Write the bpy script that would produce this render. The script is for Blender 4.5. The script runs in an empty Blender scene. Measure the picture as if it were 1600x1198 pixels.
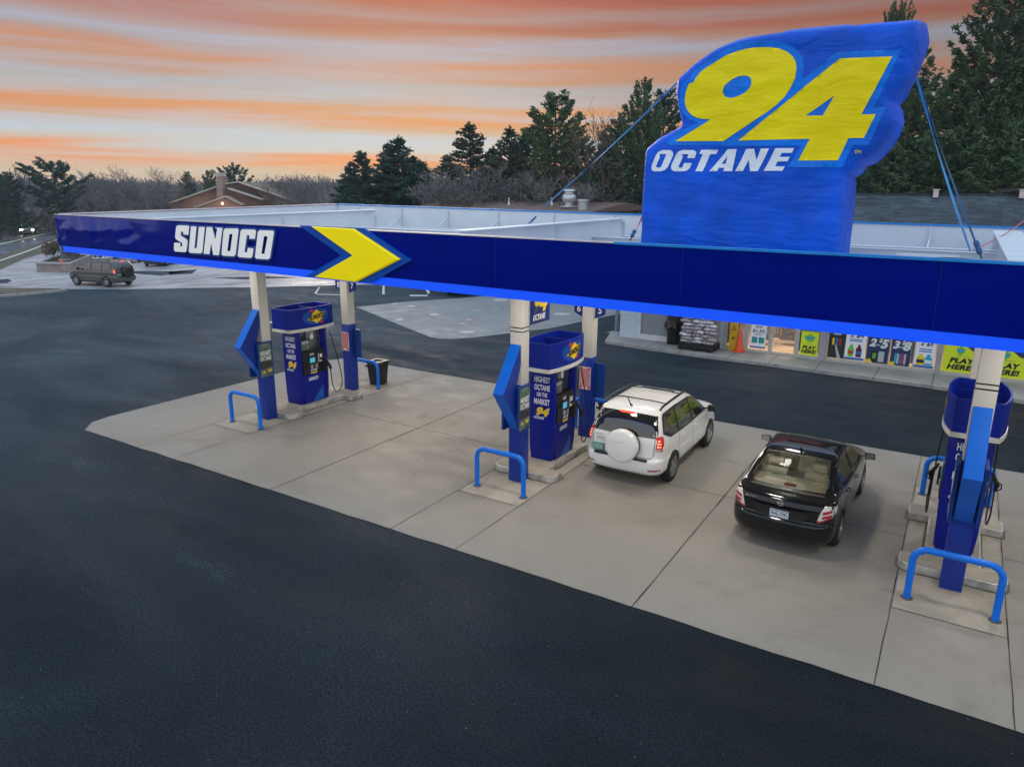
import bpy, bmesh, math, random
import numpy as np
from mathutils import Vector, Matrix, noise
from mathutils.bvhtree import BVHTree
from mathutils.geometry import delaunay_2d_cdt, tessellate_polygon
sc = bpy.context.scene
C = sc.collection
rad = math.radians
random.seed(7)
# ------------------------------------------------------------------ camera
F, YAW, PITCH, ROLL, CH = 1118.375, -0.557629, 0.260126, 0.0068216, 6.1
def cam_axes():
    cy, sy, cp, sp = math.cos(YAW), math.sin(YAW), math.cos(PITCH), math.sin(PITCH)
    fw = Vector((sy*cp, cy*cp, -sp)); r = Vector((cy, -sy, 0)); u = r.cross(fw)
    cr, sr = math.cos(ROLL), math.sin(ROLL)
    return cr*r+sr*u, -sr*r+cr*u, fw
AR, AU, AF = cam_axes()
CAMP = Vector((0, 0, CH))
cam = bpy.data.cameras.new('camera'); camo = bpy.data.objects.new('camera', cam); C.objects.link(camo)
cam.sensor_width = 36; cam.lens = F/1600*36; cam.clip_start = .1; cam.clip_end = 3000
M = Matrix((AR, AU, -AF)).transposed().to_4x4(); M.translation = CAMP
camo.matrix_world = M
sc.camera = camo
def ray(px, py): return float((px-800)/F)*AR - float((py-599)/F)*AU + AF
def gz(px, py, z=0.):            # a pixel of the photograph -> the point at height z
    d = ray(px, py); return CAMP + d*((z-CH)/d.z)
def gy(px, py, y):               # -> the point on the vertical plane Y = y
    d = ray(px, py); return CAMP + d*(y/d.y)
def gx(px, py, x):
    d = ray(px, py); return CAMP + d*(x/d.x)
def gd(px, py, D):               # -> the point at horizontal distance D
    d = ray(px, py); return CAMP + d*float(D/math.hypot(d.x, d.y))
# ------------------------------------------------------------------ world
SUN_AZ, SUN_EL = rad(-40), rad(14)      # azimuth from +Y towards +X
world = bpy.data.worlds.new('World'); sc.world = world; world.use_nodes = True
nt = world.node_tree; nt.nodes.clear()
N = nt.nodes.new; L = nt.links.new
wo = N('ShaderNodeOutputWorld')
sky = N('ShaderNodeTexSky'); sky.sky_type = 'NISHITA'; sky.sun_disc = False
sky.sun_elevation = SUN_EL; sky.sun_rotation = SUN_AZ; sky.air_density = 1.2; sky.dust_density = 2
bg1 = N('ShaderNodeBackground'); L(sky.outputs[0], bg1.inputs[0]); bg1.inputs[1].default_value = .05
tc = N('ShaderNodeTexCoord')
def srgb(r, g, b):
    f = lambda c: (c/255/12.92) if c <= 10 else ((c/255+.055)/1.055)**2.4
    return (f(r), f(g), f(b), 1)
def math_(op, a, b=None, c=None):
    n = N('ShaderNodeMath'); n.operation = op
    for i, v in enumerate((a, b, c)):
        if v is None: continue
        if isinstance(v, (int, float)): n.inputs[i].default_value = v
        else: L(v, n.inputs[i])
    return n.outputs[0]
nrm = N('ShaderNodeVectorMath'); nrm.operation = 'NORMALIZE'; L(tc.outputs['Generated'], nrm.inputs[0])
rot = N('ShaderNodeVectorRotate'); rot.rotation_type = 'Z_AXIS'; rot.inputs['Angle'].default_value = YAW
L(nrm.outputs[0], rot.inputs['Vector'])
sep = N('ShaderNodeSeparateXYZ'); L(rot.outputs[0], sep.inputs[0])
el = sep.outputs['Z']; az = sep.outputs['X']
# cloud streaks: noise stretched along the horizon
def streak(sx, sz, scale, detail, dist, off=0):
    cb = N('ShaderNodeCombineXYZ'); L(math_('MULTIPLY', az, sx), cb.inputs[0])
    L(math_('MULTIPLY_ADD', el, sz, off), cb.inputs[2]); L(math_('MULTIPLY', sep.outputs['Y'], sx), cb.inputs[1])
    n = N('ShaderNodeTexNoise'); L(cb.outputs[0], n.inputs['Vector'])
    n.inputs['Scale'].default_value = scale; n.inputs['Detail'].default_value = detail
    n.inputs['Roughness'].default_value = .55; n.inputs['Distortion'].default_value = dist
    return n.outputs['Fac']
n1 = streak(1.0, 9, 1.6, 4, .6); n2 = streak(1.5, 30, 1.5, 5, .4, 3.3); n3 = streak(.8, 16, 2.2, 3, .8, 8)
e1 = math_('ADD', el, math_('MULTIPLY', math_('SUBTRACT', n1, .5), .05))
e1 = math_('ADD', e1, math_('MULTIPLY', math_('SUBTRACT', n2, .5), .032))
e1 = math_('ADD', e1, math_('MULTIPLY', az, .008))
def ramp(fac, stops, interp='B_SPLINE'):
    r = N('ShaderNodeValToRGB'); r.color_ramp.interpolation = interp
    els = r.color_ramp.elements
    while len(els) > 1: els.remove(els[-1])
    els[0].position = stops[0][0]; els[0].color = stops[0][1]
    for p, c in stops[1:]:
        e = els.new(p); e.color = c
    L(fac, r.inputs[0]); return r.outputs[0]
K = 2.6   # the ramp covers elevations (sines) 0 .. 1/K
bands = ramp(math_('MULTIPLY', e1, K), [(0.0000*K, srgb(205, 196, 172)), (0.0069*K, srgb(206, 204, 196)), (0.0217*K, srgb(222, 206, 170)), (0.0312*K, srgb(250, 158, 86)), (0.0434*K, srgb(252, 150, 66)), (0.0564*K, srgb(208, 208, 200)), (0.0685*K, srgb(196, 212, 222)), (0.0807*K, srgb(214, 170, 116)), (0.0894*K, srgb(230, 148, 78)), (0.0998*K, srgb(224, 156, 98)), (0.1154*K, srgb(186, 180, 174)), (0.1258*K, srgb(180, 180, 184)), (0.1371*K, srgb(200, 150, 116)), (0.1518*K, srgb(210, 144, 104)), (0.1657*K, srgb(174, 172, 178)), (0.1761*K, srgb(176, 180, 198)), (0.1883*K, srgb(186, 134, 112)), (0.1987*K, srgb(184, 104, 80)), (0.2143*K, srgb(176, 140, 132)), (0.2282*K, srgb(184, 98, 74)), (0.2403*K, srgb(166, 76, 60)), (0.2542*K, srgb(150, 68, 60)), (0.3063*K, srgb(140, 92, 96)), (0.3844*K, srgb(150, 160, 185))], 'LINEAR')
light = ramp(math_('MULTIPLY', el, K), [(0, srgb(222, 208, 178)), (.04*K, srgb(214, 214, 206)), (.08*K, srgb(196, 214, 234)), (.14*K, srgb(184, 192, 208)),
    (.22*K, srgb(176, 170, 182)), (.383*K, srgb(170, 184, 210))], 'LINEAR')
def mixc(f, a, b):
    m = N('ShaderNodeMix'); m.data_type = 'RGBA'; L(f, m.inputs[0]) if not isinstance(f, float) else setattr(m.inputs[0], 'default_value', f)
    for i, v in ((6, a), (7, b)):
        if isinstance(v, tuple): m.inputs[i].default_value = v
        else: L(v, m.inputs[i])
    return m.outputs[2]
topf = ramp(math_('MULTIPLY', el, 4), [(.0, (1, 1, 1, 1)), (.68, (1, 1, 1, 1)), (.88, (.25, .25, .25, 1))], 'LINEAR')
mask = math_('MULTIPLY', math_('MULTIPLY', ramp(math_('MULTIPLY_ADD', az, -.16, n2), [(.50, (0, 0, 0, 1)), (.68, (1, 1, 1, 1))]), .75), topf)
cl = mixc(mask, bands, light)
mask2 = math_('MULTIPLY', ramp(n3, [(.50, (0, 0, 0, 1)), (.68, (1, 1, 1, 1))]), .4)
cl = mixc(mask2, cl, ramp(math_('MULTIPLY', el, K), [(0, srgb(240, 170, 110)), (.12*K, srgb(214, 146, 98)), (.25*K, srgb(160, 78, 62)), (.383*K, srgb(150, 150, 170))], 'LINEAR'))
# darker towards the right of the sunset
dk = math_('SUBTRACT', .97, math_('MULTIPLY', math_('MAXIMUM', math_('SUBTRACT', az, .0), 0), .7))
mul = N('ShaderNodeVectorMath'); mul.operation = 'SCALE'; L(cl, mul.inputs[0]); L(dk, mul.inputs['Scale'])
# the high sky: cool and bright
hi = ramp(el, [(0.3, (0, 0, 0, 1)), (.6, (1, 1, 1, 1))], 'LINEAR')
bk = ramp(math_('MULTIPLY_ADD', sep.outputs['Y'], .5, .5), [(.35, (0, 0, 0, 1)), (.75, (1, 1, 1, 1))], 'LINEAR')
cl1 = mixc(bk, (1.02, 1.0, 1.02, 1), mul.outputs[0])     # away from the sunset the low sky is cool
cl2 = mixc(hi, cl1, (.76, 1.0, 1.30, 1))
lo = ramp(math_('MULTIPLY_ADD', el, 10, .5), [(.3, (0, 0, 0, 1)), (.5, (1, 1, 1, 1))], 'LINEAR')
cl3 = mixc(lo, (.12, .13, .14, 1), cl2)
bg2 = N('ShaderNodeBackground'); L(cl3, bg2.inputs[0]); bg2.inputs[1].default_value = 1.0
mx = N('ShaderNodeMixShader'); mx.inputs[0].default_value = .96; L(bg1.outputs[0], mx.inputs[1]); L(bg2.outputs[0], mx.inputs[2])
L(mx.outputs[0], wo.inputs[0])
world.cycles.sampling_method = 'MANUAL' if False else 'AUTOMATIC'
# ------------------------------------------------------------------ sun, exposure
sun = bpy.data.lights.new('sun', 'SUN'); sun.energy = .55; sun.angle = rad(18); sun.color = (1, .84, .70)
suno = bpy.data.objects.new('sun', sun); C.objects.link(suno)
sd = Vector((math.sin(SUN_AZ)*math.cos(SUN_EL), math.cos(SUN_AZ)*math.cos(SUN_EL), math.sin(SUN_EL)))
suno.rotation_euler = sd.to_track_quat('Z', 'Y').to_euler()
suno.location = (-60, 60, 40)
sc.view_settings.view_transform = 'Standard'; sc.view_settings.look = 'None'
sc.view_settings.exposure = 0; sc.view_settings.gamma = 1; sc.view_settings.use_curve_mapping = False
# ------------------------------------------------------------------ materials
MATS = {}
def mat(name, col, rough=.5, metal=0., var=.12, vscale=3., bump=0., bscale=40., emit=None, estr=0., spec=.5, coat=0., fine=0., alpha=1., trans=0.):
    if name in MATS: return MATS[name]
    m = bpy.data.materials.new(name); m.use_nodes = True; MATS[name] = m
    t = m.node_tree; b = t.nodes['Principled BSDF']
    b.inputs['Roughness'].default_value = rough; b.inputs['Metallic'].default_value = metal
    b.inputs['Specular IOR Level'].default_value = spec; b.inputs['Coat Weight'].default_value = coat
    b.inputs['Coat Roughness'].default_value = .06
    b.inputs['Alpha'].default_value = alpha; b.inputs['Transmission Weight'].default_value = trans
    co = t.nodes.new('ShaderNodeTexCoord')
    n = t.nodes.new('ShaderNodeTexNoise'); n.inputs['Scale'].default_value = vscale; n.inputs['Detail'].default_value = 5
    t.links.new(co.outputs['Object'], n.inputs['Vector'])
    r = t.nodes.new('ShaderNodeValToRGB'); e = r.color_ramp.elements
    e[0].position = .3; e[1].position = .7
    e[0].color = tuple(c*(1-var) for c in col[:3])+(1,); e[1].color = tuple(min(1, c*(1+var)) for c in col[:3])+(1,)
    t.links.new(n.outputs['Fac'], r.inputs[0]); src = r.outputs[0]
    t.links.new(src, b.inputs['Base Color'])
    if bump:
        n2 = t.nodes.new('ShaderNodeTexNoise'); n2.inputs['Scale'].default_value = bscale; n2.inputs['Detail'].default_value = 4
        t.links.new(co.outputs['Object'], n2.inputs['Vector'])
        bp = t.nodes.new('ShaderNodeBump'); bp.inputs['Strength'].default_value = bump; bp.inputs['Distance'].default_value = .02
        t.links.new(n2.outputs['Fac'], bp.inputs['Height']); t.links.new(bp.outputs[0], b.inputs['Normal'])
    if emit:
        b.inputs['Emission Color'].default_value = tuple(emit[:3])+(1,); b.inputs['Emission Strength'].default_value = estr
    return m
def lin(r, g, b): return srgb(r, g, b)[:3]
# ------------------------------------------------------------------ object helpers
WM = {}
def tag(o, label=None, cat=None, group=None, kind=None):
    if label: o['label'] = label
    if cat: o['category'] = cat
    if group: o['group'] = group
    if kind: o['kind'] = kind
    return o
def thing(name, loc, rz, label, cat, group=None):
    o = bpy.data.objects.new(name, None); C.objects.link(o); o.empty_display_size = .2
    o.location = loc; o.rotation_euler = (0, 0, rz)
    WM[o.as_pointer()] = Matrix.Translation(loc) @ Matrix.Rotation(rz, 4, 'Z')
    return tag(o, label, cat, group)
def FXZ(x, y, z): return Matrix(((1, 0, 0, x), (0, 0, -1, y), (0, 1, 0, z), (0, 0, 0, 1)))      # faces -Y
def FPX(x, y, z): return Matrix(((0, 0, 1, x), (1, 0, 0, y), (0, 1, 0, z), (0, 0, 0, 1)))       # faces +X
def FNX(x, y, z): return Matrix(((0, 0, -1, x), (-1, 0, 0, y), (0, 1, 0, z), (0, 0, 0, 1)))     # faces -X
def FPZ(x, y, z): return Matrix.Translation((x, y, z))
class MB:
    def __init__(s): s.v = []; s.f = []; s.m = []; s.cur = 0
    def add(s, vs, fs, T=None):
        k = len(s.v)
        s.v += [tuple(T @ Vector(v)) if T is not None else tuple(v) for v in vs]
        s.f += [tuple(i+k for i in f) for f in fs]; s.m += [s.cur]*len(fs); return s
    def box(s, a, b, T=None):
        x0, y0, z0 = a; x1, y1, z1 = b
        return s.add([(x0,y0,z0),(x1,y0,z0),(x1,y1,z0),(x0,y1,z0),(x0,y0,z1),(x1,y0,z1),(x1,y1,z1),(x0,y1,z1)],
                     [(0,3,2,1),(4,5,6,7),(0,1,5,4),(1,2,6,5),(2,3,7,6),(3,0,4,7)], T)
    def tube(s, pts, r, n=8, cap=True, T=None):
        pts = [Vector(p) for p in pts]; vs = []; fs = []
        rr = r if isinstance(r, (list, tuple)) else [r]*len(pts)
        up = None
        for i, p in enumerate(pts):
            d = (pts[min(i+1, len(pts)-1)]-pts[max(i-1, 0)]).normalized()
            if up is None: up = d.orthogonal().normalized()
            else:
                up = (up - d*up.dot(d)); up = up.normalized() if up.length > 1e-6 else d.orthogonal().normalized()
            w = d.cross(up)
            for k in range(n):
                a = 2*math.pi*k/n; vs.append(p+(up*math.cos(a)+w*math.sin(a))*rr[i])
        for i in range(len(pts)-1):
            for k in range(n):
                a = i*n+k; b = i*n+(k+1) % n; fs.append((a, b, b+n, a+n))
        if cap: fs += [tuple(range(n-1, -1, -1)), tuple(range(len(vs)-n, len(vs)))]
        return s.add(vs, fs, T)
    def lathe(s, prof, n=24, T=None, cap=True):
        vs = []; fs = []
        for r, z in prof:
            for k in range(n):
                a = 2*math.pi*k/n; vs.append((r*math.cos(a), r*math.sin(a), z))
        for i in range(len(prof)-1):
            for k in range(n):
                a = i*n+k; b = i*n+(k+1) % n; fs.append((a, b, b+n, a+n))
        if cap: fs += [tuple(range(n-1, -1, -1)), tuple(range(len(vs)-n, len(vs)))]
        return s.add(vs, fs, T)
    def prism(s, outer, d, T=None, holes=(), z0=0., bev=0.):
        loops = [list(outer)]+[list(h) for h in holes]
        ar = lambda l: sum(l[i][0]*l[(i+1) % len(l)][1]-l[(i+1) % len(l)][0]*l[i][1] for i in range(len(l)))
        loops = [l if (ar(l) > 0) == (k == 0) else l[::-1] for k, l in enumerate(loops)]
        flat = [p for l in loops for p in l]; n = len(flat)
        tri = tessellate_polygon([[Vector((p[0], p[1], 0)) for p in l] for l in loops])
        zt = z0+d
        vs = [(p[0], p[1], z0) for p in flat]
        if bev:
            top = []
            for l in loops: top += offset_poly(l, -bev)
            vs += [(p[0], p[1], zt-bev) for p in flat]+[(p[0], p[1], zt) for p in top]
        else: vs += [(p[0], p[1], zt) for p in flat]
        K = n*(2 if bev else 1); fs = []
        for t in tri:
            a, b, c = [flat[i] for i in t]
            cr = (b[0]-a[0])*(c[1]-a[1])-(b[1]-a[1])*(c[0]-a[0])
            t = t if cr > 0 else t[::-1]
            fs.append(tuple(i+K for i in t)); fs.append(tuple(t[::-1]))
        k = 0
        for l in loops:
            m = len(l)
            for i in range(m):
                a = k+i; b = k+(i+1) % m; fs.append((a, b, b+n, a+n))
                if bev: fs.append((a+n, b+n, b+2*n, a+2*n))
            k += m
        return s.add(vs, fs, T)
    def build(s, name, mats, parent=None, smooth=False, world=False, bevel=0., seg=2, angle=40):
        me = bpy.data.meshes.new(name)
        vs = s.v
        if world and parent is not None:
            W = root_mat(parent).inverted(); vs = [tuple(W @ Vector(v)) for v in vs]
        me.from_pydata(vs, [], s.f)
        for m in (mats if isinstance(mats, (list, tuple)) else [mats]): me.materials.append(m)
        me.polygons.foreach_set('material_index', s.m)
        if bevel:
            bm = bmesh.new(); bm.from_mesh(me); bmesh.ops.remove_doubles(bm, verts=bm.verts, dist=1e-5)
            es = [e for e in bm.edges if len(e.link_faces) == 2 and e.calc_face_angle(0) > rad(25)]
            bmesh.ops.bevel(bm, geom=es, offset=bevel, segments=seg, profile=.5, affect='EDGES', clamp_overlap=True)
            bm.to_mesh(me); bm.free(); smooth = True
        me.update()
        if smooth:
            me.polygons.foreach_set('use_smooth', [True]*len(me.polygons))
            me.set_sharp_from_angle(angle=rad(angle))
        o = bpy.data.objects.new(name, me); C.objects.link(o)
        if parent is not None: o.parent = parent
        return o
def root_mat(o):
    while o.parent is not None: o = o.parent
    return WM.get(o.as_pointer(), Matrix.Identity(4))
def offset_poly(l, d):      # + grows a counter-clockwise loop
    out = []; n = len(l)
    for i in range(n):
        p0, p1, p2 = Vector(l[i-1][:2]), Vector(l[i][:2]), Vector(l[(i+1) % n][:2])
        a = (p1-p0).normalized(); b = (p2-p1).normalized()
        na = Vector((a.y, -a.x)); nb = Vector((b.y, -b.x)); m = na+nb
        if m.length < 1e-6: m = na
        m.normalize(); k = d/max(.35, m.dot(na)); out.append((p1.x+m.x*k, p1.y+m.y*k))
    return out
def rrect(x0, y0, x1, y1, r, n=4):
    o = []
    for cx, cy, a0 in ((x1-r, y1-r, 0), (x0+r, y1-r, 90), (x0+r, y0+r, 180), (x1-r, y0+r, 270)):
        for i in range(n+1):
            a = rad(a0+90*i/n); o.append((cx+r*math.cos(a), cy+r*math.sin(a)))
    return o
def ell(cx, cy, a, b, n=24): return [(cx+a*math.cos(2*math.pi*i/n), cy+b*math.sin(2*math.pi*i/n)) for i in range(n)]
def rect(x0, y0, x1, y1): return [(x0, y0), (x1, y0), (x1, y1), (x0, y1)]
def text(name, s, m, parent, T, w=None, h=None, bold=0., shear=0., d=.003, line=.95, world=True, res=3):
    cu = bpy.data.curves.new('lettering', 'FONT'); cu.body = s; cu.size = 1; cu.offset = bold; cu.shear = shear
    cu.align_x = 'CENTER'; cu.space_line = line; cu.resolution_u = res; cu.extrude = .5
    if bold: cu.space_character = 1+bold*1.5
    ob = bpy.data.objects.new('lettering', cu); C.objects.link(ob)
    dg = bpy.context.evaluated_depsgraph_get(); dg.update()
    me = bpy.data.meshes.new_from_object(ob.evaluated_get(dg))
    bpy.data.objects.remove(ob); bpy.data.curves.remove(cu)
    n = len(me.vertices); co = np.zeros(n*3); me.vertices.foreach_get('co', co); co = co.reshape(-1, 3)
    lo, hi2 = co.min(0), co.max(0); size = hi2-lo; size[size < 1e-6] = 1
    kx = (w/size[0]) if w else (h/size[1]); ky = (h/size[1]) if h else kx
    co = (co-(lo+hi2)/2); co[:, 0] *= kx; co[:, 1] *= ky; co[:, 2] = (co[:, 2]+.5)*d
    W = (root_mat(parent).inverted() if world and parent is not None else Matrix.Identity(4)) @ T
    co = np.array([tuple(W @ Vector(c)) for c in co]); me.vertices.foreach_set('co', co.ravel())
    me.materials.clear(); me.materials.append(m); me.update()
    o = bpy.data.objects.new(name, me); C.objects.link(o); o.parent = parent
    return o
def copytree(o, parent=None):
    c = o.copy(); C.objects.link(c); c.parent = parent
    for ch in list(o.children): copytree(ch, c)
    return c
def place(o, loc, rz=0, label=None, first=[]):
    o.location = loc; o.rotation_euler = (0, 0, rz)
    if label: o['label'] = label
    return o
# ------------------------------------------------------------------ ground surfaces
def surf_mat(name, base, stops, scales, rough=(.5, .8), speck=None, bump=.15, stretch=(1, 1), grain=260, gloss=None, gc=.18, stain=0., spec=.5, sheen_wear=False):
    m = bpy.data.materials.new(name); m.use_nodes = True; t = m.node_tree; b = t.nodes['Principled BSDF']; b.inputs['Specular IOR Level'].default_value = spec
    n = t.nodes.new; l = t.links.new
    co = n('ShaderNodeTexCoord'); mp = n('ShaderNodeMapping'); l(co.outputs['Object'], mp.inputs[0])
    mp.inputs['Scale'].default_value = (stretch[0], stretch[1], 1); mp.inputs['Rotation'].default_value = (0, 0, rad(28))
    def nz(sc_, det, src=None, dist=0., ro=.55):
        q = n('ShaderNodeTexNoise'); q.inputs['Scale'].default_value = sc_; q.inputs['Detail'].default_value = det
        q.inputs['Distortion'].default_value = dist; q.inputs['Roughness'].default_value = ro
        l((src or co.outputs['Object']), q.inputs['Vector']); return q.outputs['Fac']
    a = nz(scales[0], 6, mp.outputs[0], 1.2); c = nz(scales[1], 5, mp.outputs[0], .3, .6); g = nz(grain, 2)
    def mth(op, x, y):
        q = n('ShaderNodeMath'); q.operation = op
        for i, v in enumerate((x, y)):
            if isinstance(v, (int, float)): q.inputs[i].default_value = v
            else: l(v, q.inputs[i])
        return q.outputs[0]
    f = mth('ADD', mth('MULTIPLY', a, .6), mth('MULTIPLY', c, .4))
    r = n('ShaderNodeValToRGB'); e = r.color_ramp.elements
    e[0].position = stops[0][0]; e[0].color = tuple(stops[0][1])+(1,); e[1].position = stops[-1][0]; e[1].color = tuple(stops[-1][1])+(1,)
    for p, cc in stops[1:-1]: q = e.new(p); q.color = tuple(cc)+(1,)
    l(f, r.inputs[0])
    mg = n('ShaderNodeMix'); mg.data_type = 'RGBA'; mg.blend_type = 'MULTIPLY'; mg.inputs[0].default_value = 1
    gr = n('ShaderNodeValToRGB'); gr.color_ramp.elements[0].position = .3; gr.color_ramp.elements[1].position = .7
    gr.color_ramp.elements[0].color = (1-gc, 1-gc, 1-gc, 1); gr.color_ramp.elements[1].color = (1+gc, 1+gc, 1+gc, 1); l(g, gr.inputs[0])
    l(r.outputs[0], mg.inputs[6]); l(gr.outputs[0], mg.inputs[7]); colr = mg.outputs[2]
    if sheen_wear:      # paler to the left: grazing sheen painted into the colour, plus faded patches
        sx = n('ShaderNodeSeparateXYZ'); l(co.outputs['Object'], sx.inputs[0])
        q = mth('ADD', mth('ADD', sx.outputs[0], mth('MULTIPLY', nz(.12, 4, None, .6), 16)), mth('MULTIPLY', sx.outputs[1], -.35))
        mr = n('ShaderNodeMapRange'); l(q, mr.inputs[0]); mr.inputs[1].default_value = -24; mr.inputs[2].default_value = 4; mr.inputs[3].default_value = 3.4; mr.inputs[4].default_value = 1.0
        vm = n('ShaderNodeVectorMath'); vm.operation = 'SCALE'; l(colr, vm.inputs[0]); l(mr.outputs[0], vm.inputs['Scale']); colr = vm.outputs[0]
    if stain:
        sn = nz(.55, 7, None, 1.6, .62); sr = n('ShaderNodeValToRGB'); sr.color_ramp.elements[0].position = .56; sr.color_ramp.elements[0].color = (1, 1, 1, 1); sr.color_ramp.elements[1].position = .74; sr.color_ramp.elements[1].color = (1-stain, 1-stain*1.04, 1-stain*1.1, 1); l(sn, sr.inputs[0])
        sm = n('ShaderNodeMix'); sm.data_type = 'RGBA'; sm.blend_type = 'MULTIPLY'; sm.inputs[0].default_value = 1; l(colr, sm.inputs[6]); l(sr.outputs[0], sm.inputs[7]); colr = sm.outputs[2]
    if speck:
        v = n('ShaderNodeTexVoronoi'); v.inputs['Scale'].default_value = speck[0]; l(co.outputs['Object'], v.inputs['Vector'])
        lt = mth('LESS_THAN', v.outputs['Distance'], speck[1])
        rr = n('ShaderNodeSeparateColor'); l(v.outputs['Color'], rr.inputs[0]); lt = mth('MULTIPLY', lt, mth('LESS_THAN', rr.outputs[0], speck[2]))
        ms = n('ShaderNodeMix'); ms.data_type = 'RGBA'; l(lt, ms.inputs[0]); l(colr, ms.inputs[6]); ms.inputs[7].default_value = (.24, .25, .26, 1); colr = ms.outputs[2]
    l(colr, b.inputs['Base Color'])
    rr = n('ShaderNodeMapRange'); l((nz(*gloss) if gloss else c), rr.inputs[0]); rr.inputs[1].default_value = .35; rr.inputs[2].default_value = .65
    rr.inputs[3].default_value = rough[0]; rr.inputs[4].default_value = rough[1]; l(rr.outputs[0], b.inputs['Roughness'])
    bp = n('ShaderNodeBump'); bp.inputs['Strength'].default_value = bump; bp.inputs['Distance'].default_value = .01; l(g, bp.inputs['Height']); l(bp.outputs[0], b.inputs['Normal'])
    MATS[name] = m; return m
m_asph = surf_mat('asphalt', None, [(.36, (.0045, .0085, .0118)), (.48, (.0078, .0130, .0175)), (.60, (.0155, .0215, .0265)), (.72, (.036, .043, .048))], (.10, .55), (.55, .9), (5, .035, .5), .8, (1, 2.2), 30, gc=.6, spec=.11, sheen_wear=True)
m_conc = surf_mat('forecourt_concrete', None, [(.30, (.228, .205, .172)), (.5, (.270, .245, .208)), (.70, (.308, .282, .242))], (.25, 1.1), (.55, .85), None, .12, (1, 1.5), 60, gc=.12, stain=.22)
m_conc2 = surf_mat('island_concrete', None, [(.32, (.25, .22, .17)), (.5, (.36, .32, .255)), (.68, (.44, .40, .33))], (.8, 3), (.6, .9), None, .15, (1, 1), 60, gc=.1, stain=.4)
m_tank = surf_mat('tank_pad_concrete', None, [(.32, (.18, .18, .178)), (.5, (.235, .235, .23)), (.68, (.28, .28, .275))], (.3, 1.3), (.45, .8), None, .1)
m_apron = surf_mat('apron_concrete', None, [(.34, (.16, .17, .18)), (.44, (.30, .30, .31)), (.55, (.44, .43, .43)), (.7, (.56, .54, .53))], (.14, .6), (.22, .6), None, .05, (3.2, .8), 60)
m_walk = surf_mat('sidewalk_concrete', None, [(.32, (.24, .225, .2)), (.5, (.32, .30, .27)), (.68, (.38, .36, .33))], (.6, 2.2), (.6, .85), None, .12)
m_grass = surf_mat('verge_grass', None, [(.34, (.055, .045, .03)), (.5, (.085, .075, .045)), (.66, (.12, .10, .07))], (.3, 2.), (.8, .95), None, .6, (1, 1), 40)
m_road = surf_mat('road_asphalt', None, [(.34, (.07, .08, .095)), (.5, (.10, .115, .135)), (.66, (.13, .145, .165))], (.06, .4), (.28, .5), None, .05, (1, 3), 60)
m_dark = mat('joint_dark', (.045, .038, .030), .9, var=.6, vscale=1.2)
m_paint = mat('road_paint', (.55, .55, .53), .6, var=.3, vscale=8)
def sheet(name, poly, z, m, parent=None, kind='structure', smoothr=0):
    mb = MB(); mb.v = [(p[0], p[1], z) for p in poly]
    a = sum(poly[i][0]*poly[(i+1) % len(poly)][1]-poly[(i+1) % len(poly)][0]*poly[i][1] for i in range(len(poly)))
    tri = tessellate_polygon([[Vector((p[0], p[1], 0)) for p in poly]])
    for t in tri:
        p, q, r = [poly[i] for i in t]
        cr = (q[0]-p[0])*(r[1]-p[1])-(q[1]-p[1])*(r[0]-p[0]); mb.f.append(tuple(t) if cr > 0 else tuple(t[::-1])); mb.m.append(0)
    o = mb.build(name, m, parent)
    if kind: o['kind'] = kind
    return o
G = lambda x, y, z=0: gz(x, y, z)[:2]
sheet('ground', [(-900, -300), (900, -300), (900, 1400), (-900, 1400)], 0, m_grass)
E1 = [G(-60, 470), G(0, 462), G(60, 458), G(110, 452), G(200, 452), G(270, 451), G(300, 450), G(400, 449), G(560, 445), G(720, 444)]
sheet('asphalt_lot', [(-110, -60), (80, -60), (80, 46), (-14, 52)]+[(p[0], p[1]) for p in reversed(E1)]+[(-75, 10)], .004, m_asph)
AP = [(p[0]-.6, p[1]-.6) for p in E1[3:]]
sheet('light_apron', [(p[0], p[1]) for p in reversed([G(0, 448), G(0, 422), G(40, 404), G(72, 395), G(99, 388), G(160, 380), G(260, 374)]+[(-60, 110), (10, 90), (-14, 52)])]+[G(84, 451)]+[(p[0], p[1]) for p in E1[3:]], .008, m_apron)
# concrete patches of worn dark asphalt on the apron
for nm, pts in (('asphalt_patch', [(205, 424), (300, 424), (252, 431), (212, 428)]), ('asphalt_patch', [(262, 425), (308, 421), (300, 428), (266, 430)]), ('asphalt_patch', [(0, 437), (12, 436), (19, 439), (10, 443), (0, 443)]),
                ('asphalt_patch', [(330, 434), (420, 432), (470, 434), (380, 437)]), ('asphalt_patch', [(120, 429), (150, 427), (150, 431), (124, 432)])):
    sheet(nm, [G(*p) for p in pts], .012, m_asph)
# road with its lanes
sheet('road', [G(-120, 440), G(-120, 395), G(0, 384.5), G(40, 375), G(88, 364.5), G(150, 353), G(170, 351), G(190, 353), G(88, 372), G(45, 384), G(0, 400.5)], .004, m_road)
sheet('road', [G(-120, 392), G(-120, 376), G(0, 364.5), G(60, 357), G(110, 348), G(140, 348), G(100, 356), G(60, 364.5), G(30, 370), G(0, 374.5)], .004, m_road)
for pts in ([(0, 408.5), (45, 393), (88, 375.5), (88, 374), (45, 391), (0, 406.5)], [(0, 382.5), (40, 373.5), (88, 362.5), (88, 361.2), (40, 372), (0, 381)]):
    sheet('lane_line', [G(*p) for p in pts], .012, m_paint)
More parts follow.
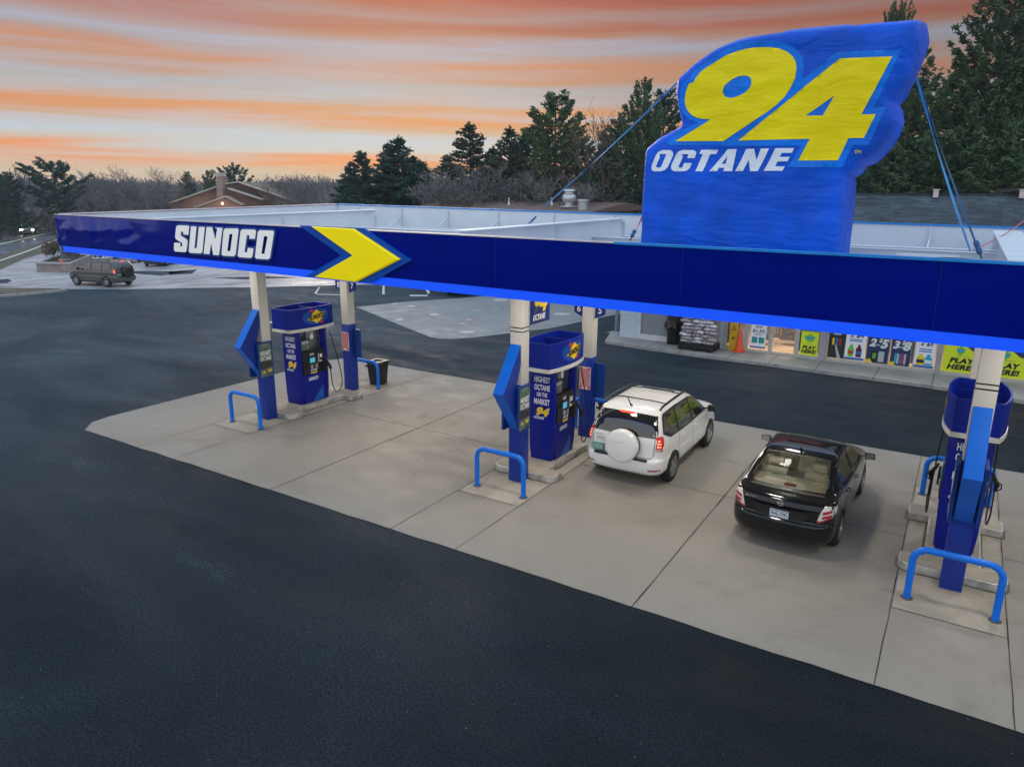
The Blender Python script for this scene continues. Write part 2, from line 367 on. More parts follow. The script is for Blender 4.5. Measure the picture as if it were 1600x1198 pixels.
# hills behind everything
mb = MB(); ring = []
nh = 60
for i in range(nh+1):
    a = rad(-100+150*i/nh); h = 14+8*noise.noise(Vector((i*.17, 3, 0)))+6*noise.noise(Vector((i*.9, 8, 0)))
    ring.append((a, h))
for a, h in ring:
    for D, z in ((300, -1), (320, h*.4), (350, h*.62), (400, h*.4)): mb.v.append((D*math.sin(a), D*math.cos(a), z))
for i in range(nh):
    for k in range(3): q = i*4+k; mb.f.append((q, q+1, q+5, q+4)); mb.m.append(0)
o = mb.build('hills', mat('hill_woods', (.07, .075, .07), .95, var=.4, vscale=.05), smooth=True); o['kind'] = 'structure'
# forecourt slab with its saw-cut joints
PX0, PY0, PX1, PY1 = -19.58, 9.2, 26, 19.1
pad = [(PX1, PY0), (PX1, PY1), (-19.0, PY1), (-19.4, 18.95), (-19.58, 18.5), (-19.58, 10.2), (-19.45, 9.65), (-18.95, 9.2)]
# irregular edge along the asphalt
rough_edge = []
x = -18.95
random.seed(3)
while x < PX1: rough_edge.append((x, PY0+random.uniform(-.012, .02))); x += .45
pad = rough_edge+pad[0:1]+pad[1:8]
sheet('concrete_forecourt', pad, .012, m_conc)
IX = [-15.84, -7.65, .54, 8.73]; IW = .753
mb = MB()
def joint(x0, y0, x1, y1, w=.019):
    d = Vector((x1-x0, y1-y0)); Ln = d.length; d.normalize(); nn = Vector((-d.y, d.x)); k = max(2, int(Ln/.35)); pv = None
    for i in range(k+1):
        t = i/k; j = noise.noise(Vector((x0*3+t*Ln*1.3, y0, 7)))*.012; ww = w*(.5+.45*abs(noise.noise(Vector((x0+t*Ln*2, y0*2, 1))))*2)
        c = Vector((x0, y0))+d*Ln*t+nn*j; q = [(c+nn*ww/2), (c-nn*ww/2)]
        mb.v += [(q[0].x, q[0].y, .016), (q[1].x, q[1].y, .016)]
        if i: a = len(mb.v)-4; mb.f.append((a, a+1, a+3, a+2)); mb.m.append(0)
for ix in IX:
    joint(ix-IW, PY0, ix-IW, PY1); joint(ix+IW, PY0, ix+IW, PY1)
    joint(ix-IW, 11.33, ix+IW, 11.33, .016); joint(ix-IW, 16.95, ix+IW, 16.95, .016)
for a in IX[:-1]: joint(a+4.095, PY0, a+4.095, PY1, .03)
xs = [-19.55]+[v for ix in IX for v in (ix-IW, ix+IW)]+[26]
for i in range(0, len(xs), 2): joint(xs[i], 14.1, xs[i+1], 14.1)
o = mb.build('joint_lines', m_dark); o['kind'] = 'structure'
m_oil = mat('oil_stain', (.15, .135, .115), .55, var=.35, vscale=9)
random.seed(21); oil_polys = []
for k in range(9):
    cx_ = random.choice([-13.6, -11.9, -9.9, -5.6, -4.3, -2.0, -1.4, 3.2])+random.gauss(0, .35); cy_ = random.uniform(10.0, 17.8); r_ = random.uniform(.012, .035)
    oil_polys.append([(cx_+r_*(1+.5*noise.noise(Vector((a*1.3, k, 0))))*math.cos(a)*random.uniform(.85, 1.1), cy_+r_*(1.3+.5*noise.noise(Vector((a, k, 5))))*math.sin(a)) for a in [i*math.pi/7 for i in range(14)]])
mb = MB()
for pl_ in oil_polys: k_ = len(mb.v); mb.v += [(p[0], p[1], .0145) for p in pl_]; mb.f.append(tuple(range(k_, k_+len(pl_)))); mb.m.append(0)
o = mb.build('oil_stains', m_oil); o['kind'] = 'structure'
# tank pad
TP = [G(557, 480), G(640, 471), G(720, 466), G(790, 460), G(1000, 444), G(1100, 470), G(965, 491), G(860, 513), G(740, 527.5), G(712, 529.5), G(690, 529.5), G(672, 527)]
sheet('tank_pad', [(p[0], p[1]) for p in TP], .008, m_tank)
m_cover = mat('cover_steel', (.42, .42, .42), .45, .6); m_covw = mat('cover_white', (.46, .46, .45), .5); m_covr = mat('cover_red', (.45, .12, .1), .5)
cov = [(642, 479, .42, 'w', 'white round tank cover nearest the left tip of the grey tank pad'), (679, 492, .45, 'w', 'white round tank cover in the middle left of the grey tank pad'),
 (624, 500, .3, 'w', 'small pale tank cover near the left edge of the grey tank pad'), (733, 500, .42, 'r', 'red rimmed round tank cover, upper one of the pair beside the white column'),
 (722, 506, .42, 'r', 'red rimmed round tank cover, lower one of the pair beside the white column'), (730, 519, .62, 'g', 'round grey tank cover nearest the front tip of the tank pad'),
 (782, 469, .75, 'w', 'large round white tank cover at the far edge of the pad left of the column'), (878, 491, .75, 'w', 'large round white tank cover right of the column behind the dispenser'),
 (617, 475, .4, 'g', 'dull grey tank cover at the far left of the tank pad'), (745, 485, .35, 'g', 'faint grey tank cover in the centre of the tank pad'), (775, 484, .3, 'g', 'faint small tank cover right of the centre of the tank pad')]
for px, py, r, k, lab in cov:
    p = gz(px, py); mb = MB(); T = Matrix.Translation((p.x, p.y, .008))
    r *= .6; mb.lathe([(r, 0), (r, .012), (r*.93, .016), (r*.8, .016), (r*.78, .011), (.02, .011)], 28, T)
    t = mb.build('tank_cover', m_covw if k == 'w' else m_cover)
    if k != 'w':
        mb = MB(); mb.lathe([(r*.9, .0161), (r*.9, .02), (r*.74, .02), (r*.74, .0161)], 28, T, cap=False)
        mb.build('rim', m_covr if k == 'r' else m_covw, t)
    tag(t, lab, 'tank cover', 'covers set in the tank pad')
# faded parking bay lines
for pts in ([(598, 446), (601, 446), (601, 460), (597, 460)], [(662, 448), (665, 448), (672, 457), (669, 460)], [(498, 449), (500, 449), (494, 460), (490, 460)],
            [(490, 459), (545, 461), (545, 462), (490, 460)], [(640, 461), (668, 461), (668, 463), (640, 463)]):
    sheet('parking_line', [G(*p) for p in pts], .010, m_paint)
# short white dash on the asphalt behind the first column
sheet('parking_line', [G(415, 503), G(430, 502.5), G(430, 504.5), G(416, 505)], .010, m_paint)
# kerbed verge lower left
KV = [G(-40, 470, .14), G(0, 461.5, .14), G(60, 456.5, .14), G(100, 452.3, .14), G(108, 450.3, .14), G(80, 449.3, .14), G(0, 449, .14), G(-40, 450, .14)]
m_kerb = mat('kerb_stone', (.34, .33, .31), .8, var=.25, bump=.1)
mb = MB(); mb.prism([(p[0], p[1]) for p in KV], .14, z0=.0); o = mb.build('kerb', m_kerb); o['kind'] = 'structure'
inn = offset_poly([(p[0], p[1]) for p in KV] if True else [], -.3)
a_ = sum(KV[i][0]*KV[(i+1) % 8][1]-KV[(i+1) % 8][0]*KV[i][1] for i in range(8))
if a_ < 0: inn = offset_poly([(p[0], p[1]) for p in KV][::-1], -.3)
sheet('grass_verge', inn, .146, m_grass)
# ------------------------------------------------------------------ canopy
CX0, CX1, CY0, CY1 = -19.25, 7.0, 9.42, 19.0
def ctop(x, y): return 5.50 - .0052*(x-CX0) + (y-CY0)/9.58*(.16-.010*(x-CX0)*.6)
ZB, ZS = 4.62, 4.48
def fb(x): return 4.75-.0077*(x+19.3)
m_fas = mat('fascia_navy', (.0, .004, .25), .14, var=.06, vscale=1.2, coat=.0, spec=.6); m_fas.node_tree.nodes['Principled BSDF'].inputs['Specular Tint'].default_value = (.02, .35, 1, 1)
m_blu = mat('sign_blue', (.0, .045, .33), .35, var=.05)
m_strip = mat('light_strip_blue', (.0, .05, .6), .4, var=0, emit=(.0, .075, .85), estr=.72)
m_white = mat('steel_white', (.70, .74, .78), .5, var=.06, vscale=1.5)
m_deck = mat('deck_grey', (.50, .53, .56), .5, var=.12, vscale=1.0)
m_capw = mat('cap_white', (.72, .62, .62), .4, var=.1); m_capb = mat('cap_blue', (.0, .26, .75), .35, var=.1)
m_soff = mat('soffit_white', (.75, .75, .72), .5)
can = thing('canopy', (-6, 14.2, 0), 0, 'large flat roofed fuel canopy with navy fascia over the concrete forecourt', 'canopy')
def wprt(mb, name, m, par=can, **k): return mb.build(name, m, par, world=True, **k)
# front fascia: sheet with dents at its left end
mb = MB(); nx, nz = 150, 12
for i in range(nx+1):
    u = i/nx; x = CX0+(CX1-CX0)*(u**1.35)
    for k in range(nz+1):
        v = k/nz; z = fb(x)+(ctop(x, CY0)-fb(x))*v
        w = max(0, min(1, (-14.6-x)/2.2))
        dn = noise.noise(Vector((x*1.6, z*3.2, 4)))*.05+noise.noise(Vector((x*4, z*5.5, 9)))*.03
        edge = min(1, 4*v*(1-v))**.5*(1 if k not in (0, nz) else 0)
        crease = math.exp(-((x+17.1+.25*(v-.5))/.12)**2)*.03
        mb.v.append((x, CY0+min(.012, (dn-.03-crease)*w*edge), z))
for i in range(nx):
    for k in range(nz): a = i*(nz+1)+k; mb.f.append((a, a+nz+1, a+nz+2, a+1)); mb.m.append(0)
wprt(mb, 'front_fascia', m_fas, smooth=True, angle=80)
for a, b in (((CX0, CY0, ZB), (CX0+.05, CY1, 0)), ((CX1-.05, CY0+.05, ZB), (CX1, CY1, 0))):
    mb = MB()
    z0, z1 = ctop(a[0], CY0), ctop(a[0], CY1)
    mb.add([(a[0], CY0+.05, ZB), (b[0], CY0+.05, ZB), (b[0], CY1, ZB), (a[0], CY1, ZB), (a[0], CY0+.05, z0), (b[0], CY0+.05, z0), (b[0], CY1, z1), (a[0], CY1, z1)],
           [(0,3,2,1),(4,5,6,7),(0,1,5,4),(1,2,6,5),(2,3,7,6),(3,0,4,7)])
    wprt(mb, 'side_fascia', m_fas)
def xwall(y0, y1, za, name, m, dz=0., n=24, x0=CX0+.05, x1=CX1-.05, zt=None, th=None):
    mb = MB()
    for i in range(n):
        a = x0+(x1-x0)*i/n; b = x0+(x1-x0)*(i+1)/n; ym = (y0+y1)/2
        ta, tb = ctop(a, ym)+dz, ctop(b, ym)+dz
        fa, fb = (za, za) if th is None else (ta-th, tb-th)
        mb.add([(a, y0, fa), (b, y0, fb), (b, y1, fb), (a, y1, fa), (a, y0, ta), (b, y0, tb), (b, y1, tb), (a, y1, ta)], [(0,3,2,1),(4,5,6,7),(0,1,5,4),(2,3,7,6)]+([(3,0,4,7)] if i == 0 else [])+([(1,2,6,5)] if i == n-1 else []))
    return wprt(mb, name, m)
xwall(CY0+.02, CY0+.07, 4.76, 'front_liner', m_white, -.004)
xwall(CY1-.10, CY1-.05, 4.72, 'back_liner', m_white, -.01)
xwall(CY1-.05, CY1, ZB, 'back_fascia', m_fas, -.012)
xwall(CY1-.13, CY1+.02, 0, 'back_cap', m_capb, .03, th=.035)
xwall(CY0-.015, CY0+.085, 0, 'front_cap', m_capw, .018, th=.016, x0=CX0-.01, x1=-4.2)
xwall(CY0-.02, CY0+.09, 0, 'front_cap', m_capb, .022, th=.03, x0=-4.2, x1=CX1)
# side liner and cap
mb = MB(); z0, z1 = ctop(CX0, CY0), ctop(CX0, CY1)
mb.add([(CX0+.051, CY0+.08, 4.72), (CX0+.10, CY0+.08, 4.72), (CX0+.10, CY1-.11, 4.72), (CX0+.051, CY1-.11, 4.72), (CX0+.051, CY0+.08, z0-.01), (CX0+.10, CY0+.08, z0-.01), (CX0+.10, CY1-.11, z1-.01), (CX0+.051, CY1-.11, z1-.01)],
       [(0,3,2,1),(4,5,6,7),(0,1,5,4),(1,2,6,5),(2,3,7,6),(3,0,4,7)])
wprt(mb, 'side_liner', m_white)
mb = MB()
mb.add([(CX0-.02, CY0+.1, z0+.005), (CX0+.14, CY0+.1, z0+.005), (CX0+.14, CY1-.14, z1+.005), (CX0-.02, CY1-.14, z1+.005), (CX0-.02, CY0+.1, z0+.03), (CX0+.14, CY0+.1, z0+.03), (CX0+.14, CY1-.14, z1+.03), (CX0-.02, CY1-.14, z1+.03)],
       [(0,3,2,1),(4,5,6,7),(0,1,5,4),(1,2,6,5),(2,3,7,6),(3,0,4,7)])
wprt(mb, 'side_cap', m_capw)
mb = MB(); mb.box((CX0+.1, CY0+.07, 4.72), (CX1-.05, CY1-.1, 4.78)); wprt(mb, 'deck', m_deck)
mb = MB(); mb.box((CX0+.05, CY0+.09, 4.655), (CX1-.05, CY1-.03, 4.70)); wprt(mb, 'soffit', m_soff)
# LED strip under the fascia
mb = MB()
mb.add([(a, y, fb(a)+z) for z in (-.145, -.002) for a, y in ((CX0+.14, CY0+.008), (CX1-.1, CY0+.008), (CX1-.1, CY0+.07), (CX0+.14, CY0+.07))], [(0,3,2,1),(4,5,6,7),(0,1,5,4),(1,2,6,5),(2,3,7,6),(3,0,4,7)]); mb.box((CX0+.14, CY1-.06, ZS), (CX1-.1, CY1-.01, ZB-.002)); mb.box((CX0+.14, CY0+.1, 4.606), (CX0+.19, CY1-.1, 4.74))
wprt(mb, 'light_strip', m_strip)
# ribs with slanted gussets on the inside of the back and the ledge
xx = -18.1
while xx < CX1-.4:
    mb = MB()
    zt = ctop(xx, CY1)-.05
    mb.box((xx-.02, CY1-.18, 4.79), (xx+.02, CY1-.105, zt))
    mb.add([(xx-.015, CY1-.18, zt-.25), (xx+.015, CY1-.18, zt-.25), (xx+.015, CY1-.75, 5.02), (xx-.015, CY1-.75, 5.02), (xx-.015, CY1-.18, zt-.33), (xx+.015, CY1-.18, zt-.33), (xx+.015, CY1-.66, 5.02), (xx-.015, CY1-.66, 5.02)],
           [(0,1,2,3),(7,6,5,4),(0,4,5,1),(3,2,6,7),(0,3,7,4),(1,5,6,2)])
    xx += 1.93
    wprt(mb, 'rib', m_white)
mb = MB(); mb.box((CX0+.11, CY1-1.05, 4.79), (CX1-.06, CY1-.95, 5.0)); mb.box((CX0+.11, CY1-1.12, 5.0), (CX1-.06, CY1-.88, 5.02)); wprt(mb, 'ledge_beam', m_white)
mb = MB(); mb.box((CX0+.11, 12.40, 4.79), (CX1-.06, 12.45, 5.10)); mb.box((CX0+.11, 12.33, 5.10), (CX1-.06, 12.52, 5.115)); wprt(mb, 'purlin', m_white)
mb = MB(); mb.box((CX0+.11, 15.95, 4.79), (CX1-.06, 16.0, 5.08)); mb.box((CX0+.11, 15.88, 5.08), (CX1-.06, 16.07, 5.095)); wprt(mb, 'purlin', m_white)
for bx, y0, y1, w in ((-15.9, 9.9, 17.3, .14), (-7.7, 10.5, 17.7, .14), (.66, 10.0, 18.4, .24)):
    mb = MB(); za, zb = ctop(bx, y0)+.0, ctop(bx, y1)-.03
    for (w0, d0, d1) in ((.03, 9, .02), (w, .02, 0)):
        if d0 == 9: q = [(bx-w0, y0, 4.785), (bx+w0, y0, 4.785), (bx+w0, y1, 4.785), (bx-w0, y1, 4.785)]
        else: q = [(bx-w0, y0, za-d0), (bx+w0, y0, za-d0), (bx+w0, y1, zb-d0), (bx-w0, y1, zb-d0)]
        mb.add(q+[(bx-w0, y0, za-d1), (bx+w0, y0, za-d1), (bx+w0, y1, zb-d1), (bx-w0, y1, zb-d1)], [(0,3,2,1),(4,5,6,7),(0,1,5,4),(1,2,6,5),(2,3,7,6),(3,0,4,7)])
    for yy in (y0+.05, (y0+y1)/2, y1-.05): mb.box((bx-w*.9, yy-.01, 4.79), (bx+w*.9, yy+.01, 5.40))
    wprt(mb, 'roof_beam', m_white)
# columns (their blue sleeves, black bands and lamps)
m_colw = mat('column_cream', (.66, .64, .58), .45, var=.06, vscale=.8); m_colb = mat('sleeve_blue', (.002, .030, .29), .35, var=.08); m_band = mat('band_black', (.01, .01, .01), .4)
for ci, ix in enumerate(IX[:3]):
    for cy, h in ((12.40, 2.20), (15.84, 2.13)):
        xo = (.06, 0, 0)[ci] if cy < 13 else (-.16, -.05, 0)[ci]
        x0 = ix+xo-.145+.01
        mb = MB(); mb.box((x0, cy, h-.01), (x0+.29, cy+.29, 4.65)); c = wprt(mb, 'column', m_colw, bevel=.008)
        mb = MB(); mb.box((x0-.012, cy-.012, 0.012), (x0+.302, cy+.302, h)); mb.build('column_sleeve', m_colb, c, world=True, bevel=.006)
        if cy < 13 and ci:
            mb = MB()
            for zz in (3.32, 3.40): mb.box((x0-.003, cy-.003, zz), (x0+.293, cy+.293, zz+.022))
            mb.build('band', m_band, c, world=True)
# downlights in the soffit
m_lens = mat('lamp_lens', (.8, .8, .78), .3, emit=(1, .93, .82), estr=4)
for lx in (-16.6, -11.8, -6.6, -3.0, 1.6):
    for ly in (11.2, 14.2, 17.2):
        mb = MB(); mb.box((lx-.24, ly-.24, 4.622), (lx+.24, ly+.24, 4.653)); f = wprt(mb, 'downlight', m_white)
        mb = MB(); mb.box((lx-.2, ly-.2, 4.61), (lx+.2, ly+.2, 4.621)); mb.build('lens', m_lens, f, world=True)
        la = bpy.data.lights.new('downlight_lamp', 'AREA'); la.size = .4; la.energy = 44; la.color = (1, .93, .83)
        lo_ = bpy.data.objects.new('downlight_lamp', la); C.objects.link(lo_); lo_.location = (lx, ly, 4.59)
# hairline seams between the fascia panels
for sx_ in (-16.4, -13.0, -6.2, -3.2, -.2, 2.8, 5.6):
    mb = MB(); mb.box((sx_-.003, CY0-.0015, fb(sx_)+.01), (sx_+.003, CY0+.004, ctop(sx_, CY0)-.01)); wprt(mb, 'panel_seam', mat('seam_navy', (.0, .002, .06), .5)) if sx_ > -14.6 else None
# letters SUNOCO on the fascia
m_ltr = mat('letter_white', (.86, .85, .82), .35, var=.02, emit=(1, .97, .92), estr=.22); m_lret = mat('letter_return', (.0, .06, .30), .4)
def trace(pts, s, ox, oy, Y): return [(lambda p: (p.x, p.z))(gy(ox+a/s, oy+b/s, Y)) for a, b in pts]
S5 = lambda pts: trace(pts, 8.889, 260, 335, 9.34)
SUN = [([(88,395),(96,388),(176,392),(178,445),(200,440),(200,402),(115,350),(103,320),(103,290),(118,165),(145,147),(280,150),(302,172),(290,292),(218,285),(215,250),(188,244),(184,292),(265,345),(281,385),(262,515),(245,533),(108,523),(85,498)], None),
 ([(322,160),(404,165),(375,465),(402,468),(432,168),(520,172),(484,530),(460,550),(310,540),(290,515)], None),
 ([(540,170),(618,173),(661,345),(686,205),(645,180),(765,185),(715,575),(630,568),(605,405),(582,560),(495,553)], None),
 ([(800,190),(968,190),(990,215),(945,570),(915,590),(765,580),(745,555),(775,215)], [(864,282),(894,285),(866,503),(834,500)]),
 ([(1035,203),(1210,207),(1230,235),(1215,348),(1132,345),(1134,296),(1104,296),(1070,520),(1102,522),(1112,460),(1198,468),(1180,590),(1155,613),(990,600),(970,575),(1010,230)], None),
 ([(1275,215),(1460,220),(1482,245),(1425,610),(1395,632),(1230,622),(1210,595),(1250,240)], [(1342,314),(1382,317),(1340,541),(1310,538)])]
for o_, h_ in SUN:
    P = S5(o_); H = [S5(h_)] if h_ else []
    if sum(P[i][0]*P[(i+1) % len(P)][1]-P[(i+1) % len(P)][0]*P[i][1] for i in range(len(P))) < 0: P = P[::-1]
    P = offset_poly(P, -.009)
    H = [offset_poly(h if sum(h[i][0]*h[(i+1) % len(h)][1]-h[(i+1) % len(h)][0]*h[i][1] for i in range(len(h))) > 0 else h[::-1], .014) for h in H]
    mb = MB(); mb.prism(P, .008, FXZ(0, 9.374, 0), H); le = wprt(mb, 'sign_letter', m_ltr)
    if sum(P[i][0]*P[(i+1) % len(P)][1]-P[(i+1) % len(P)][0]*P[i][1] for i in range(len(P))) < 0: P = P[::-1]
    mb = MB(); mb.prism(offset_poly(P, .035), .040, FXZ(0, 9.415, 0), H and [h for h in H]); mb.build('letter_tray', m_lret, le, world=True)
# chevron
m_yel = mat('sign_yellow', (.95, .78, .0), .35, var=.03, emit=(1, .72, .0), estr=.25, spec=.2); m_chb = mat('chevron_blue', (.0, .085, .50), .4, var=.05, spec=.2)
CHB = [(p[0], p[1]) for p in ((gy(x, y, 9.38).x, gy(x, y, 9.38).z) for x, y in ((468, 352), (568, 356), (643, 407), (579, 442), (478, 432), (534, 399)))]
CHY = [(p[0], p[1]) for p in ((gy(x, y, 9.30).x, gy(x, y, 9.30).z) for x, y in ((485, 354), (550, 357.5), (623, 405.5), (554, 441), (490, 433), (549.5, 399.5)))]
mb = MB(); mb.prism(CHB, .05, FXZ(0, 9.412, 0)); ch = wprt(mb, 'chevron', m_chb)
mb = MB(); mb.prism(CHY, .06, FXZ(0, 9.361, 0), bev=.02); mb.build('chevron_face', m_yel, ch, world=True)
# ------------------------------------------------------------------ inflatable sign on the canopy
def infl_mat(name, col, k=1.0):
    m = mat(name, col, .38, var=(.28 if col[2] > .4 and col[0] < .3 else .09), vscale=1.1, spec=.22)
    t = m.node_tree; b = t.nodes['Principled BSDF']; n = t.nodes.new; l = t.links.new
    co = n('ShaderNodeTexCoord'); mp = n('ShaderNodeMapping'); mp.inputs['Scale'].default_value = (1.3, 2, 4.2); mp.inputs['Rotation'].default_value = (0, rad(9), 0); l(co.outputs['Object'], mp.inputs[0])
    q = n('ShaderNodeTexNoise'); q.inputs['Scale'].default_value = 1.6; q.inputs['Detail'].default_value = 6; q.inputs['Distortion'].default_value = .8; l(mp.outputs[0], q.inputs['Vector'])
    bp = n('ShaderNodeBump'); bp.inputs['Strength'].default_value = .55*k; bp.inputs['Distance'].default_value = .07; l(q.outputs['Fac'], bp.inputs['Height']); l(bp.outputs[0], b.inputs['Normal'])
    return m
m_inf = infl_mat('vinyl_blue', (.0, .095, .66)); m_infl = infl_mat('vinyl_light_blue', (.0, .19, .85), .7)
m_infy = infl_mat('vinyl_yellow', (.98, .76, .0), .6); m_infw = infl_mat('vinyl_white', (.80, .86, .94), .5)
IY, IT = 13.0, 1.5
def P2(pts, Y): return [(gy(x, y, Y).x, gy(x, y, Y).z) for x, y in pts]
OUT = P2([(1004,410),(1006,330),(1010,262),(1013,232),(1036,212),(1068,195),(1062,175),(1059,150),(1062,126),(1068,118),(1082,104),(1103,88),(1130,72),(1160,60),(1200,51),(1245,44),(1300,39),(1360,34),(1436,28),(1446,31),(1449,45),(1451,62),(1444,84),(1434,108),(1424,130),(1414,150),(1404,162),(1409,172),(1411,190),(1404,210),(1392,229),(1376,247),(1366,255),(1352,259),(1344,272),(1333,278),(1331,320),(1327,360),(1321,410)], 13.5)
def resample(l, d):
    o = []; n = len(l)
    for i in range(n):
        a = Vector(l[i]); b = Vector(l[(i+1) % n]); k = max(1, int((b-a).length/d))
        for j in range(k): o.append(tuple(a.lerp(b, j/k)))
    return o
def inside(p, l):
    c = False; n = len(l); x, y = p; j = n-1
    for i in range(n):
        xi, yi = l[i]; xj, yj = l[j]
        if (yi > y) != (yj > y) and x < (xj-xi)*(y-yi)/(yj-yi)+xi: c = not c
        j = i
    return c
OA = np.array(OUT); OB = np.roll(OA, -1, 0)
def edist(x, z):
    p = np.array([x, z]); d = OB-OA; t = np.clip(((p-OA)*d).sum(1)/(d*d).sum(1), 0, 1); return float(np.sqrt((((OA+d*t[:, None])-p)**2).sum(1)).min())
def iface(x, z):
    e = edist(x, z) if inside((x, z), OUT) else 0.
    r = .20; q = max(0., 1-e/r); h = IT/2*math.sqrt(max(0, 1-q*q)) if e < r else IT/2
    belly = .05*min(1, e/.8)
    w = noise.noise(Vector((x*1.1, 0, z*3.2)))*.02+noise.noise(Vector((x*2.6, 5, z*8)))*.014+noise.noise(Vector((x*1.2+z*2.5, 2, z*4-x)))*.018
    pk = abs(math.sin(z*21))*.016*max(0, 1-e/.25)
    return h+belly+w-pk
def cdt(outer, holes, step, extra=True):
    loops = [resample(outer, step)]+[resample(h, step) for h in holes]
    vs = []; es = []
    for l in loops:
        k = len(vs); vs += [Vector(p) for p in l]; es += [(k+i, k+(i+1) % len(l)) for i in range(len(l))]
    xs = [p[0] for p in outer]; zs = [p[1] for p in outer]
    arr = np.array([tuple(v) for v in vs])
    x = min(xs)+step/2
    while x < max(xs):
        z = min(zs)+step/2
        while z < max(zs):
            if inside((x, z), outer) and not any(inside((x, z), h) for h in holes) and np.min(np.hypot(arr[:, 0]-x, arr[:, 1]-z)) > step*.55: vs.append(Vector((x, z)))
            z += step
        x += step
    r = delaunay_2d_cdt(vs, es, [], 0, 1e-6)
    V = [tuple(v) for v in r[0]]; Fs = []
    for f in r[2]:
        c = (sum(V[i][0] for i in f)/3, sum(V[i][1] for i in f)/3)
        if inside(c, outer) and not any(inside(c, h) for h in holes):
            a, b, cc = [V[i] for i in f]
            if (b[0]-a[0])*(cc[1]-a[1])-(b[1]-a[1])*(cc[0]-a[0]) < 0: f = f[::-1]
            Fs.append(tuple(f))
    return V, Fs
inf = thing('inflatable_sign', (-3.5, 13.75, 4.78), 0, 'giant blue inflatable with yellow 94 and white OCTANE standing on top of the canopy', 'inflatable sign')
V, Fs = cdt(OUT, [], .075)
mb = MB(); nV = len(V); yc = IY+IT/2+.05
hs = [iface(x, z) for x, z in V]
mb.v = [(x, yc-h, z) for (x, z), h in zip(V, hs)]+[(x, yc+h, z) for (x, z), h in zip(V, hs)]
mb.f = list(Fs)+[tuple(i+nV for i in f[::-1]) for f in Fs]; mb.m = [0]*len(mb.f)
ib = mb.build('envelope', m_inf, inf, world=True)
bm = bmesh.new(); bm.from_mesh(ib.data); bmesh.ops.remove_doubles(bm, verts=bm.verts, dist=.004); bm.to_mesh(ib.data); bm.free()
ib.data.polygons.foreach_set('use_smooth', [True]*len(ib.data.polygons))
def inf_patch(name, outer, holes, m, lift, parent=inf, step=.06):
    V, Fs = cdt(outer, holes, step); mb = MB(); mb.v = [(x, yc-iface(x, z)-lift, z) for x, z in V]; mb.f = Fs; mb.m = [0]*len(Fs)
    o = mb.build(name, m, parent, world=True); o.data.polygons.foreach_set('use_smooth', [True]*len(o.data.polygons)); return o
FY = IY-.0
def tr(pts, s, ox, oy): return P2([(ox+a/s, oy+b/s) for a, b in pts], 13.0)
N9 = tr([(95,1070),(470,845),(400,840),(340,832),(290,812),(250,780),(220,742),(202,700),(195,655),(198,610),(208,560),(225,510),(250,468),(290,460),(312,415),(350,360),(390,322),(440,288),(540,228),(640,172),(750,130),(850,105),(950,92),(1080,92),(1180,105),(1260,138),(1320,188),(1352,245),(1365,320),(1348,420),(1300,520),(1240,605),(1160,690),(1040,780),(900,872),(760,965),(605,1070)], 6.6545, 1040, 60)
H9 = tr([(597,570),(598,540),(612,500),(645,465),(700,422),(760,395),(820,388),(870,400),(893,430),(898,470),(885,510),(840,558),(780,593),(720,615),(665,622),(618,605)], 6.6545, 1040, 60)
N4 = tr([(80,912),(985,180),(1450,162),(1175,678),(1303,675),(1195,888),(1060,890),(965,1087),(612,1090),(718,897)], 5.7036, 1140, 60)
H4 = tr([(678,690),(935,512),(832,690)], 5.7036, 1140, 60)
def ccw(l): return l if sum(l[i][0]*l[(i+1) % len(l)][1]-l[(i+1) % len(l)][0]*l[i][1] for i in range(len(l))) > 0 else l[::-1]
def grow(l, d):
    q = offset_poly(ccw(l), d); return q
b9 = inf_patch('numeral_border', ccw(tr([(40,1110),(0,1085),(150,960),(330,880),(240,840),(165,760),(135,660),(140,560),(175,450),(235,425),(290,340),(400,250),(520,170),(650,100),(800,50),(950,25),(1100,22),(1240,45),(1350,105),(1420,190),(1440,300),(1415,440),(1360,560),(1270,680),(1190,760),(1100,830),(960,930),(820,1020),(690,1110)], 6.6545, 1040, 60)), [], m_infl, .006)
b4 = inf_patch('numeral_border', ccw(tr([(-40,960),(0,905),(960,118),(1530,102),(1290,612),(1390,612),(1240,950),(1100,950),(1000,1150),(520,1150),(640,960)], 5.7036, 1140, 60)), [], m_infl, .010)
n9 = inf_patch('numeral', ccw(N9), [H9], m_infy, .016); n4 = inf_patch('numeral', ccw(N4), [H4], m_infy, .018)
OC = [([(105,320),(112,290),(150,200),(175,167),(215,152),(290,152),(318,172),(318,205),(270,312),(243,342),(205,356),(140,357),(112,347)], [(152,305),(190,222),(185,196),(200,190),(250,190),(247,208),(203,312),(185,322),(158,320)]),
 ([(300,320),(305,290),(345,200),(370,167),(410,152),(515,152),(542,170),(542,190),(527,230),(455,230),(468,192),(400,192),(415,212),(372,312),(378,322),(408,320),(425,276),(500,276),(480,325),(450,350),(400,357),(325,355),(305,340)], None),
 ([(572,190),(590,150),(755,148),(735,190),(675,192),(605,357),(533,355),(605,190)], None),
 ([(670,355),(845,145),(932,143),(888,355),(805,355),(812,322),(762,322),(742,355)], [(786,284),(843,208),(826,284)]),
 ([(917,355),(1025,142),(1100,140),(1120,250),(1165,138),(1245,137),(1135,355),(1060,355),(1045,245),(990,355)], None),
 ([(1192,352),(1305,135),(1483,133),(1462,178),(1365,180),(1345,218),(1440,218),(1420,260),(1325,262),(1300,308),(1395,310),(1370,352)], None)]
for a, b in OC: inf_patch('letter', ccw(tr(a, 6.154, 1000, 210)), [tr(b, 6.154, 1000, 210)] if b else [], m_infw, .012, step=.045)
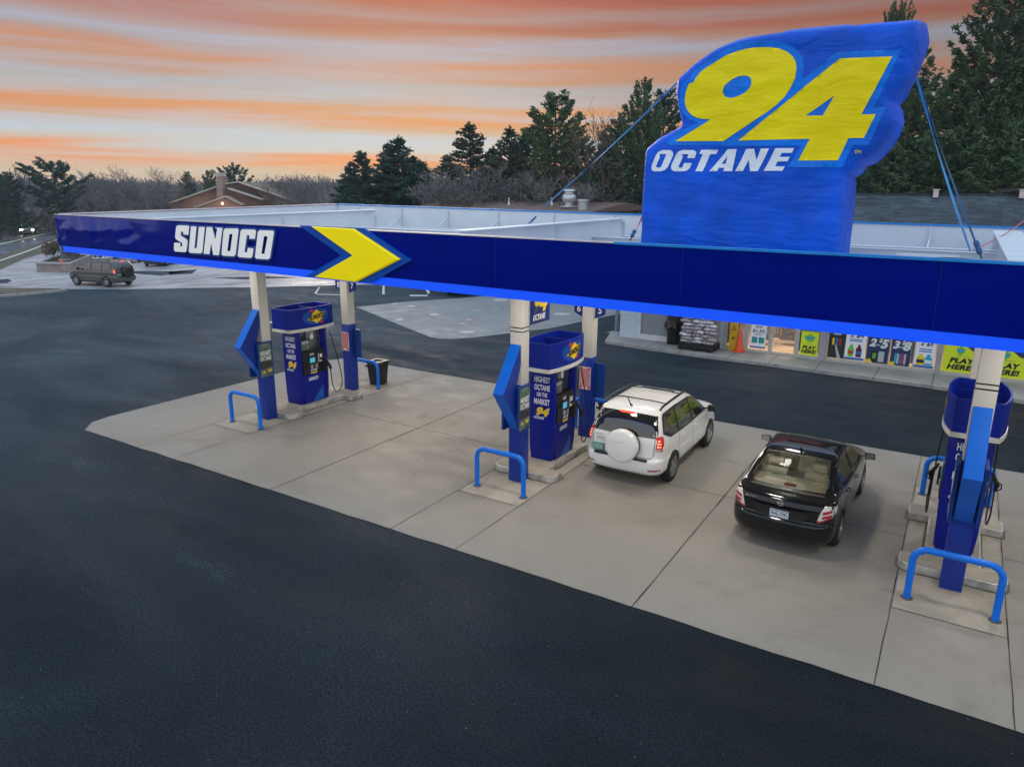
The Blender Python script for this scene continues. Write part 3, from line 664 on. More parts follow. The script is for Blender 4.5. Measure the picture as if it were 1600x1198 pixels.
p = gy(1340, 237.5, 13.0); text('trademark', 'TM', m_infy, inf, FXZ(p.x, yc-iface(p.x, p.z)-.02, p.z), h=.05, bold=.01)
# lacing along the left edge of the inflatable: short pale stitches
mb = MB(); z = 5.0
while z < 6.85:
    xx = min(p[0] for p in OUT if p[1] < 7)+.03; e = .02
    e_ = edist(xx+.03, z); mb.box((xx-.005, yc-.34, z), (xx+.035, yc-.30, z+.016)); z += .075
wl = mb.build('lacing', m_infw, inf, world=True)
# ratchet straps
m_strap = mat('strap_blue', (.05, .28, .60), .5, var=.15, vscale=6); m_strapd = mat('strap_dark', (.01, .08, .22), .5); m_red = mat('strap_red', (.35, .02, .03), .6)
def strap(a, b, w, m, label, cat='strap', knots=(), twist=2.0, name='ratchet_strap'):
    a = Vector(a); b = Vector(b); t = thing(name, tuple(b), 0, label, cat, 'straps holding the inflatable')
    d = (b-a).normalized(); s1 = d.orthogonal().normalized(); s2 = d.cross(s1); mb = MB(); n = 24
    for i in range(n+1):
        u = i/n; p = a.lerp(b, u)+Vector((0, 0, -.05*math.sin(math.pi*u))); an = twist*u*2+1; q = s1*math.cos(an)+s2*math.sin(an); r = s1*math.cos(an+1.57)+s2*math.sin(an+1.57)
        for sx, sy in ((-1, -1), (1, -1), (1, 1), (-1, 1)): mb.v.append(tuple(p+q*w/2*sx+r*.003*sy))
    for i in range(n):
        for k in range(4): c = i*4+k; e = i*4+(k+1) % 4; mb.f.append((c, e, e+4, c+4)); mb.m.append(0)
    mb.build('webbing', m, t, world=True)
    for u in knots:
        mb = MB(); p = a.lerp(b, u); mb.lathe([(.001, -.06), (.03, -.05), (.04, 0), (.03, .05), (.001, .06)], 8, Matrix.Translation(p) @ d.to_track_quat('Z', 'Y').to_matrix().to_4x4()); mb.build('ratchet', m_strapd, t, world=True)
    return t
A = gy(1066, 122, 13.8)
strap(A, gy(852, 321, 18.7), .036, m_strap, 'long blue strap running down from the left edge of the inflatable', knots=(.1,))
strap(gy(1063, 135, 13.2), gy(1061, 136, 13.1)+Vector((0, -.1, -.2)), .02, m_strapd, 'short strap end hanging at the upper left of the inflatable', name='strap_tail') if False else None
strap(gy(838, 338, 15.5), gy(797, 369, 12.2), .05, m_strapd, 'blue strap lying across the white roof beam left of the inflatable')
strap(gy(1009, 325, 13.6), gy(984, 376, 12.0), .03, m_red, 'thin red strap tied at the foot of the inflatable', knots=(.75, .85))
B = gy(1432, 122, 13.5)
strap(B, gy(1516, 392, 12.6), .032, m_strap, 'pale blue strap from the right shoulder of the inflatable, nearer one')
strap(B+Vector((0, .3, .02)), gy(1534, 404, 11.8), .026, m_strapd, 'darker blue strap crossing behind the pale one right of the inflatable', knots=(.93, .96))
strap(gy(1521, 390, 13.0), gy(1600, 345, 18.7), .02, mat('cord_pink', (.6, .12, .16), .6), 'thin pink cord stretched to the back of the canopy at the right', twist=.2, name='guy_cord')
# bits left on the roof
p = gy(1487, 402, 11.0); t = thing('hose_coil', (p.x, p.y, 4.79), 0, 'black and yellow coiled hose on the canopy roof right of the inflatable', 'hose')
for k in range(3):
    mb = MB(); mb.tube([(p.x+.24*math.cos(a/16*math.pi*2), p.y+.24*math.sin(a/16*math.pi*2), 5.245+.025*k) for a in range(17)], .016, 8); mb.build('coil', mat('hose_black', (.012, .012, .012), .5) if k != 1 else mat('hose_yellow', (.7, .45, .03), .5), t, world=True, smooth=True)
mb = MB(); mb.box((p.x-.25, p.y-.25, 4.79), (p.x+.25, p.y+.25, 5.23)); mb.build('crate', m_deck, t, world=True, bevel=.02)
p = gy(1450, 393, 13.6); t = thing('roof_bracket', (p.x, p.y, 4.79), 0, 'small white steel frame on the canopy roof beside the coiled hose', 'bracket')
mb = MB(); mb.box((p.x-.45, p.y-.03, 5.14), (p.x+.45, p.y+.03, 5.18)); mb.build('rail', m_white, t, world=True)
for s in (-1, 1):
    mb = MB(); mb.box((p.x+s*.42-.02, p.y-.02, 4.79), (p.x+s*.42+.02, p.y+.02, 5.14)); mb.build('leg', m_white, t, world=True)
for px, py, lab in ((795, 312, 'short white pin standing on the back edge of the canopy, left one of two'), (862, 313, 'short white pin standing on the back edge of the canopy, right one of two')):
    p = gy(px, 318, 19.0); mb = MB(); mb.lathe([(.03, p.z-.05), (.03, p.z+.02), (.015, p.z+.03), (.013, p.z+.16), (.0, p.z+.17)], 10, Matrix.Translation((p.x, p.y, 0)))
    tag(mb.build('roof_pin', m_capw, smooth=True), lab, 'pin', 'pins on the back edge of the canopy')
# ------------------------------------------------------------------ pump islands
m_curb = mat('curb_steel', (.50, .49, .46), .45, .5, var=.35, vscale=5); m_rust = mat('grime', (.10, .08, .055), .9, var=.3, vscale=4)
def island_shape(g=0.):
    a, b, n = .78+g, .42+g, g
    s = []
    def arc(cx, cy, r, a0, a1, k=6): s.extend([(cx+r*math.cos(rad(a0+(a1-a0)*i/k)), cy+r*math.sin(rad(a0+(a1-a0)*i/k))) for i in range(k+1)])
    r = .17+g
    y0, y1, y2, y3 = 12.70-g, 13.16+g, 14.98-g, 15.55+g
    arc(-a+r, y0+r, r, 180, 270); arc(a-r, y0+r, r, 270, 360); s.append((a, y1-.05)); s.append((a-.05, y1)); s.append((b, y1)); s.append((b, y2)); s.append((a-.05, y2)); s.append((a, y2+.05))
    arc(a-r, y3-r, r, 0, 90); arc(-a+r, y3-r, r, 90, 180); s.append((-a, y2+.05)); s.append((-a+.05, y2)); s.append((-b, y2)); s.append((-b, y1)); s.append((-a+.05, y1)); s.append((-a, y1-.05))
    return s
islab = ['dogbone shaped concrete island with steel edge under the leftmost dispenser', 'dogbone shaped concrete island with steel edge under the middle dispenser', 'dogbone shaped concrete island with steel edge under the dispenser at the right edge']
m_stain = mat('slab_stain', (.20, .165, .12), .85, var=.25, vscale=2.5)
isl0 = None
for i in range(3):
    if isl0 is None:
        t = thing('pump_island', (0, 0, 0), 0, islab[0], 'pump island', 'pump islands')
        sh = island_shape(); mb = MB(); mb.prism(offset_poly(sh, -.03), .004, z0=.150); mb.build('concrete_top', m_conc2, t)
        mb = MB(); mb.prism(sh, .138, z0=.012, bev=.006); mb.build('steel_edge', m_curb, t)
        isl0 = t
    else: t = copytree(isl0)
    t.location = (IX[i], 0, 0); t['label'] = islab[i]
# strip of older concrete round the islands and dark grime lines beside them
mb = MB()
for ix in IX[:3]: mb.box((ix-IW+.03, 11.36, .0125), (ix+IW-.03, 16.9, .0155))
o = mb.build('island_strip', m_conc2); o['kind'] = 'structure'
m_grm = mat('curb_grime', (.13, .115, .09), .9, var=.45, vscale=2.2)
for ix in IX[:3]: sheet('curb_stain', [(ix+p[0], p[1]) for p in island_shape(.045)], .0185, m_grm)
# ------------------------------------------------------------------ guards
m_grd = mat('guard_blue', (.0, .16, .72), .38, var=.06, spec=.35)
def guard(x, y, w, h, label):
    t = thing('guard_rail', (x, y, .012), 0, label, 'guard rail', 'blue hoop guards'); r = .09; pts = [(-w/2, 0, 0)]
    pts += [(-w/2, 0, h-.2)]+[(-w/2+.2*(1-math.cos(a)), 0, h-.2+.2*math.sin(a)) for a in [rad(q) for q in (15, 30, 45, 60, 75, 90)]]
    pts += [(w/2-.2+.2*math.sin(a), 0, h-.2+.2*math.cos(a)) for a in [rad(q) for q in (0, 15, 30, 45, 60, 75, 90)]]+[(w/2, 0, 0)]
    mb = MB(); mb.tube(pts, .052, 16); mb.build('hoop', m_grd, t, smooth=True, angle=60)
    for s in (-1, 1):
        mb = MB(); mb.lathe([(.09, .0), (.09, .008), (.055, .012)], 16, Matrix.Translation((s*w/2, 0, .001))); mb.build('foot_ring', m_rust, t)
    return t
gl = ['blue hoop guard in front of the leftmost column', 'blue hoop guard in front of the middle column', 'largest looking blue hoop guard in front of the dispenser at the right edge',
      'blue hoop guard beside the black bin behind the leftmost dispenser', 'blue hoop guard next to the bin left of the white car', 'blue hoop guard seen behind the dispenser at the right edge']
for i in range(3): guard(IX[i]+(.1, .03, .02)[i], 11.76, 1.16, .87, gl[i])
for i in range(3): guard(IX[i]-(.06, .02, .02)[i], 16.48, 1.16, .85, gl[3+i])
# ------------------------------------------------------------------ arrow signs and poster frames on the columns
m_arr = mat('arrow_edge_blue', (.0, .13, .66), .38, var=.05, spec=.3); m_arrd = mat('arrow_side_blue', (.0, .025, .27), .35, var=.05)
AL = ['blue chevron arrow sign pointing out from the leftmost white column', 'blue chevron arrow sign pointing out from the middle white column', 'tall blue chevron arrow sign seen edge on at the right edge column']
arr0 = None
for i in range(3):
    if arr0 is None:
        t = thing('arrow_sign', (0, 0, 0), 0, AL[0], 'arrow sign', 'arrow signs on the columns')
        o_ = [(-12.39, 3.06), (-11.72, 2.14), (-12.39, 1.22), (-12.39, 1.62), (-12.20, 2.14), (-12.39, 2.66)]   # local x = -Y
        mb = MB(); mb.prism([(p[0], p[1]) for p in o_], .25, FNX(.125, 0, 0)); mb.build('arrow_body', m_arrd, t)
        mb = MB()
        for (a, b) in ((o_[0], o_[1]), (o_[1], o_[2])):
            ya, za, yb, zb = -a[0], a[1], -b[0], b[1]; n_ = Vector((0, -(abs(zb-za)), (1 if zb < za and a == o_[0] else -1)*abs(yb-ya))).normalized()*.006
            mb.add([(-.126, ya+n_.y*.5, za), (.126, ya+n_.y*.5, za), (.126, yb+n_.y*.5, zb), (-.126, yb+n_.y*.5, zb), (-.126, ya+n_.y*2, za+n_.z), (.126, ya+n_.y*2, za+n_.z), (.126, yb+n_.y*2, zb+(0 if b is o_[1] else n_.z)), (-.126, yb+n_.y*2, zb)],
                   [(0,3,2,1),(4,5,6,7),(0,1,5,4),(1,2,6,5),(2,3,7,6),(3,0,4,7)])
        mb.build('arrow_edge', m_arr, t); arr0 = t
    else: t = copytree(arr0)
    t.location = (IX[i]+(.06, 0, 0)[i]+.01, 0, 0); t['label'] = AL[i]
m_pfr = mat('poster_frame_blue', (.0, .035, .22), .35); m_pbg = mat('poster_green_grey', (.10, .15, .12), .5, var=.6, vscale=4)
m_pdark = mat('poster_dark', (.03, .035, .035), .5, var=.4, vscale=12); m_wht = mat('print_white', (.75, .77, .77), .5, var=.03); m_yl = mat('print_yellow', (.80, .58, .02), .5, var=.05); m_blk = mat('print_black', (.012, .012, .014), .5)
def poster(side):
    t = thing('poster_frame', (0, 0, 0), 0, 'x', 'poster frame', 'framed posters on the columns')
    FT = (FPX if side > 0 else FNX); q = lambda d: FT(side*d, 0, 0)
    s = 1 if side > 0 else -1
    mb = MB(); mb.prism(rrect(-.24, 1.22, .24, 2.20, .03), .05, q(.0)); mb.build('frame', m_pfr, t)
    mb = MB(); mb.prism(rect(-.20, 1.26, .20, 2.16), .004, q(.05)); pa = mb.build('picture', m_pbg, t)
    mb = MB(); mb.prism([(-.2, 1.47), (.2, 1.50), (.2, 1.66), (-.2, 1.70)], .002, q(.054)); mb.build('picture_band', m_pdark, pa)
    for st, zz, hh in (('HIGHEST', 1.90, .12), ('OCTANE', 1.76, .12)): text('lettering', st, m_wht, pa, q(.055) @ Matrix.Translation((0, zz, 0)), w=.34, h=hh, bold=.03, world=False)
    text('lettering', '94', m_yl, pa, q(.055) @ Matrix.Translation((.10, 1.40, 0)), w=.13, h=.09, bold=.05, shear=.3, world=False)
    mb = MB(); mb.prism(ell(-.09, 1.39, .05, .03, 12), .002, q(.055)); mb.build('emblem', m_yl, pa)
    return t
pR = poster(1); pL = poster(-1)
def put_poster(src, x, y, label, first=False):
    t = src if first else copytree(src); t.location = (x, y, 0); t['label'] = label; return t
names = ['leftmost', 'middle', 'right edge']
for i in range(3):
    put_poster(pR, IX[i]+(.06, 0, 0)[i]+.17, 12.42, 'framed HIGHEST OCTANE poster on the right side of the %s near column' % names[i], i == 0)
    put_poster(pL, IX[i]+(.06, 0, 0)[i]-.15, 12.42, 'blue backed poster frame on the left side of the %s near column' % names[i], i == 0)
    q_ = put_poster(pR, IX[i]+(-.16, -.05, 0)[i]+.31, 15.99, 'plain blue poster frame back beside the %s far column' % names[i]); q_.rotation_euler = (0, 0, rad(90)); q_.scale = (1, .62, .9)
# red and white notices on the far columns
m_nr = mat('notice_red', (.55, .03, .04), .5, var=.1); m_nw = mat('notice_white', (.72, .62, .62), .5, var=.05)
nt0 = None
for i in range(2):
    if nt0 is None:
        t = thing('warning_notice', (0, 0, 0), 0, 'x', 'notice', 'red and white notices on the far columns')
        mb = MB(); mb.prism(rect(-.15, 1.31, .15, 1.89), .006, FXZ(0, 0, 0)); mb.build('board', m_nw, t)
        mb = MB(); random.seed(4)
        for zz in [1.84-.034*k for k in range(14)]:
            x = -.13
            while x < .12:
                w = random.uniform(.02, .06); mb.prism(rect(x, zz-.011, min(.135, x+w), zz+.011), .002, FXZ(0, -.007, 0)); x += w+.010
        mb.build('printed_lines', m_nr, t)
        mb = MB()
        for a in ((-.14, 1.82), (.08, 1.82), (-.14, 1.33), (.08, 1.33)): mb.prism(rect(a[0], a[1], a[0]+.06, a[1]+.055), .003, FXZ(0, -.008, 0))
        mb.build('corner_block', m_nr, t); nt0 = t
    else: t = copytree(nt0)
    t.location = (IX[i]+(-.16, -.05)[i]+.01, 15.81, 0); t['label'] = 'red and white printed notice on the far column behind the %s dispenser' % names[i]
# column number flags
m_nav = mat('flag_navy', (.003, .02, .17), .4, var=.05)
def flag(cx, y, z, num, label, side):
    t = thing('number_flag', (cx, y, z), 0, label, 'number sign', 'hanging pump number signs')
    mb = MB(); mb.prism([(-.13, .2), (-.13, -.12), (0, -.2), (.13, -.12), (.13, .2)] if False else ([(-.13, .22), (-.13, -.10), (.13, -.22), (.13, .22)] if side < 0 else [(-.13, .22), (-.13, -.22), (.13, -.10), (.13, .22)]), .04, FXZ(0, .02, 0)); mb.build('panel', m_nav, t)
    text('number', num, m_wht, t, FXZ(0, -.022, 0), h=.17, bold=.02, world=False)
for i, (a, b) in enumerate((('8', '7'), ('6', '5'))):
    cx = IX[i]+(-.16, -.05)[i]+.01
    flag(cx-.29, 15.95, 3.33, a, 'navy number %s sign left of the far column top' % a, -1); flag(cx+.29, 15.95, 3.33, b, 'navy number %s sign right of the far column top' % b, 1)
flag(.55+.29, 12.6, 4.40, '3', 'x', 1) if False else None
# 94 octane banner hanging from the canopy by the middle column
t = thing('hanging_banner', (-7.5, 12.6, 3.9), 0, 'small navy 94 OCTANE banner hanging beside the top of the middle column', 'banner')
mb = MB(); mb.prism([(12.70, 3.45), (13.50, 3.45), (13.50, 4.50), (12.70, 4.50)], .02, FPX(-7.49, 0, 0)); mb.build('cloth', m_nav, t, world=True)
mb = MB(); mb.tube([(-7.48, 12.69, 3.45), (-7.48, 13.51, 3.45)], .016, 8); mb.build('bottom_rod', mat('rod_dark', (.02, .02, .05), .4), t, world=True)
text('lettering', '94', m_yl, t, FPX(-7.467, 13.12, 3.84), w=.60, h=.36, bold=.05, shear=.3); text('lettering', 'OCTANE', m_wht, t, FPX(-7.467, 13.05, 3.57), w=.52, h=.13, bold=.04, shear=.3)
# ------------------------------------------------------------------ fuel dispenser
m_pb = mat('pump_navy', (.0, .007, .235), .38, var=.06, spec=.3); m_pl = mat('pump_light_blue', (.0, .09, .42), .35, var=.08)
m_top = mat('topper_blue', (.0, .014, .26), .38, var=.08, spec=.3); m_band2 = mat('topper_band', (.62, .62, .56), .4); m_ss = mat('pump_steel', (.30, .31, .32), .30, .85, var=.15, vscale=3)
m_bz = mat('bezel_black', (.008, .008, .009), .32, var=.2, vscale=8); m_hose = mat('hose_rubber', (.010, .010, .010), .45); m_scr = mat('screen_cyan', (.02, .10, .13), .2, emit=(.10, .62, .85), estr=.55)
m_red2 = mat('logo_red', (.62, .02, .02), .45); m_ylw = mat('logo_yellow', (.86, .62, .0), .45, var=.05); m_key = mat('key_grey', (.35, .36, .36), .4)
m_glow = mat('topper_glow_blue', (.0, .07, .38), .4)
PU = thing('fuel_dispenser', (0, 0, .154), 0, 'x', 'fuel dispenser', 'fuel dispensers on the islands')
def pt(mb, name, m, par=PU, **k): return mb.build(name, m, par, **k)
H0 = 2.14
# slightly waisted navy end panels
for yy, s in ((0, 1), (1.07, -1)):
    mb = MB(); mb.prism([(-.27, .0), (.27, .0), (.31, .30), (.325, .9), (.325, 1.5), (.315, H0), (-.315, H0), (-.325, 1.5), (-.325, .9), (-.31, .30)], .10, FXZ(0, yy+(.10 if s > 0 else 0), 0)); e = pt(mb, 'end_panel', m_pb, bevel=.012)
    if s > 0:
        for st, zz, w, h in (('HIGHEST', 1.90, .40, .135), ('OCTANE', 1.715, .40, .135), ('ON THE', 1.55, .27, .10), ('MARKET', 1.385, .40, .135)):
            text('lettering', st, m_wht, e, FXZ(0, -.001, zz), w=w, h=h, bold=.025, world=False)
        text('numeral', '94', m_yl, e, FXZ(.03, -.001, 1.15), w=.36, h=.22, bold=.06, shear=.35, world=False); text('lettering', 'OCTANE', m_wht, e, FXZ(-.07, -.001, 1.0), w=.27, h=.06, bold=.04, shear=.35, world=False)
mb = MB(); mb.prism([(-.26, .0), (.26, .0), (.29, .30), (.29, .84), (-.29, .84), (-.29, .30)], .865, FXZ(0, .968, 0)); lb = pt(mb, 'lower_cabinet', m_pb)
for s in (1, -1):
    FT = FPX if s > 0 else FNX; q = lambda d, yy=0, zz=0: FT(s*d, yy, zz)
    # light swoosh in the corner, printed on the slanted lower cabinet
    sw = [(.42, .02), (.86, .02), (.86, .42)] if s > 0 else [(-.42, .02), (-.86, .02), (-.86, .42)]
    mb = MB(); mb.prism(sw, .003, Matrix.Translation((s*.003, 0, 0)) @ q(.262) @ Matrix.Rotation(-.0997*1, 4, 'X') if False else q(.292)); 
    pt(mb, 'blue_flash', m_pl)
    mb = MB(); mb.box((.2905 if s > 0 else -.300, .12, .0), (.300 if s > 0 else -.2905, .95, .84)); pt(mb, 'front_panel', m_pb)
    mb = MB(); mb.prism(sw, .003, q(.3005)); pt(mb, 'blue_flash', m_pl)
    text('lettering', 'SUNOCO', m_wht, PU, q(.301) @ Matrix.Translation((s*.50, .70, 0)), w=.36, h=.10, bold=.04, shear=.3, world=False)
    # bezel
    mb = MB(); mb.prism([(.30, .84), (.345, .88), (.345, 1.22), (.30, 1.52), (.0, 1.52), (.0, .84)], .84, FXZ(0, .955, 0) @ Matrix.Scale(s, 4, (1, 0, 0))); bz = pt(mb, 'bezel', m_bz)
    bz.data.flip_normals() if s < 0 else None
    P = lambda d, u, z: q(d) @ Matrix.Translation((s*u, z, 0))
    mb = MB(); mb.prism(rrect(-.12, -.09, .12, .10, .015), .012, P(.337, .46, 1.25)); sb = pt(mb, 'screen_bezel', m_bz)
    mb = MB(); mb.prism(rect(-.095, -.07, .095, .07), .003, P(.350, .46, 1.25)); mb.build('screen', m_scr, sb)
    mb = MB(); mb.prism(rect(-.08, -.035, .08, .035), .006, P(.333, .46, 1.42)); pt(mb, 'price_display', m_key)
    mb = MB()
    for a in range(3):
        for b in range(4): mb.prism(rect(.0+a*.034, .0+b*.034, .026+a*.034, .026+b*.034), .006, P(.346, .56, 1.00+.0))
    pt(mb, 'keypad', m_key)
    mb = MB(); mb.prism(rect(-.04, -.05, .04, .05), .03, P(.345, .42, 1.07)); pt(mb, 'card_reader', m_key)
    mb = MB(); mb.prism(rect(-.025, -.13, .025, .13), .006, P(.345, .70, 1.28)); pt(mb, 'label_strip', m_key)
    mb = MB(); mb.prism(rect(-.04, -.05, .04, .05), .006, P(.345, .79, 1.33)); pt(mb, 'label_sticker', m_wht)
    mb = MB(); mb.prism(rect(-.05, -.02, .05, .02), .006, P(.345, .79, 1.18)); pt(mb, 'label_sticker', m_wht)
    for k in range(4):
        mb = MB(); mb.prism(rect(-.026, -.05, .026, .05), .008, P(.346, .40+k*.06, .96)); gb = pt(mb, 'grade_button', mat('grade_blue', (.02, .08, .40), .4) if k < 3 else m_red2)
        mb = MB(); mb.prism(rect(-.022, -.02, .022, .012), .004, P(.355, .40+k*.06, .97)); mb.build('grade_label', m_wht, gb)
        mb = MB(); mb.prism(rrect(-.024, -.024, .024, .024, .01), .010, P(.346, .40+k*.06, .885)); pt(mb, 'grade_button', m_ylw)
    # video display and steel head
    mb = MB(); mb.prism(rrect(-.18, -.17, .18, .17, .02), .06, P(.20, .31, 1.70)); vd = pt(mb, 'video_display', m_bz)
    mb = MB(); mb.prism(rect(-.15, -.14, .15, .14), .003, P(.261, .31, 1.70)); vs_ = mb.build('display_poster', m_pbg, vd)
    text('display_text', 'HIGHEST OCTANE', m_wht, vd, P(.265, .31, 1.78), w=.26, h=.05, bold=.03, world=False)
    # nozzle and hose at the far end
    mb = MB(); mb.box((.30 if s > 0 else -.40, .80, .88), (.40 if s > 0 else -.30, .96, 1.20)); bt = pt(mb, 'nozzle_boot', m_bz, bevel=.02)
    mb = MB(); X = s*.41
    mb.tube([(X, .90, 1.26), (X+s*.06, .93, 1.12), (X+s*.10, .96, 1.02), (X+s*.08, 1.0, .90)], [.02, .035, .045, .026], 10)
    mb.tube([(X+s*.02, .90, 1.14), (X+s*.16, .93, 1.06), (X+s*.17, .96, .96), (X+s*.10, .99, .90)], .012, 6)
    pt(mb, 'nozzle', m_hose, smooth=True, angle=70)
    pts = []
    ctrl = [(s*.34, 1.10, 2.02), (s*.40, 1.14, 1.95), (s*.44, 1.25, 1.5), (s*.46, 1.40, .9), (s*.47, 1.46, .45), (s*.47, 1.36, .20), (s*.48, 1.18, .17), (s*.50, 1.05, .40), (s*.495, 1.01, .75), (s*.49, 1.0, .90)]
    c_ = [Vector(p) for p in ctrl]
    for i in range(len(c_)-1):
        p0, p1, p2, p3 = c_[max(i-1, 0)], c_[i], c_[i+1], c_[min(i+2, len(c_)-1)]
        for j in range(6):
            u = j/6; pts.append(.5*((2*p1)+(p2-p0)*u+(2*p0-5*p1+4*p2-p3)*u*u+(3*p1-p0-3*p2+p3)*u**3))
    pts.append(c_[-1]); mb = MB(); mb.tube(pts, .014, 8); hs_ = pt(mb, 'hose', m_hose, smooth=True, angle=80)
    mb = MB(); mb.tube([(s*.30, 1.08, 2.04), (s*.345, 1.10, 2.03), (s*.38, 1.13, 1.96)], .022, 8); mb.build('swivel', m_ss, hs_, smooth=True)
mb = MB(); mb.box((-.15, .45, 1.52), (.15, .98, H0)); pt(mb, 'steel_head', m_ss, bevel=.01)
for s in (1, -1):
    mb = MB(); mb.box((s*.151 if s > 0 else -.155, .60, 1.82), (.155 if s > 0 else -.151, .72, 2.02)); pt(mb, 'label_sticker', m_wht)
    mb = MB(); mb.box(((.24 if s > 0 else -.31), .985, .86), ((.31 if s > 0 else -.24), 1.065, H0)); pt(mb, 'corner_post', m_ss)
# topper: open box with bulging sides
def topring(g):
    s = [(-.33, -.30), (.33, -.30)]; s += [(.33+.13*math.sin(math.pi*(k/8))**.8, -.30+1.66*k/8) for k in range(1, 8)]; s += [(.33, 1.36), (-.33, 1.36)]
    s += [(-.33-.13*math.sin(math.pi*(k/8))**.8, 1.36-1.66*k/8) for k in range(1, 8)]
    return offset_poly(s, g)
TZ = H0
mb = MB(); mb.prism(topring(.015), .085, z0=TZ); pt(mb, 'trim_band', m_band2)
mb = MB(); mb.prism(topring(0), .56, z0=TZ+.085, holes=[topring(-.03)]); tp = pt(mb, 'topper', m_top)
mb = MB(); mb.prism(topring(-.032), .02, z0=TZ+.086); mb.build('topper_floor', m_pl, tp)
mb = MB(); mb.box((-.31, .66, TZ+.11), (.31, .68, TZ+.60)); mb.build('topper_divider', m_top, tp)
for s in (1, -1):
    FT = FPX if s > 0 else FNX; cyy = .62
    def bulge(u): k = (u+.30)/1.66; return .33+.13*math.sin(math.pi*min(1, max(0, k)))**.8
    def decal(name, poly, m, lift, par):
        V, Fs = cdt(ccw(poly), [], .06); mb = MB()
        for u, z in V: mb.v.append((s*(bulge(cyy+u)+lift), cyy+u, z))
        mb.f = Fs if s > 0 else [f[::-1] for f in Fs]; mb.m = [0]*len(Fs); return mb.build(name, m, par)
    zc = TZ+.085+.29
    lg = decal('glow_patch', ell(.08*0, zc, .50, .22, 24), m_glow, .002, tp)
    decal('logo_bar', [(s*-.26, zc+.19), (s*-.17, zc+.22), (s*.27, zc-.18), (s*.18, zc-.22)], m_red2, .005, lg)
    decal('logo_diamond', [(s*-.34, zc-.07), (s*-.22, zc+.03), (0, zc+.20), (s*.16, zc+.10), (s*.34, zc+.10), (s*.30, zc-.02), (0, zc-.20), (s*-.14, zc-.12)], m_ylw, .008, lg)
    text('logo_lettering', 'SUNOCO', m_blk, lg, FT(s*(bulge(cyy)+.012), cyy, zc) @ Matrix.Rotation(.12, 4, 'Z'), w=.58, h=.14, bold=.05, shear=.25, d=.004, world=False)
PL = ['leftmost navy fuel dispenser with both hoses in full view and nothing parked beside it', 'middle navy fuel dispenser beside the white car', 'navy fuel dispenser at the right edge seen end on behind its column']
for i in range(3):
    t = PU if i == 0 else copytree(PU)
    t.location = (IX[i]-(.03, 0, 0)[i], 13.55, .154); t['label'] = PL[i]
# ------------------------------------------------------------------ bins by the islands
m_bin = mat('bin_black', (.010, .011, .013), .4, var=.2)
def squeegee_bin(x, y, label):
    t = thing('waste_bin', (x, y, .014), 0, label, 'waste bin', 'black bins at the ends of the islands')
    mb = MB(); mb.add([(-.2,-.2,0),(.2,-.2,0),(.2,.2,0),(-.2,.2,0),(-.25,-.25,.72),(.25,-.25,.72),(.25,.25,.72),(-.25,.25,.72)], [(0,3,2,1),(4,5,6,7),(0,1,5,4),(1,2,6,5),(2,3,7,6),(3,0,4,7)]); mb.build('bin_body', m_bin, t, bevel=.02)
    mb = MB(); mb.prism(rrect(-.27, -.27, .27, .27, .05), .06, z0=.722, holes=[rrect(-.15, -.15, .15, .15, .03)]); mb.build('lid', m_bin, t)
    mb = MB(); mb.prism(rrect(-.15, -.15, .15, .15, .03), .05, z0=.68); mb.build('liner', mat('bin_liner', (.30, .32, .34), .5), t)
    mb = MB(); mb.box((-.28, -.30, .60), (.28, -.26, .66)); mb.build('handle', m_bin, t)
squeegee_bin(-15.74, 16.95, 'black square waste bin behind the hoop guard of the leftmost island')
squeegee_bin(-7.40, 16.82, 'black square waste bin between the middle dispenser and the white car')
# ------------------------------------------------------------------ cars
def level_ring(z, w, yr, yf, rr, rf, br, bf):
    h = []
    ns = 16
    for k in range(6): x = (w-rr)*k/6; h.append((x, yr+br*(x/w)**2))
    y0 = yr+br*((w-rr)/w)**2
    for k in range(6): a = rad(90*k/5); h.append((w-rr+rr*math.sin(a), y0+rr*(1-math.cos(a))))
    y1 = yf-bf*((w-rf)/w)**2
    for k in range(1, ns): h.append((w, y0+rr+(y1-rf-y0-rr)*k/ns))
    for k in range(6): a = rad(90*k/5); h.append((w-rf+rf*math.cos(a), y1-rf+rf*math.sin(a)))
    for k in range(5, -1, -1): x = (w-rf)*k/6; h.append((x, yf-bf*(x/w)**2))
    L2 = 2.3; tp = lambda x, y: x*(1-.055*min(1, abs(y)/L2)**2.5)
    r = [(tp(x, y), y, z) for x, y in h]
    return r+[(-x, y, z) for x, y, z in reversed(r[1:-1])]
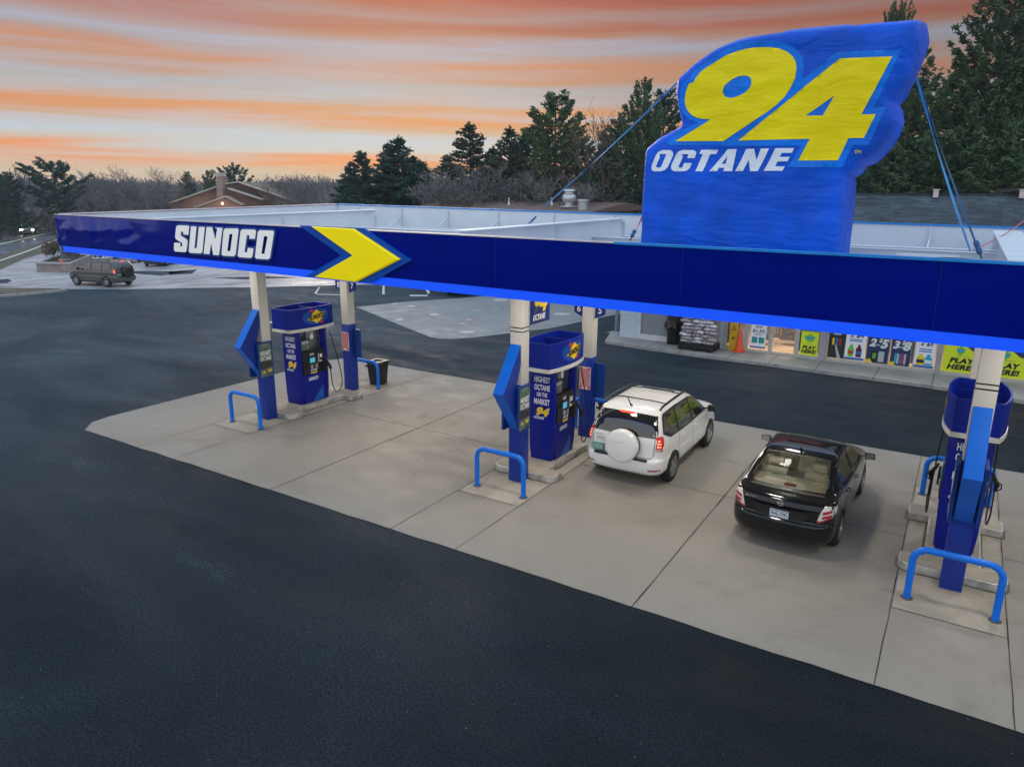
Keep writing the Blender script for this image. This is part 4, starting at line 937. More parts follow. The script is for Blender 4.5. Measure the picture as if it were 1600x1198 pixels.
def hull(levels, sub=3, inset=0.):
    ks = np.array(levels, float); n = len(ks); rows = []
    for i in range(n-1):
        p0, p1, p2, p3 = ks[max(i-1, 0)], ks[i], ks[i+1], ks[min(i+2, n-1)]
        for j in range(sub):
            u = j/sub
            m1 = (p2-p0)/2; m2 = (p3-p1)/2
            lim = lambda m, d: np.where(m*d <= 0, 0, np.sign(d)*np.minimum(np.abs(m), 3*np.abs(d)))
            m1 = lim(m1, p2-p1); m2 = lim(m2, p2-p1)
            rows.append((2*u**3-3*u**2+1)*p1+(u**3-2*u**2+u)*m1+(-2*u**3+3*u**2)*p2+(u**3-u**2)*m2)
    rows.append(ks[-1]); mb = MB(); rings = []
    for r in rows:
        z, w, yr, yf, rr, rf, br, bf = r
        if inset: w -= inset; yr += inset; yf -= inset
        rings.append(level_ring(z, w, yr, yf, min(rr, w*.6), min(rf, w*.6), br, bf))
    m = len(rings[0])
    for r in rings: mb.v += r
    for i in range(len(rings)-1):
        for k in range(m): a = i*m+k; b = i*m+(k+1) % m; mb.f.append((a, b, b+m, a+m)); mb.m.append(0)
    # caps, as strips between mirrored points
    for i, fl in ((0, True), (len(rings)-1, False)):
        o = i*m; hcount = m//2
        for k in range(hcount):
            a, b = k, k+1; c, d = (m-k-1) % m, (m-k) % m
            q = [o+a, o+b, o+c, o+d]; q = list(dict.fromkeys(q))
            if len(q) > 2: mb.f.append(tuple(q[::-1]) if fl else tuple(q)); mb.m.append(0)
    return mb
def boolean(o, cutters, op='DIFFERENCE'):
    for c in cutters:
        md = o.modifiers.new('b', 'BOOLEAN'); md.operation = op; md.object = c; md.solver = 'EXACT'
        try: md.material_mode = 'TRANSFER'
        except Exception: pass
    dg = bpy.context.evaluated_depsgraph_get(); dg.update()
    me = bpy.data.meshes.new_from_object(o.evaluated_get(dg)); o.modifiers.clear(); old = o.data; o.data = me; me.name = o.name
    for c in cutters: bpy.data.objects.remove(c)
def smooth(o, a=35):
    o.data.polygons.foreach_set('use_smooth', [True]*len(o.data.polygons)); o.data.set_sharp_from_angle(angle=rad(a))
def tmp(mb, m): return mb.build('cutter', m)
def project(bvh, poly, axis, sgn, lift, step=.05, holes=(), thick=0.):
    """a 2D outline laid on the body. axis 'x': outline in (y,z) seen from the side; 'y': outline in (x,z) seen from the end"""
    V, Fs = cdt(ccw(poly), list(holes), step); out = []
    for a, b in V:
        if axis == 'x': o_ = Vector((sgn*3, a, b)); d = Vector((-sgn, 0, 0))
        elif axis == 'y': o_ = Vector((a, sgn*5, b)); d = Vector((0, -sgn, 0))
        else: o_ = Vector((a, b, 3)); d = Vector((0, 0, -1))
        hit, nn, _, _ = bvh.ray_cast(o_, d)
        if hit is None: out.append(None); continue
        out.append(hit - d*lift)
    mb = MB(); ok = {}
    for i, p in enumerate(out):
        if p is not None: ok[i] = len(mb.v); mb.v.append(tuple(p))
    flip = (axis == 'x' and sgn < 0) or (axis == 'y' and sgn > 0)
    for f in Fs:
        if all(i in ok for i in f) and max((out[f[0]]-out[f[1]]).length, (out[f[1]]-out[f[2]]).length, (out[f[2]]-out[f[0]]).length) < max(.13, step*2.6): g = tuple(ok[i] for i in f); mb.f.append(g[::-1] if flip else g); mb.m.append(0)
    return mb
m_glassd = mat('glass_dark', (.006, .008, .010), .05, var=.2, spec=.8, coat=1)
m_tyre = mat('tyre_rubber', (.012, .012, .013), .8, var=.15, bump=.2, bscale=60); m_rim = mat('alloy_rim', (.45, .46, .47), .28, .8, var=.1, vscale=6)
m_trimb = mat('trim_black', (.014, .015, .016), .45); m_chrome = mat('chrome', (.6, .6, .6), .12, 1.)
m_seam = mat('panel_gap', (.02, .02, .02), .8)
m_under = mat('underbody', (.008, .008, .008), .9)
def wheel(par, x, y, r, w=.21, spokes=5, rim=m_rim):
    s = 1 if x > 0 else -1
    T = Matrix.Translation((x, y, r)) @ Matrix.Rotation(rad(90)*s, 4, 'Y')
    mb = MB(); k = .045
    mb.lathe([(r*.66, -w/2), (r-k, -w/2), (r-.012, -w/2+.03), (r, -w/2+.055), (r, w/2-.055), (r-.012, w/2-.03), (r-k, w/2), (r*.66, w/2), (r*.64, w/2-.03), (r*.64, -w/2+.02)], 40, T, cap=False)
    wh = mb.build('wheel', m_tyre, par, smooth=True, angle=50)
    mb = MB(); mb.lathe([(r*.665, w/2-.005), (r*.60, w/2-.004), (r*.585, w/2-.03), (r*.575, -w/2+.03)], 40, T, cap=False)
    for q in range(spokes):
        a = 2*math.pi*q/spokes; RT = T @ Matrix.Rotation(a, 4, 'Z')
        mb.add([(.03, -.035, w/2-.05), (r*.60, -.028, w/2-.03), (r*.60, .028, w/2-.03), (.03, .035, w/2-.05), (.03, -.045, w/2-.02), (r*.60, -.020, w/2-.006), (r*.60, .020, w/2-.006), (.03, .045, w/2-.02)],
               [(0,3,2,1),(4,5,6,7),(0,1,5,4),(1,2,6,5),(2,3,7,6),(3,0,4,7)], RT)
    mb.lathe([(.001, w/2-.012), (.045, w/2-.014), (.065, w/2-.03), (.07, w/2-.06)], 16, T, cap=False)
    mb.build('rim', rim, wh, smooth=True, angle=40)
    mb = MB(); mb.lathe([(.001, -.02), (r*.57, -.02), (r*.57, -.05)], 24, T); mb.build('brake_disc', m_under, wh)
def arch_cutters(ys, r, xin=.55):
    cs = []
    for y in ys:
        for s in (-1, 1):
            mb = MB(); mb.lathe([(r, 0), (r, .7)], 40, Matrix.Translation((s*xin, y, .33)) @ Matrix.Rotation(rad(90)*s, 4, 'Y')); cs.append(tmp(mb, m_under))
    return cs
def bvh_of(o): return BVHTree.FromPolygons([v.co for v in o.data.vertices], [p.vertices[:] for p in o.data.polygons])
def strip_poly(pts, w):
    a = []; b = []
    for i, p in enumerate(pts):
        q0 = Vector(pts[max(0, i-1)]); q1 = Vector(pts[min(len(pts)-1, i+1)]); d = (q1-q0).normalized(); n = Vector((-d.y, d.x))*w/2
        a.append(tuple(Vector(p)+n)); b.append(tuple(Vector(p)-n))
    return a+b[::-1]
# ---------- the compact SUV with a spare wheel on its tailgate
def make_suv(paint, label, cover, lower=None):
    t = thing('suv', (0, 0, 0), 0, label, 'car')
    #        z    w     yr     yf    rr   rf   br   bf
    lv = [(.26, .78, -1.98, 1.98, .25, .30, .05, .15), (.34, .86, -2.14, 2.12, .28, .40, .07, .20), (.42, .900, -2.20, 2.19, .30, .45, .09, .24), (.56, .907, -2.23, 2.22, .30, .45, .09, .24),
          (.66, .905, -2.215, 2.21, .30, .45, .09, .24), (.70, .895, -2.13, 2.19, .24, .42, .07, .24), (.84, .895, -2.11, 2.13, .22, .42, .07, .22), (.95, .89, -2.10, 2.02, .2, .42, .06, .22),
          (1.03, .875, -2.09, 1.80, .2, .45, .06, .2), (1.08, .86, -2.08, 1.42, .2, .45, .06, .18), (1.12, .845, -2.07, 1.17, .2, .3, .06, .16), (1.22, .815, -2.05, 1.00, .2, .25, .06, .14), (1.40, .755, -1.98, .68, .18, .22, .07, .12),
          (1.54, .705, -1.90, .42, .18, .2, .08, .1), (1.61, .665, -1.84, .26, .2, .2, .1, .08), (1.65, .60, -1.74, .08, .22, .2, .1, .05), (1.672, .50, -1.6, -.12, .22, .2, .08, .02), (1.685, .36, -1.3, -.4, .2, .2, .0, .0)]
    b = hull(lv, 3).build('body', [paint, m_under], t)
    boolean(b, arch_cutters((-1.33, 1.33), .385)); smooth(b, 32)
    bv = bvh_of(b)
    pj_ = lambda nm, poly, ax, sg, m, lift=.004, step=.06, par=b, **k: project(bv, poly, ax, sg, lift, step, **k).build(nm, m, par, smooth=True, angle=60)
    low = lower or mat('lower_trim', (.5, .5, .5), .4)
    for s in (1, -1):
        # one dark band of side glass, then each pane on it
        pj_('window_frame', [(-1.83, 1.20), (-1.50, 1.06), (-.5, 1.045), (.98, 1.06), (.50, 1.52), (.30, 1.58), (-.9, 1.60), (-1.62, 1.575), (-1.70, 1.52)], 'x', s, m_trimb)
        for q in ([(-1.78, 1.22), (-1.50, 1.095), (-1.06, 1.085), (-1.03, 1.56), (-1.60, 1.54), (-1.66, 1.49)], [(-.98, 1.08), (-.12, 1.075), (-.16, 1.57), (-.96, 1.565)], [(-.03, 1.075), (.92, 1.085), (.47, 1.49), (.28, 1.545), (-.08, 1.57)]):
            pj_('side_window', q, 'x', s, m_glassd, .009)
        for q in ([(-1.00, 1.04), (-1.02, .70), (-.93, .42), (-.80, .36)], [(-.09, 1.04), (-.06, .40)], [(.93, 1.06), (.98, .8), (.92, .36)], [(-.93, .36), (.93, .36)]):
            pj_('door_gap', strip_poly(q, .012), 'x', s, m_seam, .003, .05)
        for yy, zz in ((-.82, .95), (.08, .93)):
            p_ = bv.ray_cast(Vector((s*3, yy, zz)), Vector((-s, 0, 0)))[0]; mb = MB(); mb.tube([(p_.x, yy-.09, zz), (p_.x+s*.035, yy-.06, zz), (p_.x+s*.035, yy+.06, zz), (p_.x, yy+.09, zz)], .012, 8); mb.build('door_handle', paint, b, smooth=True)
        pj_('sill_trim', [(-.93, .29), (.93, .29), (.93, .37), (-.93, .37)], 'x', s, low, .008)
        # arch lip
        for yy in (-1.33, 1.33):
            arc = [(yy+.40*math.cos(rad(a)), .33+.40*math.sin(rad(a))) for a in range(8, 173, 8)]
            pj_('wheel_arch_trim', strip_poly(arc, .035), 'x', s, low, .010, .05)
        mb = MB(); mb.tube([(s*.84, .90, 1.10), (s*.98, .86, 1.13)], .02, 8); mb.add([(s*.95, .80, 1.05), (s*1.13, .80, 1.07), (s*1.13, .80, 1.22), (s*.95, .80, 1.22), (s*.96, .90, 1.07), (s*1.11, .90, 1.09), (s*1.11, .90, 1.20), (s*.96, .90, 1.20)], [(0,3,2,1),(4,5,6,7),(0,1,5,4),(1,2,6,5),(2,3,7,6),(3,0,4,7)])
        mr = mb.build('wing_mirror', m_trimb, t, bevel=.015)
        # roof rail
        mb = MB(); mb.tube([(s*.62, -1.62, 1.64), (s*.635, -1.5, 1.705), (s*.64, -.9, 1.725), (s*.62, -.1, 1.71), (s*.585, .18, 1.66)], [.02, .025, .027, .025, .018], 8); mb.build('roof_rail', m_trimb, t, smooth=True)
        # lights
        tl = [(s*x, z) for x, z in ((.70, .99), (.86, 1.10), (.905, 1.13), (.94, .90), (.905, .80), (.72, .77))]
        m_tl = mat('tail_lens_red', (.40, .012, .012), .15, var=.2, vscale=9, coat=.6, emit=(1, .03, .015), estr=.18)
        # tail lamps wrap the corner: one patch from behind, one from the side
        lamp = pj_('tail_light', [(s*x, z) for x, z in ((.73, 1.02), (.76, 1.15), (.9, 1.17), (.9, .95), (.84, .86), (.74, .88))], 'y', -1, m_tl, .014, .03)
        m_lit = mat('tail_lamp_lit', (.5, .1, .05), .2, emit=(1, .30, .16), estr=1.6); m_clr = mat('lamp_clear', (.5, .5, .5), .15)
        for zz in (.97, 1.03, 1.09):
            for xx in (.775, .82):
                mb = project(bv, rect(s*xx-.018, zz-.018, s*xx+.018, zz+.018) if s > 0 else rect(s*xx-.018, zz-.018, s*xx+.018, zz+.018), 'y', -1, .018, .02); mb.build('lit_element', m_lit, lamp)
        project(bv, rect(*( (s*.72 if s > 0 else s*.83), .88, (s*.83 if s > 0 else s*.72), .925)), 'y', -1, .018, .03).build('reversing_light', m_clr, lamp)
        pj_('tail_light', [(-2.03, .885), (-1.98, .90), (-1.85, 1.10), (-1.88, 1.18), (-2.01, 1.17)], 'x', s, m_tl, .012, .03)
        pj_('reflector', rect(*((s*.62 if s > 0 else s*.84), .44, (s*.84 if s > 0 else s*.62), .475)), 'y', -1, mat('reflector_red', (.4, .01, .01), .2), .008, .04)
        pj_('headlight', [(s*x, z) for x, z in ((.50, .74), (.80, .80), (.88, .94), (.55, .88))], 'y', 1, m_clr, .008, .05)
        for yy in (-1.33, 1.33): wheel(t, s*.80, yy, .355, .22, 5)
    pj_('windscreen', [(-.74, 1.14), (.74, 1.14), (.60, 1.57), (-.60, 1.57)], 'y', 1, m_glassd, .006)
    pj_('grille', rect(-.45, .62, .45, .78), 'y', 1, m_trimb, .006)
    rw = pj_('rear_window', [(-.74, 1.135), (.74, 1.135), (.725, 1.28), (.64, 1.565), (.3, 1.585), (-.3, 1.585), (-.64, 1.565), (-.725, 1.28)], 'y', -1, m_glassd, .006)
    mb = MB(); mb.box((-.16, -1.925, 1.575), (.16, -1.86, 1.605)); mb.build('brake_light', mat('brake_lit', (.5, .02, .02), .3, emit=(1, .06, .03), estr=2.2), b, bevel=.008)
    # tailgate gap, bumper step
    for q in ([(-.70, 1.12), (-.695, .80), (-.66, .70), (.66, .70), (.695, .80), (.70, 1.12)],): pj_('tailgate_gap', strip_poly(q, .012), 'y', -1, m_seam, .003, .05)
    pj_('bumper_step', [(-.60, -2.245), (.60, -2.245), (.60, -2.16), (-.60, -2.16)], 'z', 1, m_trimb, .006, .05) if False else None
    mb = MB(); mb.box((-.60, -2.235, .655), (.60, -2.15, .70)); mb.build('bumper_step', m_trimb, b, bevel=.012)
    pj_('bumper_lower', [(-.7, .27), (.7, .27), (.7, .36), (-.7, .36)], 'y', -1, m_trimb, .006)
    # spare wheel in its hard cover
    T = Matrix.Translation((0.04, -2.14, .93)) @ Matrix.Rotation(rad(90), 4, 'X')
    mb = MB(); mb.lathe([(.345, -.02), (.365, .03), (.365, .13), (.345, .175), (.31, .195), (.001, .205)], 48, T, cap=False); sp = mb.build('spare_wheel_cover', cover, t, smooth=True, angle=60)
    mb = MB(); mb.lathe([(.34, -.06), (.372, -.02), (.372, .02)], 48, T, cap=False); mb.build('cover_rim', m_trimb, sp, smooth=True)
    mb = MB(); mb.tube([(-.17, -2.349, .98), (-.10, -2.353, 1.03), (.0, -2.353, 1.06), (.14, -2.352, 1.06)], .005, 6); mb.build('cover_crease', cover, sp, smooth=True)
    # plate on the left of the tailgate
    mb = MB(); mb.box((-.70, -2.165, .72), (-.41, -2.10, .86)); pl = mb.build('number_plate', mat('plate_green', (.12, .32, .28), .4, var=.3, vscale=12), b)
    mb = MB(); mb.box((-.68, -2.168, .755), (-.43, -2.1655, .825)); mb.build('plate_field', mat('plate_pale', (.42, .55, .58), .4), pl)
    text('plate_lettering', 'HBV-414', mat('plate_ink', (.05, .16, .2), .5), pl, FXZ(-.555, -2.1685, .79), w=.22, h=.055, bold=.02, world=False)
    text('badge', 'RAV4', m_chrome, b, FXZ(-.50, -2.118, .985) , w=.16, h=.035, bold=.02, world=False, d=.012)
    text('badge', 'TOYOTA', m_chrome, b, FXZ(-.53, -2.112, 1.065), w=.2, h=.03, bold=.01, world=False, d=.012)
    # roof: cross bars, sun roof, antenna, pressed ribs
    for yy in (-1.30, -.35):
        mb = MB(); mb.tube([(-.63, yy, 1.715), (-.3, yy, 1.735), (.3, yy, 1.735), (.63, yy, 1.715)], .014, 8); mb.build('cross_bar', m_trimb, t, smooth=True)
    project(bv, rrect(-.40, -.16, .40, .02, .05), 'z', 1, .008, .06).build('sunroof', m_glassd, b, smooth=True)
    for xx in (-.24, 0, .24): project(bv, rect(xx-.008, -1.45, xx+.008, -.55), 'z', 1, .004, .05).build('roof_rib', mat('rib_shade', (.45, .45, .43), .5) if cover is paint else m_trimb, b)
    mb = MB(); mb.tube([(0, -1.66, 1.66), (-.02, -1.70, 1.71), (-.06, -1.80, 1.90)], [.03, .016, .005], 8); mb.build('antenna', m_trimb, t, smooth=True)
    return t
m_pwh = mat('paint_white', (.80, .81, .80), .25, var=.02, coat=.8)
suv = make_suv(m_pwh, 'white SUV with covered spare wheel and lit tail lights beside the middle dispenser', m_pwh, mat('white_trim', (.62, .62, .60), .35))
place(suv, (-5.66, 15.62, .014), rad(.5))
# ---------- the sedan
def make_sedan(paint, label, interior=True):
    t = thing('sedan', (0, 0, 0), 0, label, 'car')
    lv = [(.20, .76, -2.02, 2.02, .25, .30, .06, .15), (.28, .85, -2.19, 2.16, .32, .40, .10, .22), (.40, .888, -2.27, 2.24, .36, .48, .13, .28), (.54, .895, -2.29, 2.26, .36, .50, .13, .28),
          (.62, .893, -2.275, 2.24, .35, .50, .13, .28), (.66, .89, -2.235, 2.20, .32, .5, .12, .28), (.78, .888, -2.225, 2.10, .30, .5, .12, .27), (.88, .88, -2.22, 1.94, .28, .5, .11, .25),
          (.94, .872, -2.20, 1.66, .28, .5, .11, .22), (.98, .862, -2.17, 1.35, .28, .45, .10, .2), (1.01, .85, -2.10, 1.16, .28, .35, .10, .18), (1.04, .83, -1.92, 1.07, .28, .3, .09, .16), (1.09, .80, -1.77, .98, .26, .26, .08, .15),
          (1.25, .74, -1.50, .70, .22, .24, .08, .13), (1.38, .685, -1.24, .42, .2, .22, .09, .11), (1.44, .65, -1.10, .24, .2, .2, .1, .09), (1.475, .60, -.98, .06, .22, .2, .09, .06), (1.495, .50, -.84, -.12, .22, .2, .06, .03), (1.505, .34, -.66, -.32, .2, .2, 0, 0)]
    b = hull(lv, 3).build('body', [paint, m_under], t)
    m_int = mat('interior_beige', (.62, .56, .42), .8, var=.08, vscale=3)
    full = hull(lv, 3).build('probe', paint); bv = bvh_of(full); bpy.data.objects.remove(full)
    RW = [(-.62, 1.06), (.62, 1.06), (.635, 1.13), (.60, 1.30), (.555, 1.425), (.3, 1.445), (-.3, 1.445), (-.555, 1.425), (-.60, 1.30), (-.635, 1.13)]
    SW = {}
    sides = ([(-1.42, 1.12), (-1.28, 1.045), (-1.12, 1.03), (-1.05, 1.36), (-1.16, 1.33)], [(-1.06, 1.03), (-.24, 1.01), (-.24, 1.43), (-.80, 1.42), (-1.0, 1.375)], [(-.15, 1.01), (.90, 1.035), (.55, 1.29), (.20, 1.415), (-.15, 1.435)])
    cs = arch_cutters((-1.34, 1.34), .35)
    if interior:
        inner = [r for r in lv if r[0] >= .88]
        li = [(.62, .80, -1.20, 1.0, .2, .2, .05, .05), (.90, .80, -1.20, .95, .2, .2, .05, .05), (.985, .79, -1.22, .9, .2, .2, .05, .05), (.99, .78, -1.88, .88, .25, .25, .08, .1), (1.09, .745, -1.71, .90, .24, .24, .07, .13), (1.25, .685, -1.44, .62, .2, .22, .07, .11), (1.38, .63, -1.18, .34, .18, .2, .08, .09), (1.43, .58, -1.03, .16, .18, .18, .08, .06), (1.455, .50, -.92, .0, .18, .18, .05, .03)]
        cs.append(tmp(hull(li, 2), m_int))
        mb = MB(); mb.prism(RW, 1.6, FXZ(0, -1.0, 0)); cs.append(tmp(mb, m_trimb))
        for q in sides[1:]:
            mb = MB(); mb.prism(q, 2.4, FPX(-1.2, 0, 0)); cs.append(tmp(mb, m_trimb))
        mb = MB(); mb.prism([(-.66, 1.10), (.66, 1.10), (.56, 1.42), (-.56, 1.42)], 2., FXZ(0, 1.9, 0)); cs.append(tmp(mb, m_trimb))
    boolean(b, cs); smooth(b, 32)
    pj_ = lambda nm, poly, ax, sg, m, lift=.004, step=.06, par=b, **k: project(bv, poly, ax, sg, lift, step, **k).build(nm, m, par, smooth=True, angle=60)
    gl = mat('glass_clear', (.40, .47, .44), .02, var=0, trans=1., spec=.5) if interior else m_glassd
    if interior:
        gl.node_tree.nodes['Principled BSDF'].inputs['IOR'].default_value = 1.15
    pj_('rear_window', RW, 'y', -1, gl, .002)
    if interior:
        V_ = [(-.645, 1.045), (.645, 1.045), (.66, 1.13), (.625, 1.30), (.575, 1.44), (.3, 1.46), (-.3, 1.46), (-.575, 1.44), (-.625, 1.30), (-.66, 1.13)]
        pj_('window_seal', V_, 'y', -1, m_trimb, .004, .05, holes=[RW])
        # a patch of fine defroster lines at the right of the rear glass
        mb = MB()
        for k in range(12):
            z = 1.08+k*.026; w1 = .60-(z-1.06)*.18
            q = project(bv, rect(w1-.22, z, w1, z+.006), 'y', -1, .006, .08); o0 = len(mb.v); mb.v += q.v; mb.f += [tuple(i+o0 for i in f) for f in q.f]; mb.m += q.m
        mb.build('defroster_lines', mat('defrost_brown', (.25, .18, .08), .5), b)
    for s in (1, -1):
        if not interior: pj_('window_frame', [(-1.46, 1.12), (-1.3, 1.02), (.96, 1.01), (.57, 1.32), (.2, 1.44), (-.85, 1.45), (-1.2, 1.36)], 'x', s, m_trimb)
        for i, q in enumerate(sides): pj_('side_window', q, 'x', s, (m_glassd if i == 0 else gl), .004 if i else .008)
        pj_('window_chrome', strip_poly([(-1.25, 1.02), (-.2, .995), (.92, 1.02)], .014), 'x', s, m_chrome, .010, .05)
        for q in ([(-1.04, 1.02), (-1.08, .80), (-1.0, .60), (-.88, .34)], [(-.19, 1.0), (-.16, .34)], [(.90, 1.02), (.94, .8), (.90, .34)], [(-.9, .30), (.9, .30)]):
            pj_('door_gap', strip_poly(q, .012), 'x', s, m_seam, .003, .05)
        for yy, zz in ((-.85, .90), (.0, .88)):
            p_ = bv.ray_cast(Vector((s*3, yy, zz)), Vector((-s, 0, 0)))[0]; mb = MB(); mb.tube([(p_.x, yy-.09, zz), (p_.x+s*.035, yy-.06, zz), (p_.x+s*.035, yy+.06, zz), (p_.x, yy+.09, zz)], .012, 8); mb.build('door_handle', paint, b, smooth=True)
        mb = MB(); mb.tube([(s*.82, .80, 1.04), (s*.95, .78, 1.07)], .018, 8); mb.add([(s*.92, .74, .99), (s*1.10, .74, 1.01), (s*1.10, .74, 1.13), (s*.92, .74, 1.13), (s*.93, .84, 1.01), (s*1.08, .84, 1.03), (s*1.08, .84, 1.11), (s*.93, .84, 1.11)], [(0,3,2,1),(4,5,6,7),(0,1,5,4),(1,2,6,5),(2,3,7,6),(3,0,4,7)])
        mr = mb.build('wing_mirror', paint, t, bevel=.015)
        mb = MB(); mb.box((min(s*.94, s*1.08), .735, 1.01), (max(s*.94, s*1.08), .7385, 1.12)); mb.build('mirror_glass', m_chrome, mr)
        m_tl = mat('tail_lens_white', (.72, .66, .64), .15, coat=.6, var=.05); m_rd = mat('tail_lens_deep_red', (.42, .02, .03), .18, coat=.5, var=.1)
        o_ = [(s*x, z) for x, z in ((.60, .70), (.66, .70), (.825, .78), (.83, .965), (.70, .99), (.655, .90))]
        lamp = pj_('tail_light', o_, 'y', -1, m_tl, .010, .035)
        project(bv, ccw([(s*x, z) for x, z in ((.60, .70), (.66, .70), (.82, .78), (.825, .81), (.66, .735), (.61, .735))]), 'y', -1, .015, .03).build('red_lens', m_rd, lamp)
        for zz in (.80, .88): project(bv, ccw([(s*x, z) for x, z in ((.675, zz-.033), (.81, zz-.008), (.815, zz+.045), (.685, zz+.02))]), 'y', -1, .015, .03).build('red_lens', m_rd, lamp)
        pj_('tail_light', [(-1.99, .83), (-1.90, .85), (-1.82, .95), (-1.97, .965)], 'x', s, m_tl, .010, .035)
        pj_('headlight', [(s*x, z) for x, z in ((.45, .62), (.78, .68), (.86, .84), (.55, .76))], 'y', 1, mat('lamp_clear', (.5, .5, .5), .15), .008, .05)
        for yy in (-1.34, 1.34): wheel(t, s*.795, yy, .315, .20, 7)
    if not interior or True: pj_('windscreen', [(-.66, 1.10), (.66, 1.10), (.56, 1.42), (-.56, 1.42)], 'y', 1, m_glassd if not interior else gl, .003)
    pj_('grille', rect(-.42, .5, .42, .62), 'y', 1, m_trimb, .006)
    pj_('boot_gap', strip_poly([(-.63, 1.0), (-.62, .68), (-.50, .60), (.50, .60), (.62, .68), (.63, 1.0)], .012), 'y', -1, m_seam, .003, .05)
    pj_('plate_recess', [(-.40, .66), (.40, .66), (.46, .82), (-.46, .82)], 'y', -1, mat('recess_black', (.004, .004, .005), .5), .003)
    pj_('boot_handle', rect(-.42, .825, .42, .85), 'y', -1, paint, .028)
    p_ = bv.ray_cast(Vector((-.0, -5, .74)), Vector((0, 1, 0)))[0]
    mb = MB(); mb.box((-.155, p_.y-.022, .665), (.155, p_.y-.006, .80)); pl = mb.build('number_plate', mat('plate_white', (.70, .72, .74), .4, var=.04), b)
    mb = MB(); mb.box((-.15, p_.y-.024, .775), (.15, p_.y-.0225, .795)); mb.box((-.15, p_.y-.024, .668), (.15, p_.y-.0225, .680)); mb.build('plate_band', mat('plate_blue', (.10, .25, .50), .4), pl)
    text('plate_lettering', 'FHS-7791', mat('plate_navy', (.02, .04, .14), .5), pl, FXZ(0, p_.y-.0225, .727), w=.27, h=.065, bold=.02, world=False)
    q_ = bv.ray_cast(Vector((0, -5, .92)), Vector((0, 1, 0)))[0]
    mb = MB(); TT = Matrix.Translation((0, q_.y-.004, .92)) @ Matrix.Rotation(rad(90), 4, 'X'); mb.lathe([(.052, 0), (.052, .008), (.036, .008), (.036, 0)], 24, TT, cap=False); mb.box((-.06, q_.y-.014, .911), (.06, q_.y-.004, .929)); mb.build('badge', m_chrome, b)
    text('badge', 'SENTRA', m_chrome, b, FXZ(-.52, q_.y-.0+.035, .935), w=.19, h=.03, bold=.03, world=False, d=.03)
    r_ = bv.ray_cast(Vector((.30, -5, .70)), Vector((0, 1, 0)))[0]
    if interior:
        # package shelf, headrests and seat backs seen through the rear glass
        mb = MB(); mb.box((-.64, -1.60, .993), (.64, -1.19, 1.008)); sh = mb.build('parcel_shelf', m_int, t, bevel=.006)
        mb = MB(); mb.box((-.10, -1.58, 1.008), (.10, -1.50, 1.05)); mb.build('shelf_lamp', mat('shelf_lamp_red', (.22, .03, .03), .4), sh, bevel=.01)
        for xx, yy in ((-.38, -1.12), (.38, -1.12), (-.38, -.15), (.38, -.15)):
            mb = MB(); mb.box((xx-.24, yy, .63), (xx+.24, yy+.16, 1.10)); st = mb.build('seat_back', m_int, t, bevel=.05, seg=3)
            mb = MB(); mb.box((xx-.14, yy+.03, 1.14), (xx+.14, yy+.13, 1.33)); mb.build('headrest', m_int, st, bevel=.045, seg=3)
    mb = MB(); mb.tube([(0, -.86, 1.49), (0, -.90, 1.53), (0, -.97, 1.57)], [.03, .014, .005], 8); mb.build('antenna', m_trimb, t, smooth=True)
    return t
m_pbk = mat('paint_black', (.0025, .003, .004), .10, var=.1, coat=.35, spec=.35)
sed = make_sedan(m_pbk, 'black sedan with beige interior parked on the concrete right of the white SUV')
place(sed, (-2.06, 14.42, .014), rad(-1.2))
# ---------- far cars share those bodies in other paints
def recolour(t, frm, to):
    for ch in t.children:
        if frm.name in [m.name for m in ch.data.materials if m]:
            ch.data = ch.data.copy()
            for i, m in enumerate(ch.data.materials):
                if m == frm: ch.data.materials[i] = to
        for g in ch.children:
            if frm.name in [m.name for m in g.data.materials if m]:
                g.data = g.data.copy()
                for i, m in enumerate(g.data.materials):
                    if m == frm: g.data.materials[i] = to
m_pgr = mat('paint_grey', (.075, .078, .074), .28, var=.05, coat=.6); m_cvb = mat('cover_black', (.012, .012, .013), .4)
g2 = copytree(suv); recolour(g2, m_pwh, m_pgr); recolour(g2, MATS['white_trim'], mat('grey_trim', (.05, .05, .05), .5))
for ch in g2.children:
    if ch.name.startswith('spare_wheel_cover'):
        ch.data = ch.data.copy(); ch.data.materials[0] = m_cvb
# wheels on the near side: (124,446) front and (160,448) rear
a = gz(124.5, 446.5); b_ = gz(162, 449); d = (Vector((a.x, a.y))-Vector((b_.x, b_.y))); hd = math.atan2(-d.x, d.y)
mid = (Vector((a.x, a.y))+Vector((b_.x, b_.y)))/2; k = d.length/2.66
off = Matrix.Rotation(hd, 2) @ Vector((.9, 0))
place(g2, (mid.x+off.x, mid.y+off.y, .014), hd, 'dark grey SUV with a black spare wheel cover driving off past the brick planter')
m_pdk = mat('paint_dark_teal', (.02, .03, .032), .25, coat=.6)
sed2 = make_sedan(m_pdk, 'x', interior=False)
p = gz(247, 418); place(sed2, (p.x-1.9, p.y+1.7, .014), math.atan2(-AF.x, AF.y)+rad(4), 'dark car standing beyond the apron, half hidden under the fascia letters')
s3 = copytree(sed2); recolour(s3, m_pdk, mat('paint_near_black', (.005, .005, .006), .3, coat=.5))
p = gz(690, 461.0); place(s3, (p.x+.1, p.y+2.2, .014), rad(30), 'black car mostly hidden behind the fascia at the far corner of the tank pad')
def paint_copy(src, frm, to, loc, rz, label):
    c = copytree(src); recolour(c, frm, to); place(c, loc, rz, label); return c
p = gz(184, 413); c = paint_copy(sed2, m_pdk, mat('paint_pale', (.66, .68, .70), .25, coat=.6), (p.x-.6, p.y+.6, .014), rad(14), 'pale car parked behind the dark grey SUV, mostly hidden by the fascia')
m_psl = mat('paint_silver', (.45, .46, .48), .25, .3, coat=.6)
